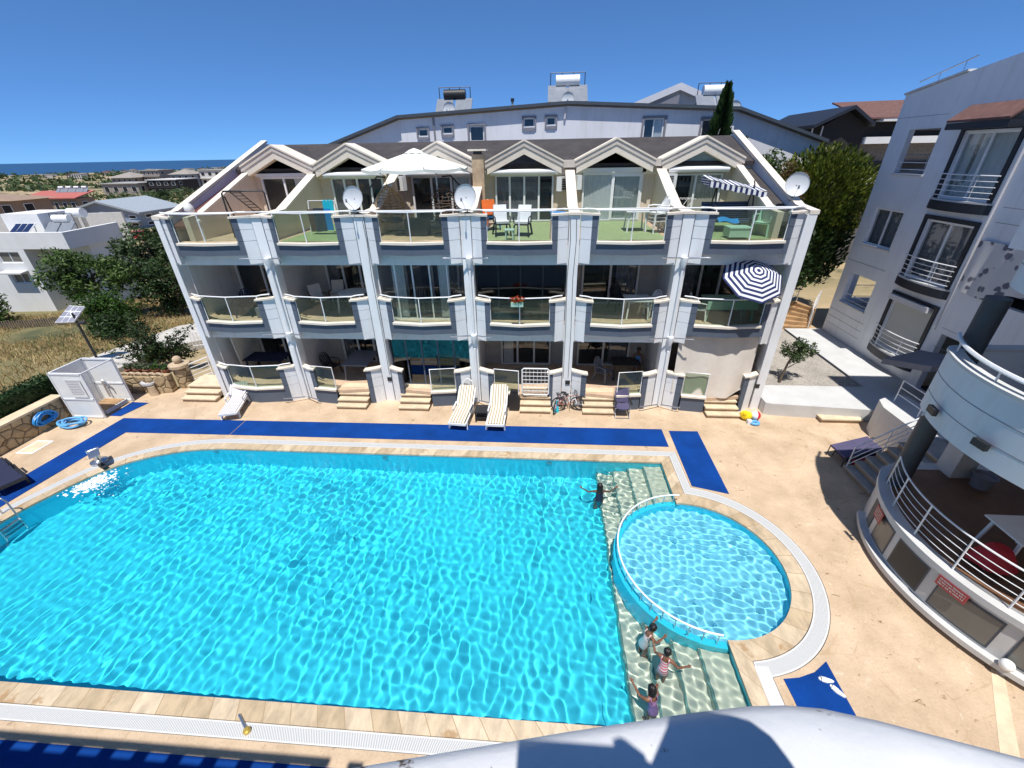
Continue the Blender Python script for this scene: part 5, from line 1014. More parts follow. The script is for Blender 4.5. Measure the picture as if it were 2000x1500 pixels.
r_ = MB().tube([(-16, -.08, 7.98), (-3.4, -.08, 7.98)], .07, 6)
for i in range(22): x = -15.9 + .61 * i; r_.box(x, -.12, 7.36, x + .26, -.04, 7.98)
r_.build('side_railing', 'white_metal', hb)
# ---------------------------------------------------------------- grey-white building behind the block
bb_ = thing('pale_building', 'long pale grey building with a low dark roof edge behind the gables', 'building', (1, 27, 0)); BY_ = 26.0
WIN = [(-6.9, -6.35, 9.62, 10.02, 's'), (-5.55, -5.0, 9.72, 10.1, 's'), (-4.10, -3.3, 9.35, 10.1, 'm'), (-1.2, -.6, 9.95, 10.4, 's'), (.0, .5, 10.0, 10.42, 's'), (5.05, 6.1, 9.2, 10.25, 'l'), (8.0, 9.0, 9.2, 10.15, 'l')]
mb = holed_wall(MB(), BY_, .25, 'y', -7.85, 9.64, 0, 10.05, [w_[:4] for w_ in WIN if w_[3] < 10.05]) if 0 else holed_wall(MB(), BY_, .25, 'y', -7.85, 9.64, 0, 10.43, [w_[:4] for w_ in WIN])
mb.extr([(-7.85, BY_, 10.43), (9.64, BY_, 10.43), (1.12, BY_, 10.86)], (0, .25, 0)).build('wall', 'rear_paint', bb_)
MB().extr([(-12.3, BY_ + .12, 0), (-7.86, BY_ + .12, 0), (-7.86, BY_ + .12, 10.45), (-12.3, BY_ + .12, 9.1)], (0, .2, 0)).build('wing_wall', 'rear_paint', bb_); MB().extr([(9.66, BY_ + .10, 0), (14.3, BY_ + .10, 0), (14.3, BY_ + .10, 8.95), (9.66, BY_ + .10, 10.45)], (0, .2, 0)).build('wing_wall', 'rear_paint', bb_)
rf = MB()
for (xa, za), (xc, zc) in zip([(-12.4, 9.12), (-7.9, 10.5), (1.12, 10.93), (9.7, 10.5), (14.4, 8.98)], [(-7.9, 10.5), (1.12, 10.93), (9.7, 10.5), (14.4, 8.98)]): rf.extr([(xa, BY_ - .25, za), (xc, BY_ - .25, zc), (xc, BY_ - .25, zc + .14), (xa, BY_ - .25, za + .14)], (0, 12, 0))
mat('roof_edge_paint', (.055, .07, .09), .6); rf.build('roof', 'roof_edge_paint', bb_)
for x0, x1, z0, z1, k in WIN:
    f = MB(); q = .10 if k != 's' else .08
    f.box(x0 - q, BY_ - .06, z0 - q, x0, BY_ + .05, z1 + q).box(x1, BY_ - .06, z0 - q, x1 + q, BY_ + .05, z1 + q).box(x0, BY_ - .06, z1, x1, BY_ + .05, z1 + q).box(x0, BY_ - .06, z0 - q * 1.8, x1, BY_ + .05, z0)
    wo = f.build('window', 'trim_grey' if 'trim_grey' in MATS else mat('trim_grey', (.22, .22, .25), .7).name, bb_); fr = MB(); c = .07
    fr.box(x0, BY_ + .05, z0, x0 + c, BY_ + .1, z1).box(x1 - c, BY_ + .05, z0, x1, BY_ + .1, z1).box(x0 + c, BY_ + .05, z0, x1 - c, BY_ + .1, z0 + c).box(x0 + c, BY_ + .05, z1 - c, x1 - c, BY_ + .1, z1)
    if k == 'l': fr.box((x0 + x1) / 2 - .03, BY_ + .05, z0 + c, (x0 + x1) / 2 + .03, BY_ + .1, z1 - c)
    fr.build('frame', 'white_metal', wo); MB().box(x0 + c, BY_ + .07, z0 + c, x1 - c, BY_ + .08, z1 - c).build('pane', 'clear_glass', wo); MB().box(x0, BY_ + .2, z0, x1, BY_ + .22, z1).build('dark_interior', 'dark_room', wo)
    if k == 'l': curtain((x0 + x1) / 2, x1 - .05, BY_ + .15, z0, z1, .02, .1).build('curtain', 'curtain_white', wo)
MB().tube([(-6.0, BY_ - .05, 10.55), (-5.98, BY_ - .05, 9.4), (-5.7, BY_ - .05, 8.9)], .05, 6).build('downpipe', 'trim_grey', bb_); MB().tube([(1.0, BY_ - .06, 10.8), (.95, BY_ - .06, 10.3)], .06, 6).build('downpipe', 'pale_wall', bb_)
MB().box(3.2, BY_ - .08, 8.6, 4.2, BY_ - .002, 9.25).build('window_surround', 'white_clean', bb_); MB().box(3.28, BY_ - .1, 8.6, 4.12, BY_ - .081, 9.12).build('pane', 'dark_room', bb_)
def heater(label, x, y, z, tm, s=1.):
    t_ = thing('solar_water_heater', label, 'solar heater', (x, y, z), 0, 'solar water heaters on the rear roofs')
    MB().tube([(-.62 * s, 0, 1.15 * s), (.62 * s, 0, 1.15 * s)], .26 * s, 14).build('tank', tm, t_, True, world=False)
    for sx in (-.55, .55): MB().extr([(sx * s - .48 * s, -1.0 * s, .15 * s), (sx * s + .48 * s, -1.0 * s, .15 * s), (sx * s + .48 * s, -.1 * s, .95 * s), (sx * s - .48 * s, -.1 * s, .95 * s)], (0, .05, -.05)).build('collector', 'collector' if 'collector' in MATS else mat('collector', (.22, .24, .27), .3).name, t_, world=False)
    f = MB()
    for sx in (-.9, -.3, .3, .9): f.tube([(sx * s, 0, 0), (sx * s, 0, 1.5 * s)], .025, 5).tube([(sx * s, -1.0 * s, 0), (sx * s, 0, .95 * s)], .025, 5)
    f.tube([(-.9 * s, 0, 1.5 * s), (.9 * s, 0, 1.5 * s)], .02, 5); f.build('stand', 'dark_metal', t_, world=False); return t_
heater('black topped solar water heater at the left of the long pale roof', -5.3, 29.0, 10.65, 'black_plastic', 1.0); heater('white tank solar water heater on the middle of the long pale roof', 1.2, 30.0, 11.15, 'white_plastic', 1.1); heater('white tank solar water heater before the tall grey gable', 9.3, 29.0, 10.5, 'white_plastic', 1.0)
ck = thing('roof_tank_box', 'pale plastered box under the white tank in the middle of the rear roof', 'roof box', (1.1, 30, 11)); MB().box(.1, 29.7, 10.9, 2.2, 30.9, 12.05).build('body', 'pale_wall', ck)
for lb, (x, y, z) in (('small dish before the black topped heater', (-5.4, 27.6, 10.5)), ('small dish before the plastered roof box', (1.2, 28.5, 10.9)), ('small dish beside the cypress top', (9.95, 27.4, 10.2))): d_ = dish('grey ' + lb + ' on the rear roof', (x, y, z), (-.1, -1, .2), .34); d_['group'] = 'small dishes on the rear roof'
an = thing('roof_vent', 'thin grey vent pipe on the rear roof', 'vent', (-1.9, 28, 10.7)); MB().tube([(-1.9, 28, 10.6), (-1.9, 28, 11.4)], .06, 8).build('pipe', 'concrete', an); MB().lathe((-1.9, 28, 11.3), [(.1, 0), (.1, .15)], 8).build('cowl', 'dark_metal', an)
wallmat('gable_paint', (.68, .68, .72), .2)
gb2 = thing('gabled_house', 'tall grey gabled house rising behind the rear roof', 'house', (9.5, 40, 0))
MB().extr([(1.6, 40, 10.0), (10.1, 40, 12.95), (17.2, 40, 10.4), (17.2, 40, 0), (1.6, 40, 0)], (0, .4, 0)).build('wall', 'pale_wall', gb2)
MB().extr([(1.2, 39.4, 10.1), (10.1, 39.4, 13.25), (10.1, 39.4, 12.8), (1.2, 39.4, 9.6)], (0, 14, 0)).extr([(10.1, 39.4, 13.25), (17.8, 39.4, 10.4), (17.8, 39.4, 9.9), (10.1, 39.4, 12.8)], (0, 14, 0)).build('roof', 'gable_paint', gb2)
MB().extr([(7.6, 39.35, 11.55), (10.1, 39.35, 12.5), (10.1, 39.35, 12.0), (9.6, 39.35, 11.2)], (0, .04, 0)).build('gable_recess', 'curtain_grey', gb2)
# dark modern houses at the upper right
dm = thing('dark_house', 'dark modern house with a red tiled roof above the yellow green tree', 'house', (21.5, 37, 0)); mat('charcoal', (.02, .017, .017), .7); mat('stone_clad', (.16, .15, .15), .9, 0, .4, 6.)
MB().box(19.5, 36, 0, 22.3, 44, 10.15).extr([(19.5, 36, 10.15), (20.86, 36, 10.95), (22.3, 36, 10.15)], (0, 8, 0)).build('front_wall', 'charcoal', dm)
MB().extr([(18.5, 35.4, 10.16), (20.86, 35.4, 11.26), (20.86, 35.4, 11.04), (18.5, 35.4, 9.94)], (0, 9, 0)).extr([(20.86, 35.4, 11.26), (22.5, 35.4, 10.22), (22.5, 35.4, 10.0), (20.86, 35.4, 11.04)], (0, 9, 0)).build('roof', 'navy_trim', dm)
MB().box(22.35, 37, 0, 31, 44, 10.5).build('side_wing', 'stone_clad', dm); MB().extr([(22.2, 36.2, 10.45), (31, 36.2, 10.55), (31, 39, 11.7), (21.2, 39, 11.6)], (0, 0, .1)).build('tiled_roof', 'roof_red', dm)
for z in (8.95, 6.3): MB().box(22.4, 35.9, z, 31, 37, z + .42).build('balcony', 'white_clean', dm); MB().box(22.6, 36.9, z + .45, 31, 36.99, z + 1.5).build('balcony_door', 'dark_room', dm)
MB().box(23.2, 35.8, 10.3, 31, 36.6, 10.42).build('balcony_roof', 'white_clean', dm)
for x in (18.75, 19.4): MB().box(x, 36.0, 9.0, x + .07, 36.07, 10.1).build('post', 'white_clean', dm)
MB().box(18.7, 35.9, 8.85, 19.5, 38, 9.0).build('terrace_slab', 'concrete', dm); MB().box(18.72, 35.95, 9.0, 19.45, 35.97, 9.4).build('glass_rail', 'rail_glass', dm)
# ---------------------------------------------------------------- trees and shrubs
def crown(blobs, n, size, m_, par, sd, name='crown', shell=.3):
    r_ = random.Random(sd); mb = MB(); tot = sum(b_[3] * b_[4] * b_[5] for b_ in blobs) if len(blobs[0]) > 4 else len(blobs)
    for b_ in blobs:
        c, R = b_[:3], (b_[3:6] if len(b_) > 4 else (b_[3],) * 3); leaves(mb, c, R, int(n * (R[0] * R[1] * R[2]) ** .667 / sum(((q[3:6] if len(q) > 4 else (q[3],) * 3)[0] * (q[3:6] if len(q) > 4 else (q[3],) * 3)[1] * (q[3:6] if len(q) > 4 else (q[3],) * 3)[2]) ** .667 for q in blobs)), size, r_, shell=shell)
    return mb.build(name, m_, par)
def blobs_in(c, R, n, rr, sd):
    r_ = random.Random(sd); L = []
    for _ in range(n):
        d = Vector((r_.gauss(0, 1), r_.gauss(0, 1), r_.gauss(0, 1))).normalized(); q = r_.uniform(.35, 1); L.append((c[0] + d.x * R[0] * q, c[1] + d.y * R[1] * q, c[2] + d.z * R[2] * q, r_.uniform(*rr)))
    return L
def limbs(base, top, spread, n, r0, m_, par, sd):
    r_ = random.Random(sd); b_, tp = Vector(base), Vector(top); mb = MB(); mid = b_.lerp(tp, .5) + Vector((r_.uniform(-.1, .1), r_.uniform(-.1, .1), 0)) * (tp - b_).length
    mb.tube([b_, b_.lerp(mid, .5), mid, mid.lerp(tp, .6), tp], [r0, r0 * .8, r0 * .6, r0 * .4, r0 * .15], 8)
    for i in range(n):
        s_ = b_.lerp(tp, r_.uniform(.35, .8)); a = r_.uniform(0, 2 * PI); e = s_ + Vector((math.cos(a) * spread[0], math.sin(a) * spread[1], spread[2] * r_.uniform(.3, 1))); q = s_.lerp(e, .5) + Vector((0, 0, .1 * spread[2])); mb.tube([s_, q, e], [r0 * .35, r0 * .22, r0 * .08], 6)
    return mb.build('trunk', m_, par, True)
def tree(name, label, cat, base, c, R, nb, rr, n, size, m_, r0, sd, group=None, shell=.3):
    t_ = thing(name, label, cat, base, 0, group); limbs(base, (c[0], c[1], c[2] + R[2] * .5), (R[0] * .7, R[1] * .7, R[2] * .6), 7, r0, 'bark', t_, sd); crown(blobs_in(c, R, nb, rr, sd), n, size, m_, t_, sd, shell=shell); return t_
tree('small_tree', 'small leafy tree with a leaning trunk in the gravel bed', 'tree', (9.6, 15.63, .46), (10.15, 15.85, 1.85), (.62, .5, .5), 26, (.12, .26), 1500, .055, 'leaf_pale', .06, 3)
big = thing('conifer', 'broad yellow green conifer between the terrace block and the right block', 'tree', (13.4, 24.5, .4)); limbs((13.4, 24.5, .4), (13.3, 24.5, 7), (1.5, 1.2, 1.5), 8, .25, 'bark', big, 4)
def spray(c, R, n, sd, L=.34, m_='leaf_yellow', lo=None):
    r_ = random.Random(sd); mb = MB()
    for _ in range(n):
        d = Vector((r_.gauss(0, 1), r_.gauss(0, 1), r_.gauss(0, 1))).normalized(); q = r_.uniform(.55, 1.04); p = Vector((c[0] + d.x * R[0] * q, c[1] + d.y * R[1] * q, c[2] + d.z * R[2] * q)); up = (Vector((d.x * .6, d.y * .6, .75)) + Vector((r_.gauss(0, .25), r_.gauss(0, .25), r_.gauss(0, .2)))).normalized(); l = L * r_.uniform(.6, 1.3); s_ = up.cross(Vector((r_.gauss(0, 1), r_.gauss(0, 1), r_.gauss(0, 1)))).normalized() * l * .16
        mb.poly([p - s_ * .6, p + up * l * .4 - s_ * 1.2, p + up * l, p + up * l * .4 + s_ * 1.2])
    return mb
spray((13.9, 24.5, 6.3), (2.5, 1.9, 2.5), 15000, 5, .23).build('crown', 'leaf_yellow', big); spray((13.6, 24.2, 4.2), (2.2, 1.7, 2.2), 7000, 6, .26).build('inner_foliage', 'leaf_dark', big)
for i, (c, R, lb) in enumerate((((14.3, 25.5, 3.6), (2.4, 1.4, 2.9), 'dark tree behind the winding garden steps'), ((11.6, 22.6, 3.6), (1.9, 1.3, 2.9), 'dark leafy tree close to the right end wall of the block'), ((10.9, 25, 2.6), (1.6, 1.4, 2.6), 'dark shrubby tree at the rear right corner of the block'))): tree('dark_tree', lb, 'tree', (c[0], c[1], .4), c, R, 34, (.5, .95), 5200, .13, 'leaf_dark', .18, 20 + i, 'dark trees beside the block')
cy = thing('cypress', 'slim dark cypress standing behind the right gable', 'tree', (8.35, 23.6, .4)); MB().tube([(8.12, 23.6, .4), (8.12, 23.6, 9)], [.14, .03], 8).build('trunk', 'bark', cy)
mb = MB(); r_ = random.Random(8)
for i in range(6500):
    z = r_.uniform(0, 1); a = r_.uniform(0, 2 * PI); rad = .58 * (math.sin(PI * min(1, .3 + z * .7)) ** .8) * r_.uniform(.35, 1.2) * (.88 + .12 * math.sin(z * 37 + a * 2)); p = Vector((8.12 + .02 * math.sin(z * 9) + rad * math.cos(a), 23.6 + rad * math.sin(a), 6.2 + 5.0 * z)); up = Vector((math.cos(a) * .35, math.sin(a) * .35, 1)).normalized(); s_ = up.cross(Vector((math.sin(a), -math.cos(a), r_.gauss(0, .5)))).normalized() * .05; l = r_.uniform(.14, .36); mb.poly([p - s_, p + up * l * .5 - s_, p + up * l, p + up * l * .5 + s_])
mb.build('crown', 'leaf_cypress', cy)
tree('shrub', 'green and reddish shrub right of the cypress by the sloped end wall', 'shrub', (9.9, 22.6, .4), (10.2, 22.6, 7.4), (.9, .6, 1.25), 22, (.25, .5), 3000, .09, 'leaf_olive', .09, 31); tree('shrub', 'brown thinning shrub between the end slope and the yellow green conifer', 'shrub', (11.2, 22.8, .4), (11.3, 23.0, 6.9), (1.0, .6, 1.3), 20, (.25, .5), 2200, .08, 'leaf_brown', .07, 32)
tree('shrub', 'small dark shrub just right of the cypress base', 'shrub', (9.1, 23.2, .4), (9.2, 23.2, 8.6), (.32, .3, .9), 14, (.15, .3), 900, .08, 'leaf_cypress', .05, 33)
# left side: big shrubs in front of the white house
for i, (c, R, lb, m_, nn) in enumerate((((-31.6, 27.4, 1.7), (3.2, 2.2, 2.0), 'wide olive green tree in front of the white house', 'leaf_olive', 7000), ((-28.6, 29.5, 2.6), (2.6, 2.2, 1.9), 'dark olive tree right of the wide one before the white house', 'leaf_pale', 6000), ((-26.2, 27.6, 1.0), (2.6, 2, 1.9), 'dark low tree next to the left end wall of the block', 'leaf_dark', 5500), ((-24.8, 31.0, 2.4), (2.6, 2, 1.7), 'shrubby tree further back beside the end wall', 'leaf_pale', 4500), ((-28.1, 24.0, .1), (1.35, 1.2, 1.45), 'fresh green bush in the dry field', 'leaf_green', 5200), ((-26.6, 23.0, -.35), (1.1, 1.0, .9), 'smaller green bush right of the fresh green one', 'leaf_dark', 3000), ((-41.5, 27.2, -.6), (2.0, 1.5, 1.6), 'dark bush at the left edge before the white house', 'leaf_olive', 3500), ((-30.0, 16.6, -.9), (.8, .8, .5), 'low weed clump by the concrete path', 'leaf_olive', 900))):
    z = ground_z(c[0], c[1]); tree('field_tree' if i < 4 else 'field_bush', lb, 'tree' if i < 4 else 'bush', (c[0], c[1], z - .1), c, R, 40, (.4 * min(1, R[2]), .9 * min(1, R[2])), nn, .13 if R[2] > 1.5 else .1, m_, .14, 50 + i, 'trees and bushes left of the block')
bg = thing('bougainvillea', 'straggly dark bougainvillea over the stone wall left of the block', 'plant', (-18.8, 17.2, 0)); r_ = random.Random(71); mb = MB(); br_ = MB()
for i in range(64):
    a = r_.uniform(0, 2 * PI); s0 = Vector((-18.7 + r_.uniform(-1.1, 1.3), 17.2 + r_.uniform(-.3, .3), .1)); e = s0 + Vector((math.cos(a) * r_.uniform(.5, 1.9), math.sin(a) * r_.uniform(.2, .8), r_.uniform(.2, 2.0))); m1 = s0.lerp(e, .5) + Vector((0, 0, .3)); br_.tube([s0, m1, e], [.022, .015, .006], 5)
    for k in range(60): q = r_.uniform(.1, 1); p = s0.lerp(m1, q * 2) if q < .5 else m1.lerp(e, q * 2 - 1); leaves(mb, p, (.16, .16, .13), 1, .075, r_)
br_.build('stems', 'bark', bg); mb.build('leaves', 'leaf_dark', bg)
# ---------------------------------------------------------------- left edge of the deck
sw_ = thing('stone_wall', 'ochre rubble stone wall along the left edge of the deck', 'wall', (-18.5, 9, 0)); m, t, b = nodes('rubble'); v = coord(t); dn = tex(t, 'Noise', v, Scale=2., Detail=3.); mxv = mixc(t, .12, v, dn.outputs['Color']); vo = tex(t, 'Voronoi', mxv, Scale=3.2, feature='DISTANCE_TO_EDGE'); vc = tex(t, 'Voronoi', mxv, Scale=3.2)
n2 = tex(t, 'Noise', v, Scale=7., Detail=6.); k = mixc(t, vc.outputs['Color'], (.36, .25, .13), (.58, .45, .28)); k = mixc(t, ramp(t, n2.outputs['Fac'], [(.3, (.7, .7, .7)), (.7, (1.05, 1.05, 1.05))]).outputs[0], (0, 0, 0), k); k = mixc(t, ramp(t, vo.outputs['Distance'], [(.02, (1, 1, 1)), (.06, (0, 0, 0))]).outputs[0], k, (.16, .11, .06)); t.links.new(k, b.inputs['Base Color']); b.inputs['Roughness'].default_value = .9; bump(t, b, ramp(t, vo.outputs['Distance'], [(0, (0, 0, 0)), (.12, (1, 1, 1))]).outputs[0], .8, .04)
MB().box(-18.75, 2, -.4, -18.35, 12.62, .86).build('masonry', 'rubble', sw_); MB().box(-18.8, 2, .86, -18.3, 12.66, .93).build('coping', 'step_stone', sw_)
hd = thing('hedge', 'dense dark green clipped hedge on top of the stone wall', 'hedge', (-19.1, 9, 0)); mb = MB(); r_ = random.Random(15)
for i in range(9000): x, y, z = -19.2 + r_.uniform(-.33, .36), r_.uniform(5.5, 13.2), .8 + .78 * r_.random() ** .6; leaves(mb, (x, y, z), (.05, .05, .05), 1, .055, r_)
mb.build('foliage', 'leaf_cypress', hd); MB().box(-19.45, 5.5, -.3, -18.95, 13.2, 1.45).build('inner_twigs', 'leaf_dark', hd)
tag(MB().prism([(-23.6, 8), (-21.6, 8), (-20.6, 15.5), (-19.6, 19.5), (-17.2, 21.6), (-13.3, 22.5), (-13.3, 26), (-18, 25), (-21.8, 22.3), (-22.9, 18)], -.6, .02).build('concrete_path', 'path_concrete' if 'path_concrete' in MATS else mat('path_concrete', (.50, .47, .42), .9, 0, .3, 1.2).name), kind='structure')
# shower cabin
sh = thing('shower_cabin', 'white panelled open air shower cabin with a printed notice', 'shower cabin', (-17.5, 13.1, 0))
def panel(pts, par, nm='panel'):
    """frame, mid rail and infill of one wall"""
    a, c = Vector(pts[0]), Vector(pts[1]); f = MB(); z1 = 1.95; q = Vector((0, 0, 1))
    for p in (a, c): f.bar(p, p + q * z1, .06)
    for z in (.06, .85, z1 - .03): f.bar(a + q * z, c + q * z, .06, .07)
    o = f.build(nm, 'white_metal', par); d = (c - a).normalized().cross(q) * .01; MB().extr([a + q * .05 + d, c + q * .05 + d, c + q * 1.9 + d, a + q * 1.9 + d], -2 * d).build('infill', 'white_plastic', o); return o
panel([(-18.15, 12.5, 0), (-16.86, 12.5, 0)], sh); panel([(-18.15, 13.8, 0), (-16.9, 13.8, 0)], sh); panel([(-18.15, 12.56, 0), (-18.15, 13.74, 0)], sh)
MB().bar((-16.86, 12.5, 1.93), (-16.9, 13.8, 1.93), .04).build('tie_bar', 'white_metal', sh); MB().box(-17.9, 12.7, .05, -16.95, 13.65, .2).build('tray', 'walkway_white', sh)
sl = MB()
for i in range(6): sl.box(-17.85, 12.74 + .15 * i, .2, -17.0, 12.74 + .15 * i + .11, .23)
sl.build('slatted_floor', 'wood_slat', sh); MB().tube([(-17.7, 13.7, .25), (-17.7, 13.7, .95), (-17.62, 13.66, 1.03), (-17.5, 13.64, .95), (-17.5, 13.64, .8)], .035, 8).build('shower_pipe', 'steel', sh, True)
nt_ = thing('notice', 'printed notice with lines of grey lettering on the shower cabin', 'notice', (-17.3, 12.45, 1.3)); MB().box(-17.62, 12.455, .95, -17.02, 12.465, 1.72).build('sheet', 'white_clean', nt_); mb = MB(); r_ = random.Random(2)
for i in range(9):
    x = -17.58
    while x < -17.1: l = r_.uniform(.02, .05); mb.box(x, 12.452, 1.64 - .07 * i, x + l, 12.4545, 1.665 - .07 * i); x += l + .015
mb.build('lettering', 'trim_grey', nt_)
def coil(mb, c, R, n, sd, r0=.035, fl=1.):
    r_ = random.Random(sd)
    for i in range(n): o = Vector((r_.uniform(-.12, .12), r_.uniform(-.06, .06), .03 + .035 * i)); mb.tube([(c[0] + o.x + R[0] * math.cos(a), c[1] + o.y + R[1] * math.sin(a), c[2] + o.z + .02 * math.sin(3 * a + i)) for a in [2 * PI * j / 26 for j in range(26)]], r0, 7, True)
    return mb
tag(coil(MB(), (-17.65, 12.0, 0), (.42, .26), 6, 3).build('hose_coil', 'hose_blue', smooth=True), 'coiled pale blue hose on the deck before the shower cabin', 'hose')
mb = MB(); r_ = random.Random(9)
for i in range(10): cy_, cz = 11.75 + r_.uniform(-.12, .12), .52 + r_.uniform(-.06, .06); mb.tube([(-18.30 + .02 * i * .5, cy_ + .30 * math.cos(a), cz + .17 * math.sin(a) - .05 * abs(math.cos(a))) for a in [2 * PI * j / 24 for j in range(24)]], .026, 6, True)
tag(mb.build('hanging_hose', 'blue_plastic', smooth=True), 'bright blue hose bundle hung on the stone wall', 'hose')
# rubble wall, pots, pillar, trough, railing at the left steps
rw = thing('garden_wall', 'low rubble stone garden wall with scalloped coping beside the left steps', 'wall', (-16.6, 14.5, 0)); MB().prism([(-18.05, 14.30), (-17.3, 14.42), (-16.3, 14.42), (-15.75, 14.55), (-15.75, 14.85), (-18.05, 14.7)], 0, .78).build('masonry', 'rubble', rw)
mb = MB()
for i in range(7): mb.tube([(-17.9 + .3 * i + .15 * math.cos(a), 14.58, .80 + .10 * math.sin(a)) for a in [PI * j / 8 for j in range(9)]], .05, 6)
mb.build('coping', 'sand_stone', rw)
for i in range(5):
    x = -17.75 + .42 * i; pt = thing('flower_pot', ['terracotta pot nearest the shower cabin', 'terracotta pot second from the shower cabin', 'terracotta pot in the middle of the stone wall', 'terracotta pot second from the round pillar', 'terracotta pot next to the round pillar'][i] + ' on the scalloped garden wall', 'flower pot', (x, 14.95, .6), 0, 'pots on the garden wall')
    MB().lathe((0, 0, 0), [(.10, 0), (.15, .26), (.17, .3), (.14, .3)], 12).build('pot', 'terracotta', pt, True, world=False); leaves(MB(), (0, 0, .42), (.18, .16, .16), 90, .06, random.Random(i)).build('plant', 'leaf_green' if i > 2 else 'leaf_pale', pt, world=False)
pl_ = thing('stone_pillar', 'round rubble pillar with a stone ball on top beside the left railing', 'pillar', (-15.6, 15.2, 0)); MB().lathe((-15.6, 15.2, 0), [(.30, 0), (.30, .95)], 18).build('shaft', 'rubble', pl_, True); MB().lathe((-15.6, 15.2, .95), [(.40, 0), (.40, .12), (.3, .16)], 18).build('cap', 'sand_stone', pl_, True); MB().ball((-15.6, 15.2, 1.26), .17, 14).build('ball', 'sand_stone', pl_, 2)
tf = thing('wall_fountain', 'pale stone basin set in the garden wall above a stone spout', 'fountain', (-16.6, 14.3, 0)); MB().lathe((-16.55, 14.38, .46), [(.26, 0), (.30, .10), (.27, .14), (.16, .05)], 16, 1, .6).build('basin', 'pale_wall', tf, True); MB().lathe((-16.4, 14.32, 0), [(.2, 0), (.16, .42)], 12, 1, .6).build('pedestal', 'sand_stone', tf)
rl = thing('stair_railing', 'white railing of five bars beside the left steps', 'railing', (-14.9, 15.3, .2)); mb = MB()
for q in (.12, .30, .48, .66, .84): mb.tube([(-15.35, 15.25, .12 + q), (-14.3, 15.35, .50 + q)], .016 if q < .8 else .024, 6)
for x, z in ((-15.35, .1), (-14.3, .45)): mb.tube([(x, 15.3, z), (x, 15.3, z + .9)], .02, 6)
mb.build('bars', 'white_metal', rl, True)
for (x0, y0_, x1, y1_, lb) in ((-18.4, 19.2, -14.0, 20.8, 'white railing behind the bougainvillea along the path'),):
    g_ = thing('path_railing', lb, 'railing', (x0, y0_, 0)); mb = MB()
    for i in range(30): q = i / 29; x, y = x0 + (x1 - x0) * q, y0_ + (y1_ - y0_) * q; mb.tube([(x, y, 0), (x, y, .85)], .014, 5)
    mb.tube([(x0, y0_, .85), (x1, y1_, .85)], .022, 6).tube([(x0, y0_, .12), (x1, y1_, .12)], .02, 6).build('bars', 'white_metal', g_)
sl_ = thing('solar_lamp', 'black lamp post with a tilted solar panel in the field', 'street lamp', (-21.72, 17.13, 0)); MB().tube([(-21.72, 17.13, 0), (-21.75, 17.13, 2.62)], [.06, .045], 8).tube([(-21.75, 17.13, 2.1), (-21.35, 17.0, 2.2)], .025, 6).build('post', 'dark_metal', sl_, True)
P = [(-22.72, 17.0, 2.2), (-21.75, 17.0, 2.24), (-21.4, 17.5, 2.82), (-22.15, 17.5, 2.86)]; pn = MB().extr(P, (0, .03, -.05)).build('panel', 'white_metal', sl_); mb = MB()
def bil(u, v): a, c = Vector(P[0]).lerp(Vector(P[1]), u), Vector(P[3]).lerp(Vector(P[2]), u); return a.lerp(c, v) + Vector((0, -.008, .008))
mat('solar_cell', (.30, .30, .36), .3, 0, .1)
for i in range(3):
    for j in range(3): mb.poly([bil((i + .08) / 3, (j + .08) / 3), bil((i + .92) / 3, (j + .08) / 3), bil((i + .92) / 3, (j + .92) / 3), bil((i + .08) / 3, (j + .92) / 3)])
mb.build('solar_cells', 'solar_cell', pn); MB().box(-21.5, 16.9, 2.15, -21.2, 17.1, 2.23).build('lamp_head', 'dark_metal', sl_)
# wooden fence beyond the field
fe = thing('picket_fence', 'weathered picket fence between the field and the white house', 'fence', (-35, 26, -1)); mb = MB(); r_ = random.Random(12)
for i in range(74):
    q = i / 73; x, y = -43 + 12.5 * q, 25.2 + 1.4 * q; z = ground_z(x, y); mb.box(x, y, z - .1, x + .10, y + .04, z + .62 + r_.uniform(-.05, .05))
mb.build('pickets', 'fence_wood' if 'fence_wood' in MATS else mat('fence_wood', (.22, .17, .12), .9, 0, .4, 3.).name, fe); MB().bar((-43, 25.26, ground_z(-43, 25.2) + .45), (-30.5, 26.66, ground_z(-30.5, 26.6) + .45), .05, .08).build('rail', 'fence_wood', fe)
# dry grass of the field
mb = MB(); r_ = random.Random(44)
for i in range(46000):
    x, y = r_.uniform(-44, -20.5), r_.uniform(9, 34)
    if noise.noise((x * .22, y * .22, 5)) < r_.uniform(-.45, .2) or (x > -23.8 and y < 19) or (x > -22 and y < 22.5): continue
    if -36.2 > x and y > 29.5: continue
    z = ground_z(x, y); a = r_.uniform(0, PI); h = r_.uniform(.10, .38); s_ = .026; dx, dy = math.cos(a) * s_, math.sin(a) * s_; lx, ly = r_.gauss(0, .16), r_.gauss(0, .16); mb.poly([(x - dx, y - dy, z - .02), (x + dx, y + dy, z - .02), (x + lx, y + ly, z + h)])
k = len(mb.f) * 5 // 6; m2 = MB(); m2.v = mb.v[k * 3:]; m2.f = [tuple(i - k * 3 for i in f) for f in mb.f[k:]]; mb.v = mb.v[:k * 3]; mb.f = mb.f[:k]
tag(mb.build('dry_grass', 'grass_dry'), 'dry yellow grass over the field left of the block', 'grass', kind='stuff'); tag(m2.build('green_weeds', 'grass_green'), 'greenish weeds among the dry grass of the field', 'weeds', kind='stuff')
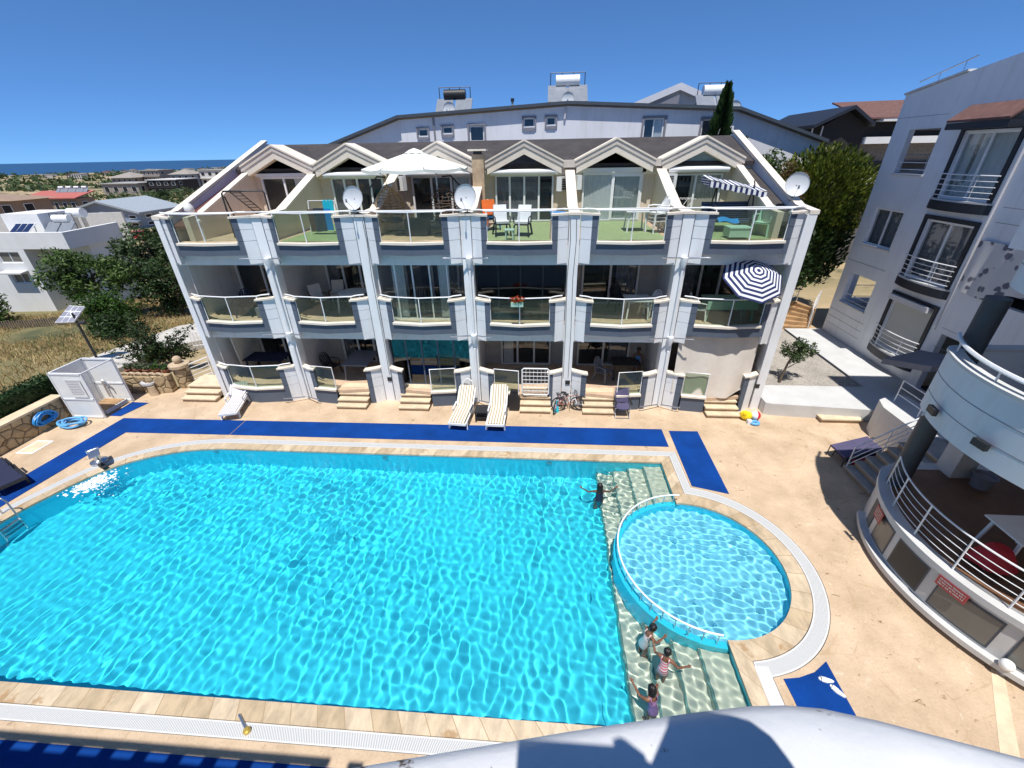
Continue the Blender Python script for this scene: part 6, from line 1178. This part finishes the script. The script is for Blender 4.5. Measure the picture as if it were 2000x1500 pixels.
# ---------------------------------------------------------------- houses down the slope towards the sea
wh = thing('white_house', 'white flat roofed house with solar gear on its roof behind the olive trees', 'house', (-42, 32, -2)); GZ = -2.4
MB().box(-60, 30.5, 2.95, -36.0, 30.8, 4.15).extr([(-36.3, 30.8, 2.95), (-36.3, 35.2, 2.95), (-36.3, 35.2, 4.25), (-36.3, 30.8, 4.15)], (.3, 0, 0)).box(-60, 30.8, 3.3, -36.3, 35.2, 3.5).build('parapet', 'white_clean', wh)
holed_wall(MB(), 30.5, .25, 'y', -60, -39.9, GZ, 2.94, [(-42.4, -40.5, 2.25, 3.15)[0:2] + (1.9, 2.75), (-42.2, -40.75, .3, 1.1)]).box(-40.15, 30.75, GZ, -39.9, 32.2, 2.94).build('wall', 'white_clean', wh)
holed_wall(MB(), 32.2, .25, 'y', -40.15, -36.2, GZ, 2.94, [(-39.6, -38.2, 1.6, 2.6)]).box(-36.45, 32.45, GZ, -36.2, 35.2, 2.94).build('recess_wall', 'white_clean', wh)
for x0, x1, y, z0, z1 in ((-42.4, -40.5, 30.6, 1.9, 2.75), (-42.2, -40.75, 30.6, .3, 1.1), (-39.6, -38.2, 32.3, 1.6, 2.6)):
    f = MB().box(x0, y, z0, x0 + .07, y + .08, z1).box(x1 - .07, y, z0, x1, y + .08, z1).box(x0 + .07, y, z0, x1 - .07, y + .08, z0 + .07).box(x0 + .07, y, z1 - .07, x1 - .07, y + .08, z1).box((x0 + x1) / 2 - .03, y, z0 + .07, (x0 + x1) / 2 + .03, y + .08, z1 - .07).build('window', 'white_metal', wh); MB().box(x0 + .07, y + .04, z0 + .07, x1 - .07, y + .06, z1 - .07).build('pane', 'win_shade', f)
MB().extr([(-42.5, 30.5, 1.25), (-40.5, 30.5, 1.25), (-40.5, 29.9, 1.15), (-42.5, 29.9, 1.15)], (0, 0, .1)).build('window_hood', 'walkway_white', wh); MB().box(-43.5, 33, 3.5, -40.3, 36, 5.2).build('stair_head', 'white_clean', wh)
sp = thing('photovoltaic_array', 'dark blue solar panel standing on the white house roof', 'solar panel', (-41.5, 32.5, 3.5)); MB().extr([(-42.6, 32.0, 3.75), (-40.9, 32.0, 3.75), (-40.3, 32.6, 4.55), (-42.0, 32.6, 4.55)], (0, .05, -.04)).build('frame', 'white_metal', sp)
for i in range(3): MB().poly([(-42.5 + .55 * i, 31.985, 3.79), (-42.02 + .55 * i, 31.985, 3.79), (-41.5 + .55 * i, 32.57, 4.53), (-41.98 + .55 * i, 32.57, 4.53)]).build('cells', 'panel_blue', sp)
MB().bar((-42.2, 32.5, 3.5), (-42.1, 32.6, 4.5), .05).bar((-40.6, 32.5, 3.5), (-40.5, 32.6, 4.5), .05).build('stand', 'steel', sp)
h1 = heater('white tank solar water heater on the white house roof', -39.0, 33.6, 3.5, 'white_plastic', 1.1); h1['group'] = 'solar water heaters on the left houses'
tk = thing('water_tank', 'white water tank raised on legs on the white house roof', 'water tank', (-38.4, 34.4, 3.5)); MB().tube([(-39.0, 34.4, 5.1), (-37.8, 34.4, 5.1)], .36, 16).build('tank', 'white_plastic', tk, True)
for x in (-38.8, -38.05): MB().box(x, 34.25, 3.5, x + .08, 34.55, 4.8).build('leg', 'steel', tk)
def house(name, label, x0, y0, x1, y1, z0, z1, wm, rows, cols, pitched=None, rm='roof_red', oh=.5, group='houses on the slope towards the sea', side=True, flatm='concrete'):
    t_ = thing(name, label, 'house', ((x0 + x1) / 2, (y0 + y1) / 2, z0), 0, group); MB().box(x0, y0, z0 - 2, x1, y1, z1).build('wall', wm, t_); W_ = (x1 - x0) / cols; Hh = (z1 - z0) / rows
    for i in range(cols):
        for j in range(rows):
            a = x0 + W_ * (i + .25); zz = z0 + Hh * (j + .3); w_ = MB().box(a, y0 - .08, zz, a + W_ * .5, y0 - .003, zz + Hh * .48).build('window', 'white_metal', t_); MB().box(a + .1, y0 - .1, zz + .1, a + W_ * .5 - .1, y0 - .081, zz + Hh * .48 - .1).build('pane', 'dark_room', w_)
            if side and i == cols - 1: w2 = MB().box(x1 + .003, y0 + 1.2, zz, x1 + .08, y0 + 2.8, zz + Hh * .5).build('window', 'white_metal', t_); MB().box(x1 + .081, y0 + 1.3, zz + .1, x1 + .1, y0 + 2.7, zz + Hh * .5 - .1).build('pane', 'dark_room', w2)
    for j in range(1, rows): MB().box(x0 - .02, y0 - .9, z0 + Hh * j - .15, x1 + .02, y0 - .003, z0 + Hh * j + .05).build('balcony', wm, t_)
    if pitched == 'hip':
        c = ((x0 + x1) / 2, (y0 + y1) / 2, z1 + min(x1 - x0, y1 - y0) * .22); P = [(x0 - oh, y0 - oh, z1), (x1 + oh, y0 - oh, z1), (x1 + oh, y1 + oh, z1), (x0 - oh, y1 + oh, z1)]; mb = MB()
        for a, b_ in zip(P, P[1:] + P[:1]): mb.poly([a, b_, c])
        mb.poly(P).build('roof', rm, t_)
    elif pitched == 'gable':
        c = (x0 + x1) / 2; zt = z1 + (x1 - x0) * .135; MB().extr([(x0 - oh, y0 - oh, z1 - .1), (c, y0 - oh, zt), (x1 + oh, y0 - oh, z1 - .1), (x1 + oh, y0 - oh, z1 + .25), (c, y0 - oh, zt + .35), (x0 - oh, y0 - oh, z1 + .25)], (0, y1 - y0 + 2 * oh, 0)).build('roof', rm, t_); MB().extr([(x0, y0, z1), (x1, y0, z1), (c, y0, zt)], (0, .3, 0)).build('gable', wm, t_)
    elif pitched == 'shed': MB().extr([(x0 - oh, y0 - oh, z1 + .02), (x0 - oh, y1 + oh, z1 + 1.4), (x0 - oh, y1 + oh, z1 + 1.6), (x0 - oh, y0 - oh, z1 + .25)], (x1 - x0 + 2 * oh, 0, 0)).build('roof', rm, t_)
    else: MB().box(x0 - oh, y0 - oh, z1 + .002, x1 + oh, y1 + oh, z1 + .3).build('roof', flatm, t_)
    return t_
mat('bluegrey_wall', (.24, .29, .36), .8); mat('bluegrey_roof', (.30, .34, .38), .8); mat('tan_wall', (.30, .21, .15), .85, 0, .2); mat('house_white', (.62, .60, .57), .8); mat('raw_concrete', (.30, .27, .24), .9)
house('gabled_house', 'blue grey house with a wide pitched roof beyond the white house', -96, 84, -80.5, 95, -3.2, -.4, 'bluegrey_wall', 2, 5, 'gable', 'bluegrey_roof', .6)
house('brown_house', 'brown tiled roof house left of the long red roof', -116, 74, -93.5, 80, -3.2, 3.0, 'tan_wall', 2, 6, 'hip', 'tan_wall', 1.0)
house('long_house', 'low house with a long red roof behind the white house', -133, 108, -119, 113, -3.2, .6, 'tan_wall', 1, 6, 'shed', 'roof_pink' if 'roof_pink' in MATS else mat('roof_pink', (.42, .12, .10), .8).name, .6)
for i in range(4): h_ = heater('white tank number %s along the low red roof ridge' % ['farthest left', 'second from left', 'third from left', 'farthest right'][i], -127 + 2.2 * i, 113, 1.7, 'white_plastic', 1.1); h_['group'] = 'solar water heaters on the left houses'; h_['label'] = ['solar tank at the left end of the red roof', 'solar tank second from the left on the red roof', 'solar tank third from the left on the red roof', 'solar tank at the right end of the red roof'][i]
house('flat_house', 'grey concrete house with a dark open ground floor on the dry slope', -182, 178, -166, 190, -3.6, .6, 'raw_concrete', 1, 4); house('flat_house', 'white topped dark house right of the grey concrete one', -165, 182, -152, 194, -4, 1.6, 'charcoal', 2, 4, None, 'roof_red', .4, flatm='house_white')
house('villa', 'half built villa with a hipped roof on the dry slope', -214, 216, -203, 228, -3.2, 1.6, 'raw_concrete', 2, 4, 'hip', 'raw_concrete', 1.2); house('villa', 'unfinished concrete frame house right of the hipped villa', -202, 222, -193, 232, -3.2, 4.4, 'raw_concrete', 3, 4)
house('villa', 'two storey grey villa before the white modern house', -186, 220, -176, 230, -3, 2.6, 'bluegrey_wall', 2, 3, 'hip', 'raw_concrete', .8); house('villa', 'white modern house with dark openings near the end slope', -175, 226, -160, 238, -3, 4.0, 'house_white', 2, 4); house('villa', 'small white house close to the left sloped roof end', -178, 300, -162, 312, -4, 2.0, 'house_white', 1, 4)
car = thing('parked_car', 'red parked car beyond the dark trees', 'car', (-68.5, 70, -3)); cz = ground_z(-68.5, 70); car.location.z = cz
prof = [(-2.0, .35), (-2.05, .75), (-1.5, .92), (-.9, 1.42), (.7, 1.45), (1.5, .98), (2.05, .85), (2.08, .35)]
MB().extr([(x, -.8, z) for x, z in prof], (0, 1.6, 0)).build('body', 'car_red', car, world=False); MB().extr([(-1.3, -.82, .98), (-.85, -.82, 1.36), (.62, -.82, 1.38), (1.25, -.82, 1.0)], (0, 1.64, 0)).build('window', 'dark_room', car, world=False)
for x in (-1.25, 1.3):
    for y in (-.78, .62): w_ = MB().tube([(x, y, .33), (x, y + .16, .33)], .33, 14).build('wheel', 'rubber', car, world=False)
tag(MB().box(-80, 64, -3.4, -52, 71.5, cz - .02).build('parking_road', 'sand_stone'), kind='structure')
wl2 = MB(); P0 = [(-84, 60), (-70, 62), (-56, 58)]
tag(MB().bar((-90, 56, 0), (-62, 62, 0), .4, 4.4).build('boundary_wall', 'house_white'), 'long white boundary wall behind the white house', 'wall')
# far town: small houses scattered towards the shore, one by one
r_ = random.Random(77); proto = thing('far_house', '', 'house', (0, 0, 0), 0, 'small far houses near the shore'); MB().box(-6, -5, -4, 6, 5, 5.5).build('wall', 'house_white', proto, world=False); mb = MB()
for i in range(3):
    for j in range(2): mb.box(-5 + 3.8 * i, -5.15, .6 + 2.6 * j, -2.8 + 3.8 * i, -5.02, 2.3 + 2.6 * j)
mb.build('window', 'dark_room', proto, world=False); MB().extr([(-6.6, -5.6, 5.5), (0, -5.6, 8), (6.6, -5.6, 5.5)], (0, 11.2, 0)).build('roof', 'roof_red', proto, world=False)
proto2 = thing('far_house', '', 'house', (0, 0, 0), 0, 'small far houses near the shore'); MB().box(-7, -5, -4, 7, 5, 7).build('wall', 'house_white', proto2, world=False); mb = MB()
for i in range(4):
    for j in range(2): mb.box(-6 + 3.3 * i, -5.15, .8 + 3 * j, -4 + 3.3 * i, -5.02, 2.8 + 3 * j)
mb.build('window', 'dark_room', proto2, world=False); MB().box(-7.3, -5.3, 7, 7.3, 5.3, 7.4).build('roof', 'concrete', proto2, world=False)
cnt = [0, 0]; first = [True, True]; LB = ['tiny white house with a reddish roof, one of many by the shore', 'tiny flat roofed white house, one of many by the shore']
def spot(ang, d): a = math.radians(ang); return -math.sin(a) * d, math.cos(a) * d
for i in range(74):
    ang = r_.uniform(26, 46) if i < 56 else r_.uniform(34, 64); d = r_.uniform(1500, 2500) if i < 56 else r_.uniform(900, 2200); x, y = spot(ang, d); k = i % 3 == 0; k = int(not k); s_ = r_.uniform(.7, 1.3); o = (proto, proto2)[k]
    if first[k]: first[k] = False; o.location = (x, y, ground_z(x, y)); o.scale = (s_,) * 3; o['label'] = LB[k]
    else: o = dup(o, (x, y, ground_z(x, y)), r_.uniform(-.6, .6), LB[k], (s_,) * 3)
# scrub and far woods (nobody could count them)
r_ = random.Random(91); mb = MB()
for i in range(4200):
    ang = r_.uniform(20, 66); d = 75 * (2300 / 75) ** r_.random(); x, y = spot(ang, d); q = noise.noise((x * .008, y * .008, 2)) + .35 * noise.noise((x * .05, y * .05, 4))
    if q < r_.uniform(-.2, .2) or (-100 < x < -50 and 56 < y < 108) or (-140 < x < -88 and 70 < y < 125) or (-220 < x < -148 and 174 < y < 240): continue
    s_ = r_.uniform(.7, 1.8) * (1 + d / 420); n = 26 if d < 260 else 12; z = ground_z(x, y)
    leaves(mb, (x, y, z + s_ * .35), (s_ * 1.7, s_ * 1.3, s_ * .75), n, s_ * (.34 if d < 260 else .6), r_, shell=.1)
tag(mb.build('scrubland', 'leaf_pale'), 'dark green scrub and woods over the slope towards the sea', 'scrub', kind='stuff')
for (x, y, s_, lb) in ((-128, 146, 2.0, 'round green bush on the sandy slope near the end slope of the block'), (-106, 118, 2.2, 'round dark bush lower on the sandy slope'), (-118, 104, 1.6, 'green bush behind the blue grey house roof'), (-70, 62, 1.6, 'dark bush left of the red car'), (-62, 66, 1.8, 'dark bush right of the red car'), (-280, 300, 4, 'dark tall tree standing out before the sea')): tree('slope_bush', lb, 'bush', (x, y, ground_z(x, y)), (x, y, ground_z(x, y) + s_ * .6), (s_, s_, s_ * .8), 22, (s_ * .3, s_ * .55), 1300, s_ * .13, 'leaf_dark' if s_ > 1.7 else 'leaf_olive', .1, int(-x), 'bushes on the slope')
# ---------------------------------------------------------------- people
def skin_mesh(name, chains, m, parent, sub=1, mirror=None):
    """one continuous skinned body from chains of (x, y, z, radius); a chain may start at an index of an earlier vertex"""
    V = []; E = []; R = []
    for ch in chains:
        prev = None
        for q in ch:
            if isinstance(q, int): prev = q; continue
            V.append(q[:3]); R.append(q[3]); i = len(V) - 1
            if prev is not None: E.append((prev, i))
            prev = i
    me = bpy.data.meshes.new(name); me.from_pydata(V, E, []); o = bpy.data.objects.new(name, me); COL.objects.link(o)
    md = o.modifiers.new('skin', 'SKIN'); md.use_smooth_shade = True
    for v, r in zip(me.skin_vertices[0].data, R): v.radius = (r, r)
    me.skin_vertices[0].data[0].use_root = True
    s2 = o.modifiers.new('sub', 'SUBSURF'); s2.levels = s2.render_levels = sub
    bpy.context.view_layer.update(); dg = bpy.context.evaluated_depsgraph_get(); nm = bpy.data.meshes.new_from_object(o.evaluated_get(dg)); o.modifiers.clear(); o.data = nm; bpy.data.meshes.remove(me)
    nm.materials.clear(); nm.materials.append(MATS[m])
    for p in nm.polygons: p.use_smooth = True
    if parent is not None: o.parent = parent
    return o
def person(label, loc, rz, s, hands, suit, hair_long, lean=.1, skin='skin', bun=False, head_turn=0, stand=None, shoes=None):
    """standing figure, front towards +Y; hands = wrist targets in local metres (left, right) for a body of scale s; origin at the feet"""
    t_ = thing('person', label, 'person', loc, rz); L = lambda *p: tuple(q * s for q in p); ly = lambda z: lean * max(0, z - .75)
    B = [(0, 0, .78, .105), (0, ly(.95), .95, .092), (0, ly(1.1), 1.1, .10), (0, ly(1.24), 1.24, .085), (0, ly(1.32), 1.33, .048), (0, ly(1.4) + .01, 1.43, .082), (0, ly(1.5) + .012, 1.52, .072)]
    ch = [[L(*q) for q in B]]; n = len(B); fin = []
    for sd, hd in zip((-1, 1), hands):
        sh = Vector((sd * .155, ly(1.24), 1.245)); w = Vector(hd); d = w - sh; ln = min(d.length, .5); w = sh + d.normalized() * ln; el = sh.lerp(w, .5) + Vector((sd * .03, -.02, -1)).normalized() * math.sqrt(max(.0004, .0625 - (ln / 2) ** 2)) * .9; hdir = (w - el).normalized()
        A = [(sh, .052), (sh.lerp(el, .5), .043), (el, .034), (el.lerp(w, .5), .033), (w, .022), (w + hdir * .05, .030), (w + hdir * .085, .024)]
        ch.append([3] + [L(p.x, p.y, p.z, r) for p, r in A]); pl = w + hdir * .09; side = hdir.cross(Vector((0, 0, 1))).normalized()
        for k, (o, l) in enumerate(((-.026, .055), (-.009, .068), (.009, .064), (.025, .05))):
            a = pl + side * o; fin.append([a - hdir * .03, a + hdir * l * .5 + Vector((0, 0, -.004)), a + hdir * l + Vector((0, 0, -.016 - .004 * k))])
        a = w + hdir * .035; fin.append([a, a + side * -sd * .035 + hdir * .03, a + side * -sd * .045 + hdir * .055])
    for sd in (-1, 1):
        x = sd * .085; st_ = stand[0 if sd < 0 else 1] if stand else 0
        ch.append([0, L(x, st_ * .3, .70, .085), L(x, st_ * .6 + .015, .56, .07), L(x, st_ * .8 + .02, .42, .052), L(x, st_ * .9, .26, .05), L(x, st_, .08, .034), L(x, st_ + .06, .035, .034), L(x, st_ + .14, .02, .026)])
    bo = skin_mesh('body', ch, skin, t_, 2)
    fm = MB()
    for f in fin: fm.tube([tuple(p * s) for p in f], [.0095 * s, .0085 * s, .006 * s], 6)
    k = len(bo.data.vertices); bm = bmesh.new(); bm.from_mesh(bo.data); vs = [bm.verts.new(v) for v in fm.v]
    for f in fm.f:
        fc_ = bm.faces.new([vs[i] for i in f]); fc_.smooth = True
    hz = 1.475; hy = ly(1.48) + .012
    bm.to_mesh(bo.data); bm.free(); receive(bo)
    fa = MB()                                                # face: nose, brow ridge, ears, eyes, mouth
    def hp(x, y, z): c_, s_ = math.cos(head_turn), math.sin(head_turn); return ((c_ * x - s_ * y) * s, (hy + s_ * x + c_ * y) * s, (hz + z) * s)
    fa.poly([hp(-.012, .088, -.02), hp(.012, .088, -.02), hp(0, .112, -.022), hp(0, .09, .02)]); fa.poly([hp(-.012, .088, -.02), hp(0, .112, -.022), hp(0, .09, .02)]).poly([hp(.012, .088, -.02), hp(0, .09, .02), hp(0, .112, -.022)])
    for sd in (-1, 1): fa.ball(hp(sd * .083, 0, -.005), .018 * s, 8)
    fa.build('nose_and_ears', skin, bo, world=False); ey = MB()
    for sd in (-1, 1): ey.ball(hp(sd * .03, .078, .008), .009 * s, 8)
    ey.build('eyes', 'hair', bo, world=False); MB().tube([hp(-.022, .083, -.045), hp(0, .088, -.048), hp(.022, .083, -.045)], .005 * s, 5).build('mouth', 'mouth_red' if 'mouth_red' in MATS else mat('mouth_red', (.25, .06, .05), .5).name, bo, world=False)
    hm = MB(); nn = 14                                        # hair cap with a parting and uneven ends
    def hairp(u, v):
        a = PI * (-.5 + 2 * u) ; back = .5 - .5 * math.cos(2 * PI * u); top = v * (.62 + (.62 if hair_long else .30) * back); th = top * PI * .62; r = .099 + .004 * math.sin(u * 12 * PI)
        x = r * math.sin(th) * math.cos(2 * PI * u + PI / 2); y = r * 1.08 * math.sin(th) * math.sin(2 * PI * u + PI / 2) - .008; z = r * 1.08 * math.cos(th) + .012
        if hair_long and back > .3: z -= (v ** 3) * .20 * back; y -= .02 * v
        return hp(x, y, z)
    hm.grid(hairp, 28, 10)
    if bun: hm.ball(hp(0, -.05, .13), .035 * s, 10)
    ho = hm.build('hair', 'hair', t_, 2, world=False)
    # swimsuit: a shell hugging the torso from hip to chest
    def tor(u, v):
        z = .70 + .52 * v; a = 2 * PI * u; rx = .118 + .018 * math.cos(v * 5) + .004; ry = .102 + .006 * math.cos(v * 4)
        if v > .8: rx *= 1 - (v - .8) * .4
        return (rx * math.cos(a) * s, (ly(z) + ry * math.sin(a)) * s, z * s)
    sm = MB().grid(tor, 24, 10)
    for sd in (-1, 1): sm.tube([tuple(q * s for q in (sd * .09, ly(1.2) - .09, 1.19)), tuple(q * s for q in (sd * .085, ly(1.29) - .03, 1.315)), tuple(q * s for q in (sd * .085, ly(1.22) + .07, 1.21))], .014 * s, 6)
    receive(sm.build('swimsuit' if not shoes else 'shirt', suit, t_, 2, world=False)); return t_
stripemat('striped_suit', (.70, .13, .20), (.70, .62, .64), 2, 14., .5)
person('child with outstretched arms swimming at the far end of the pool steps', (1.80, 9.55, -1.30), .05, .93, ((-.52, .10, 1.30), (.50, .12, 1.29)), 'navy_cloth', True, .05, head_turn=0)
person('girl with a hair bun and white straps reaching across the pool steps', (2.22, 5.22, -.92), -1.25, .80, ((-.25, .42, 1.28), (.18, .40, 1.22)), 'white_suit', False, .25, bun=True, head_turn=.2)
person('girl in a pink striped swimsuit with both arms spread on the pool steps', (2.46, 4.66, -.72), -.5, .76, ((-.38, .30, 1.22), (.48, .15, 1.20)), 'striped_suit', False, .12)
person('girl with long loose hair and a lilac swimsuit stretching one arm away', (2.16, 4.03, -.92), .55, .80, ((-.22, .48, 1.30), (.26, .2, 1.12)), 'lilac_suit', True, .2)
# woman seated at the small dark table of the fifth ground-floor terrace: head and shoulders show above the parapet
person('person in a pale blue top at the table of the fifth ground floor terrace', (3.95, 15.9, .25), 2.6, 1.0, ((-.25, .32, 1.05), (.25, .32, 1.05)), 'hose_blue', False, .1)
# the photographer on the balcony, whose shadow falls on the parapet
pg = person('photographer holding up a phone behind the rounded white parapet', (.29, -.14, 6.9), .1, 1.17, ((-.24, .0, 1.5), (-.085, .07, 1.62)), 'navy_cloth', False, .14, shoes=True)
ph = thing('phone', 'black phone held up over the white parapet', 'phone', (.08, -.03, 8.75)); MB().box(-.03, -.035, 8.765, .14, -.022, 8.85).build('body', 'black_plastic', ph)
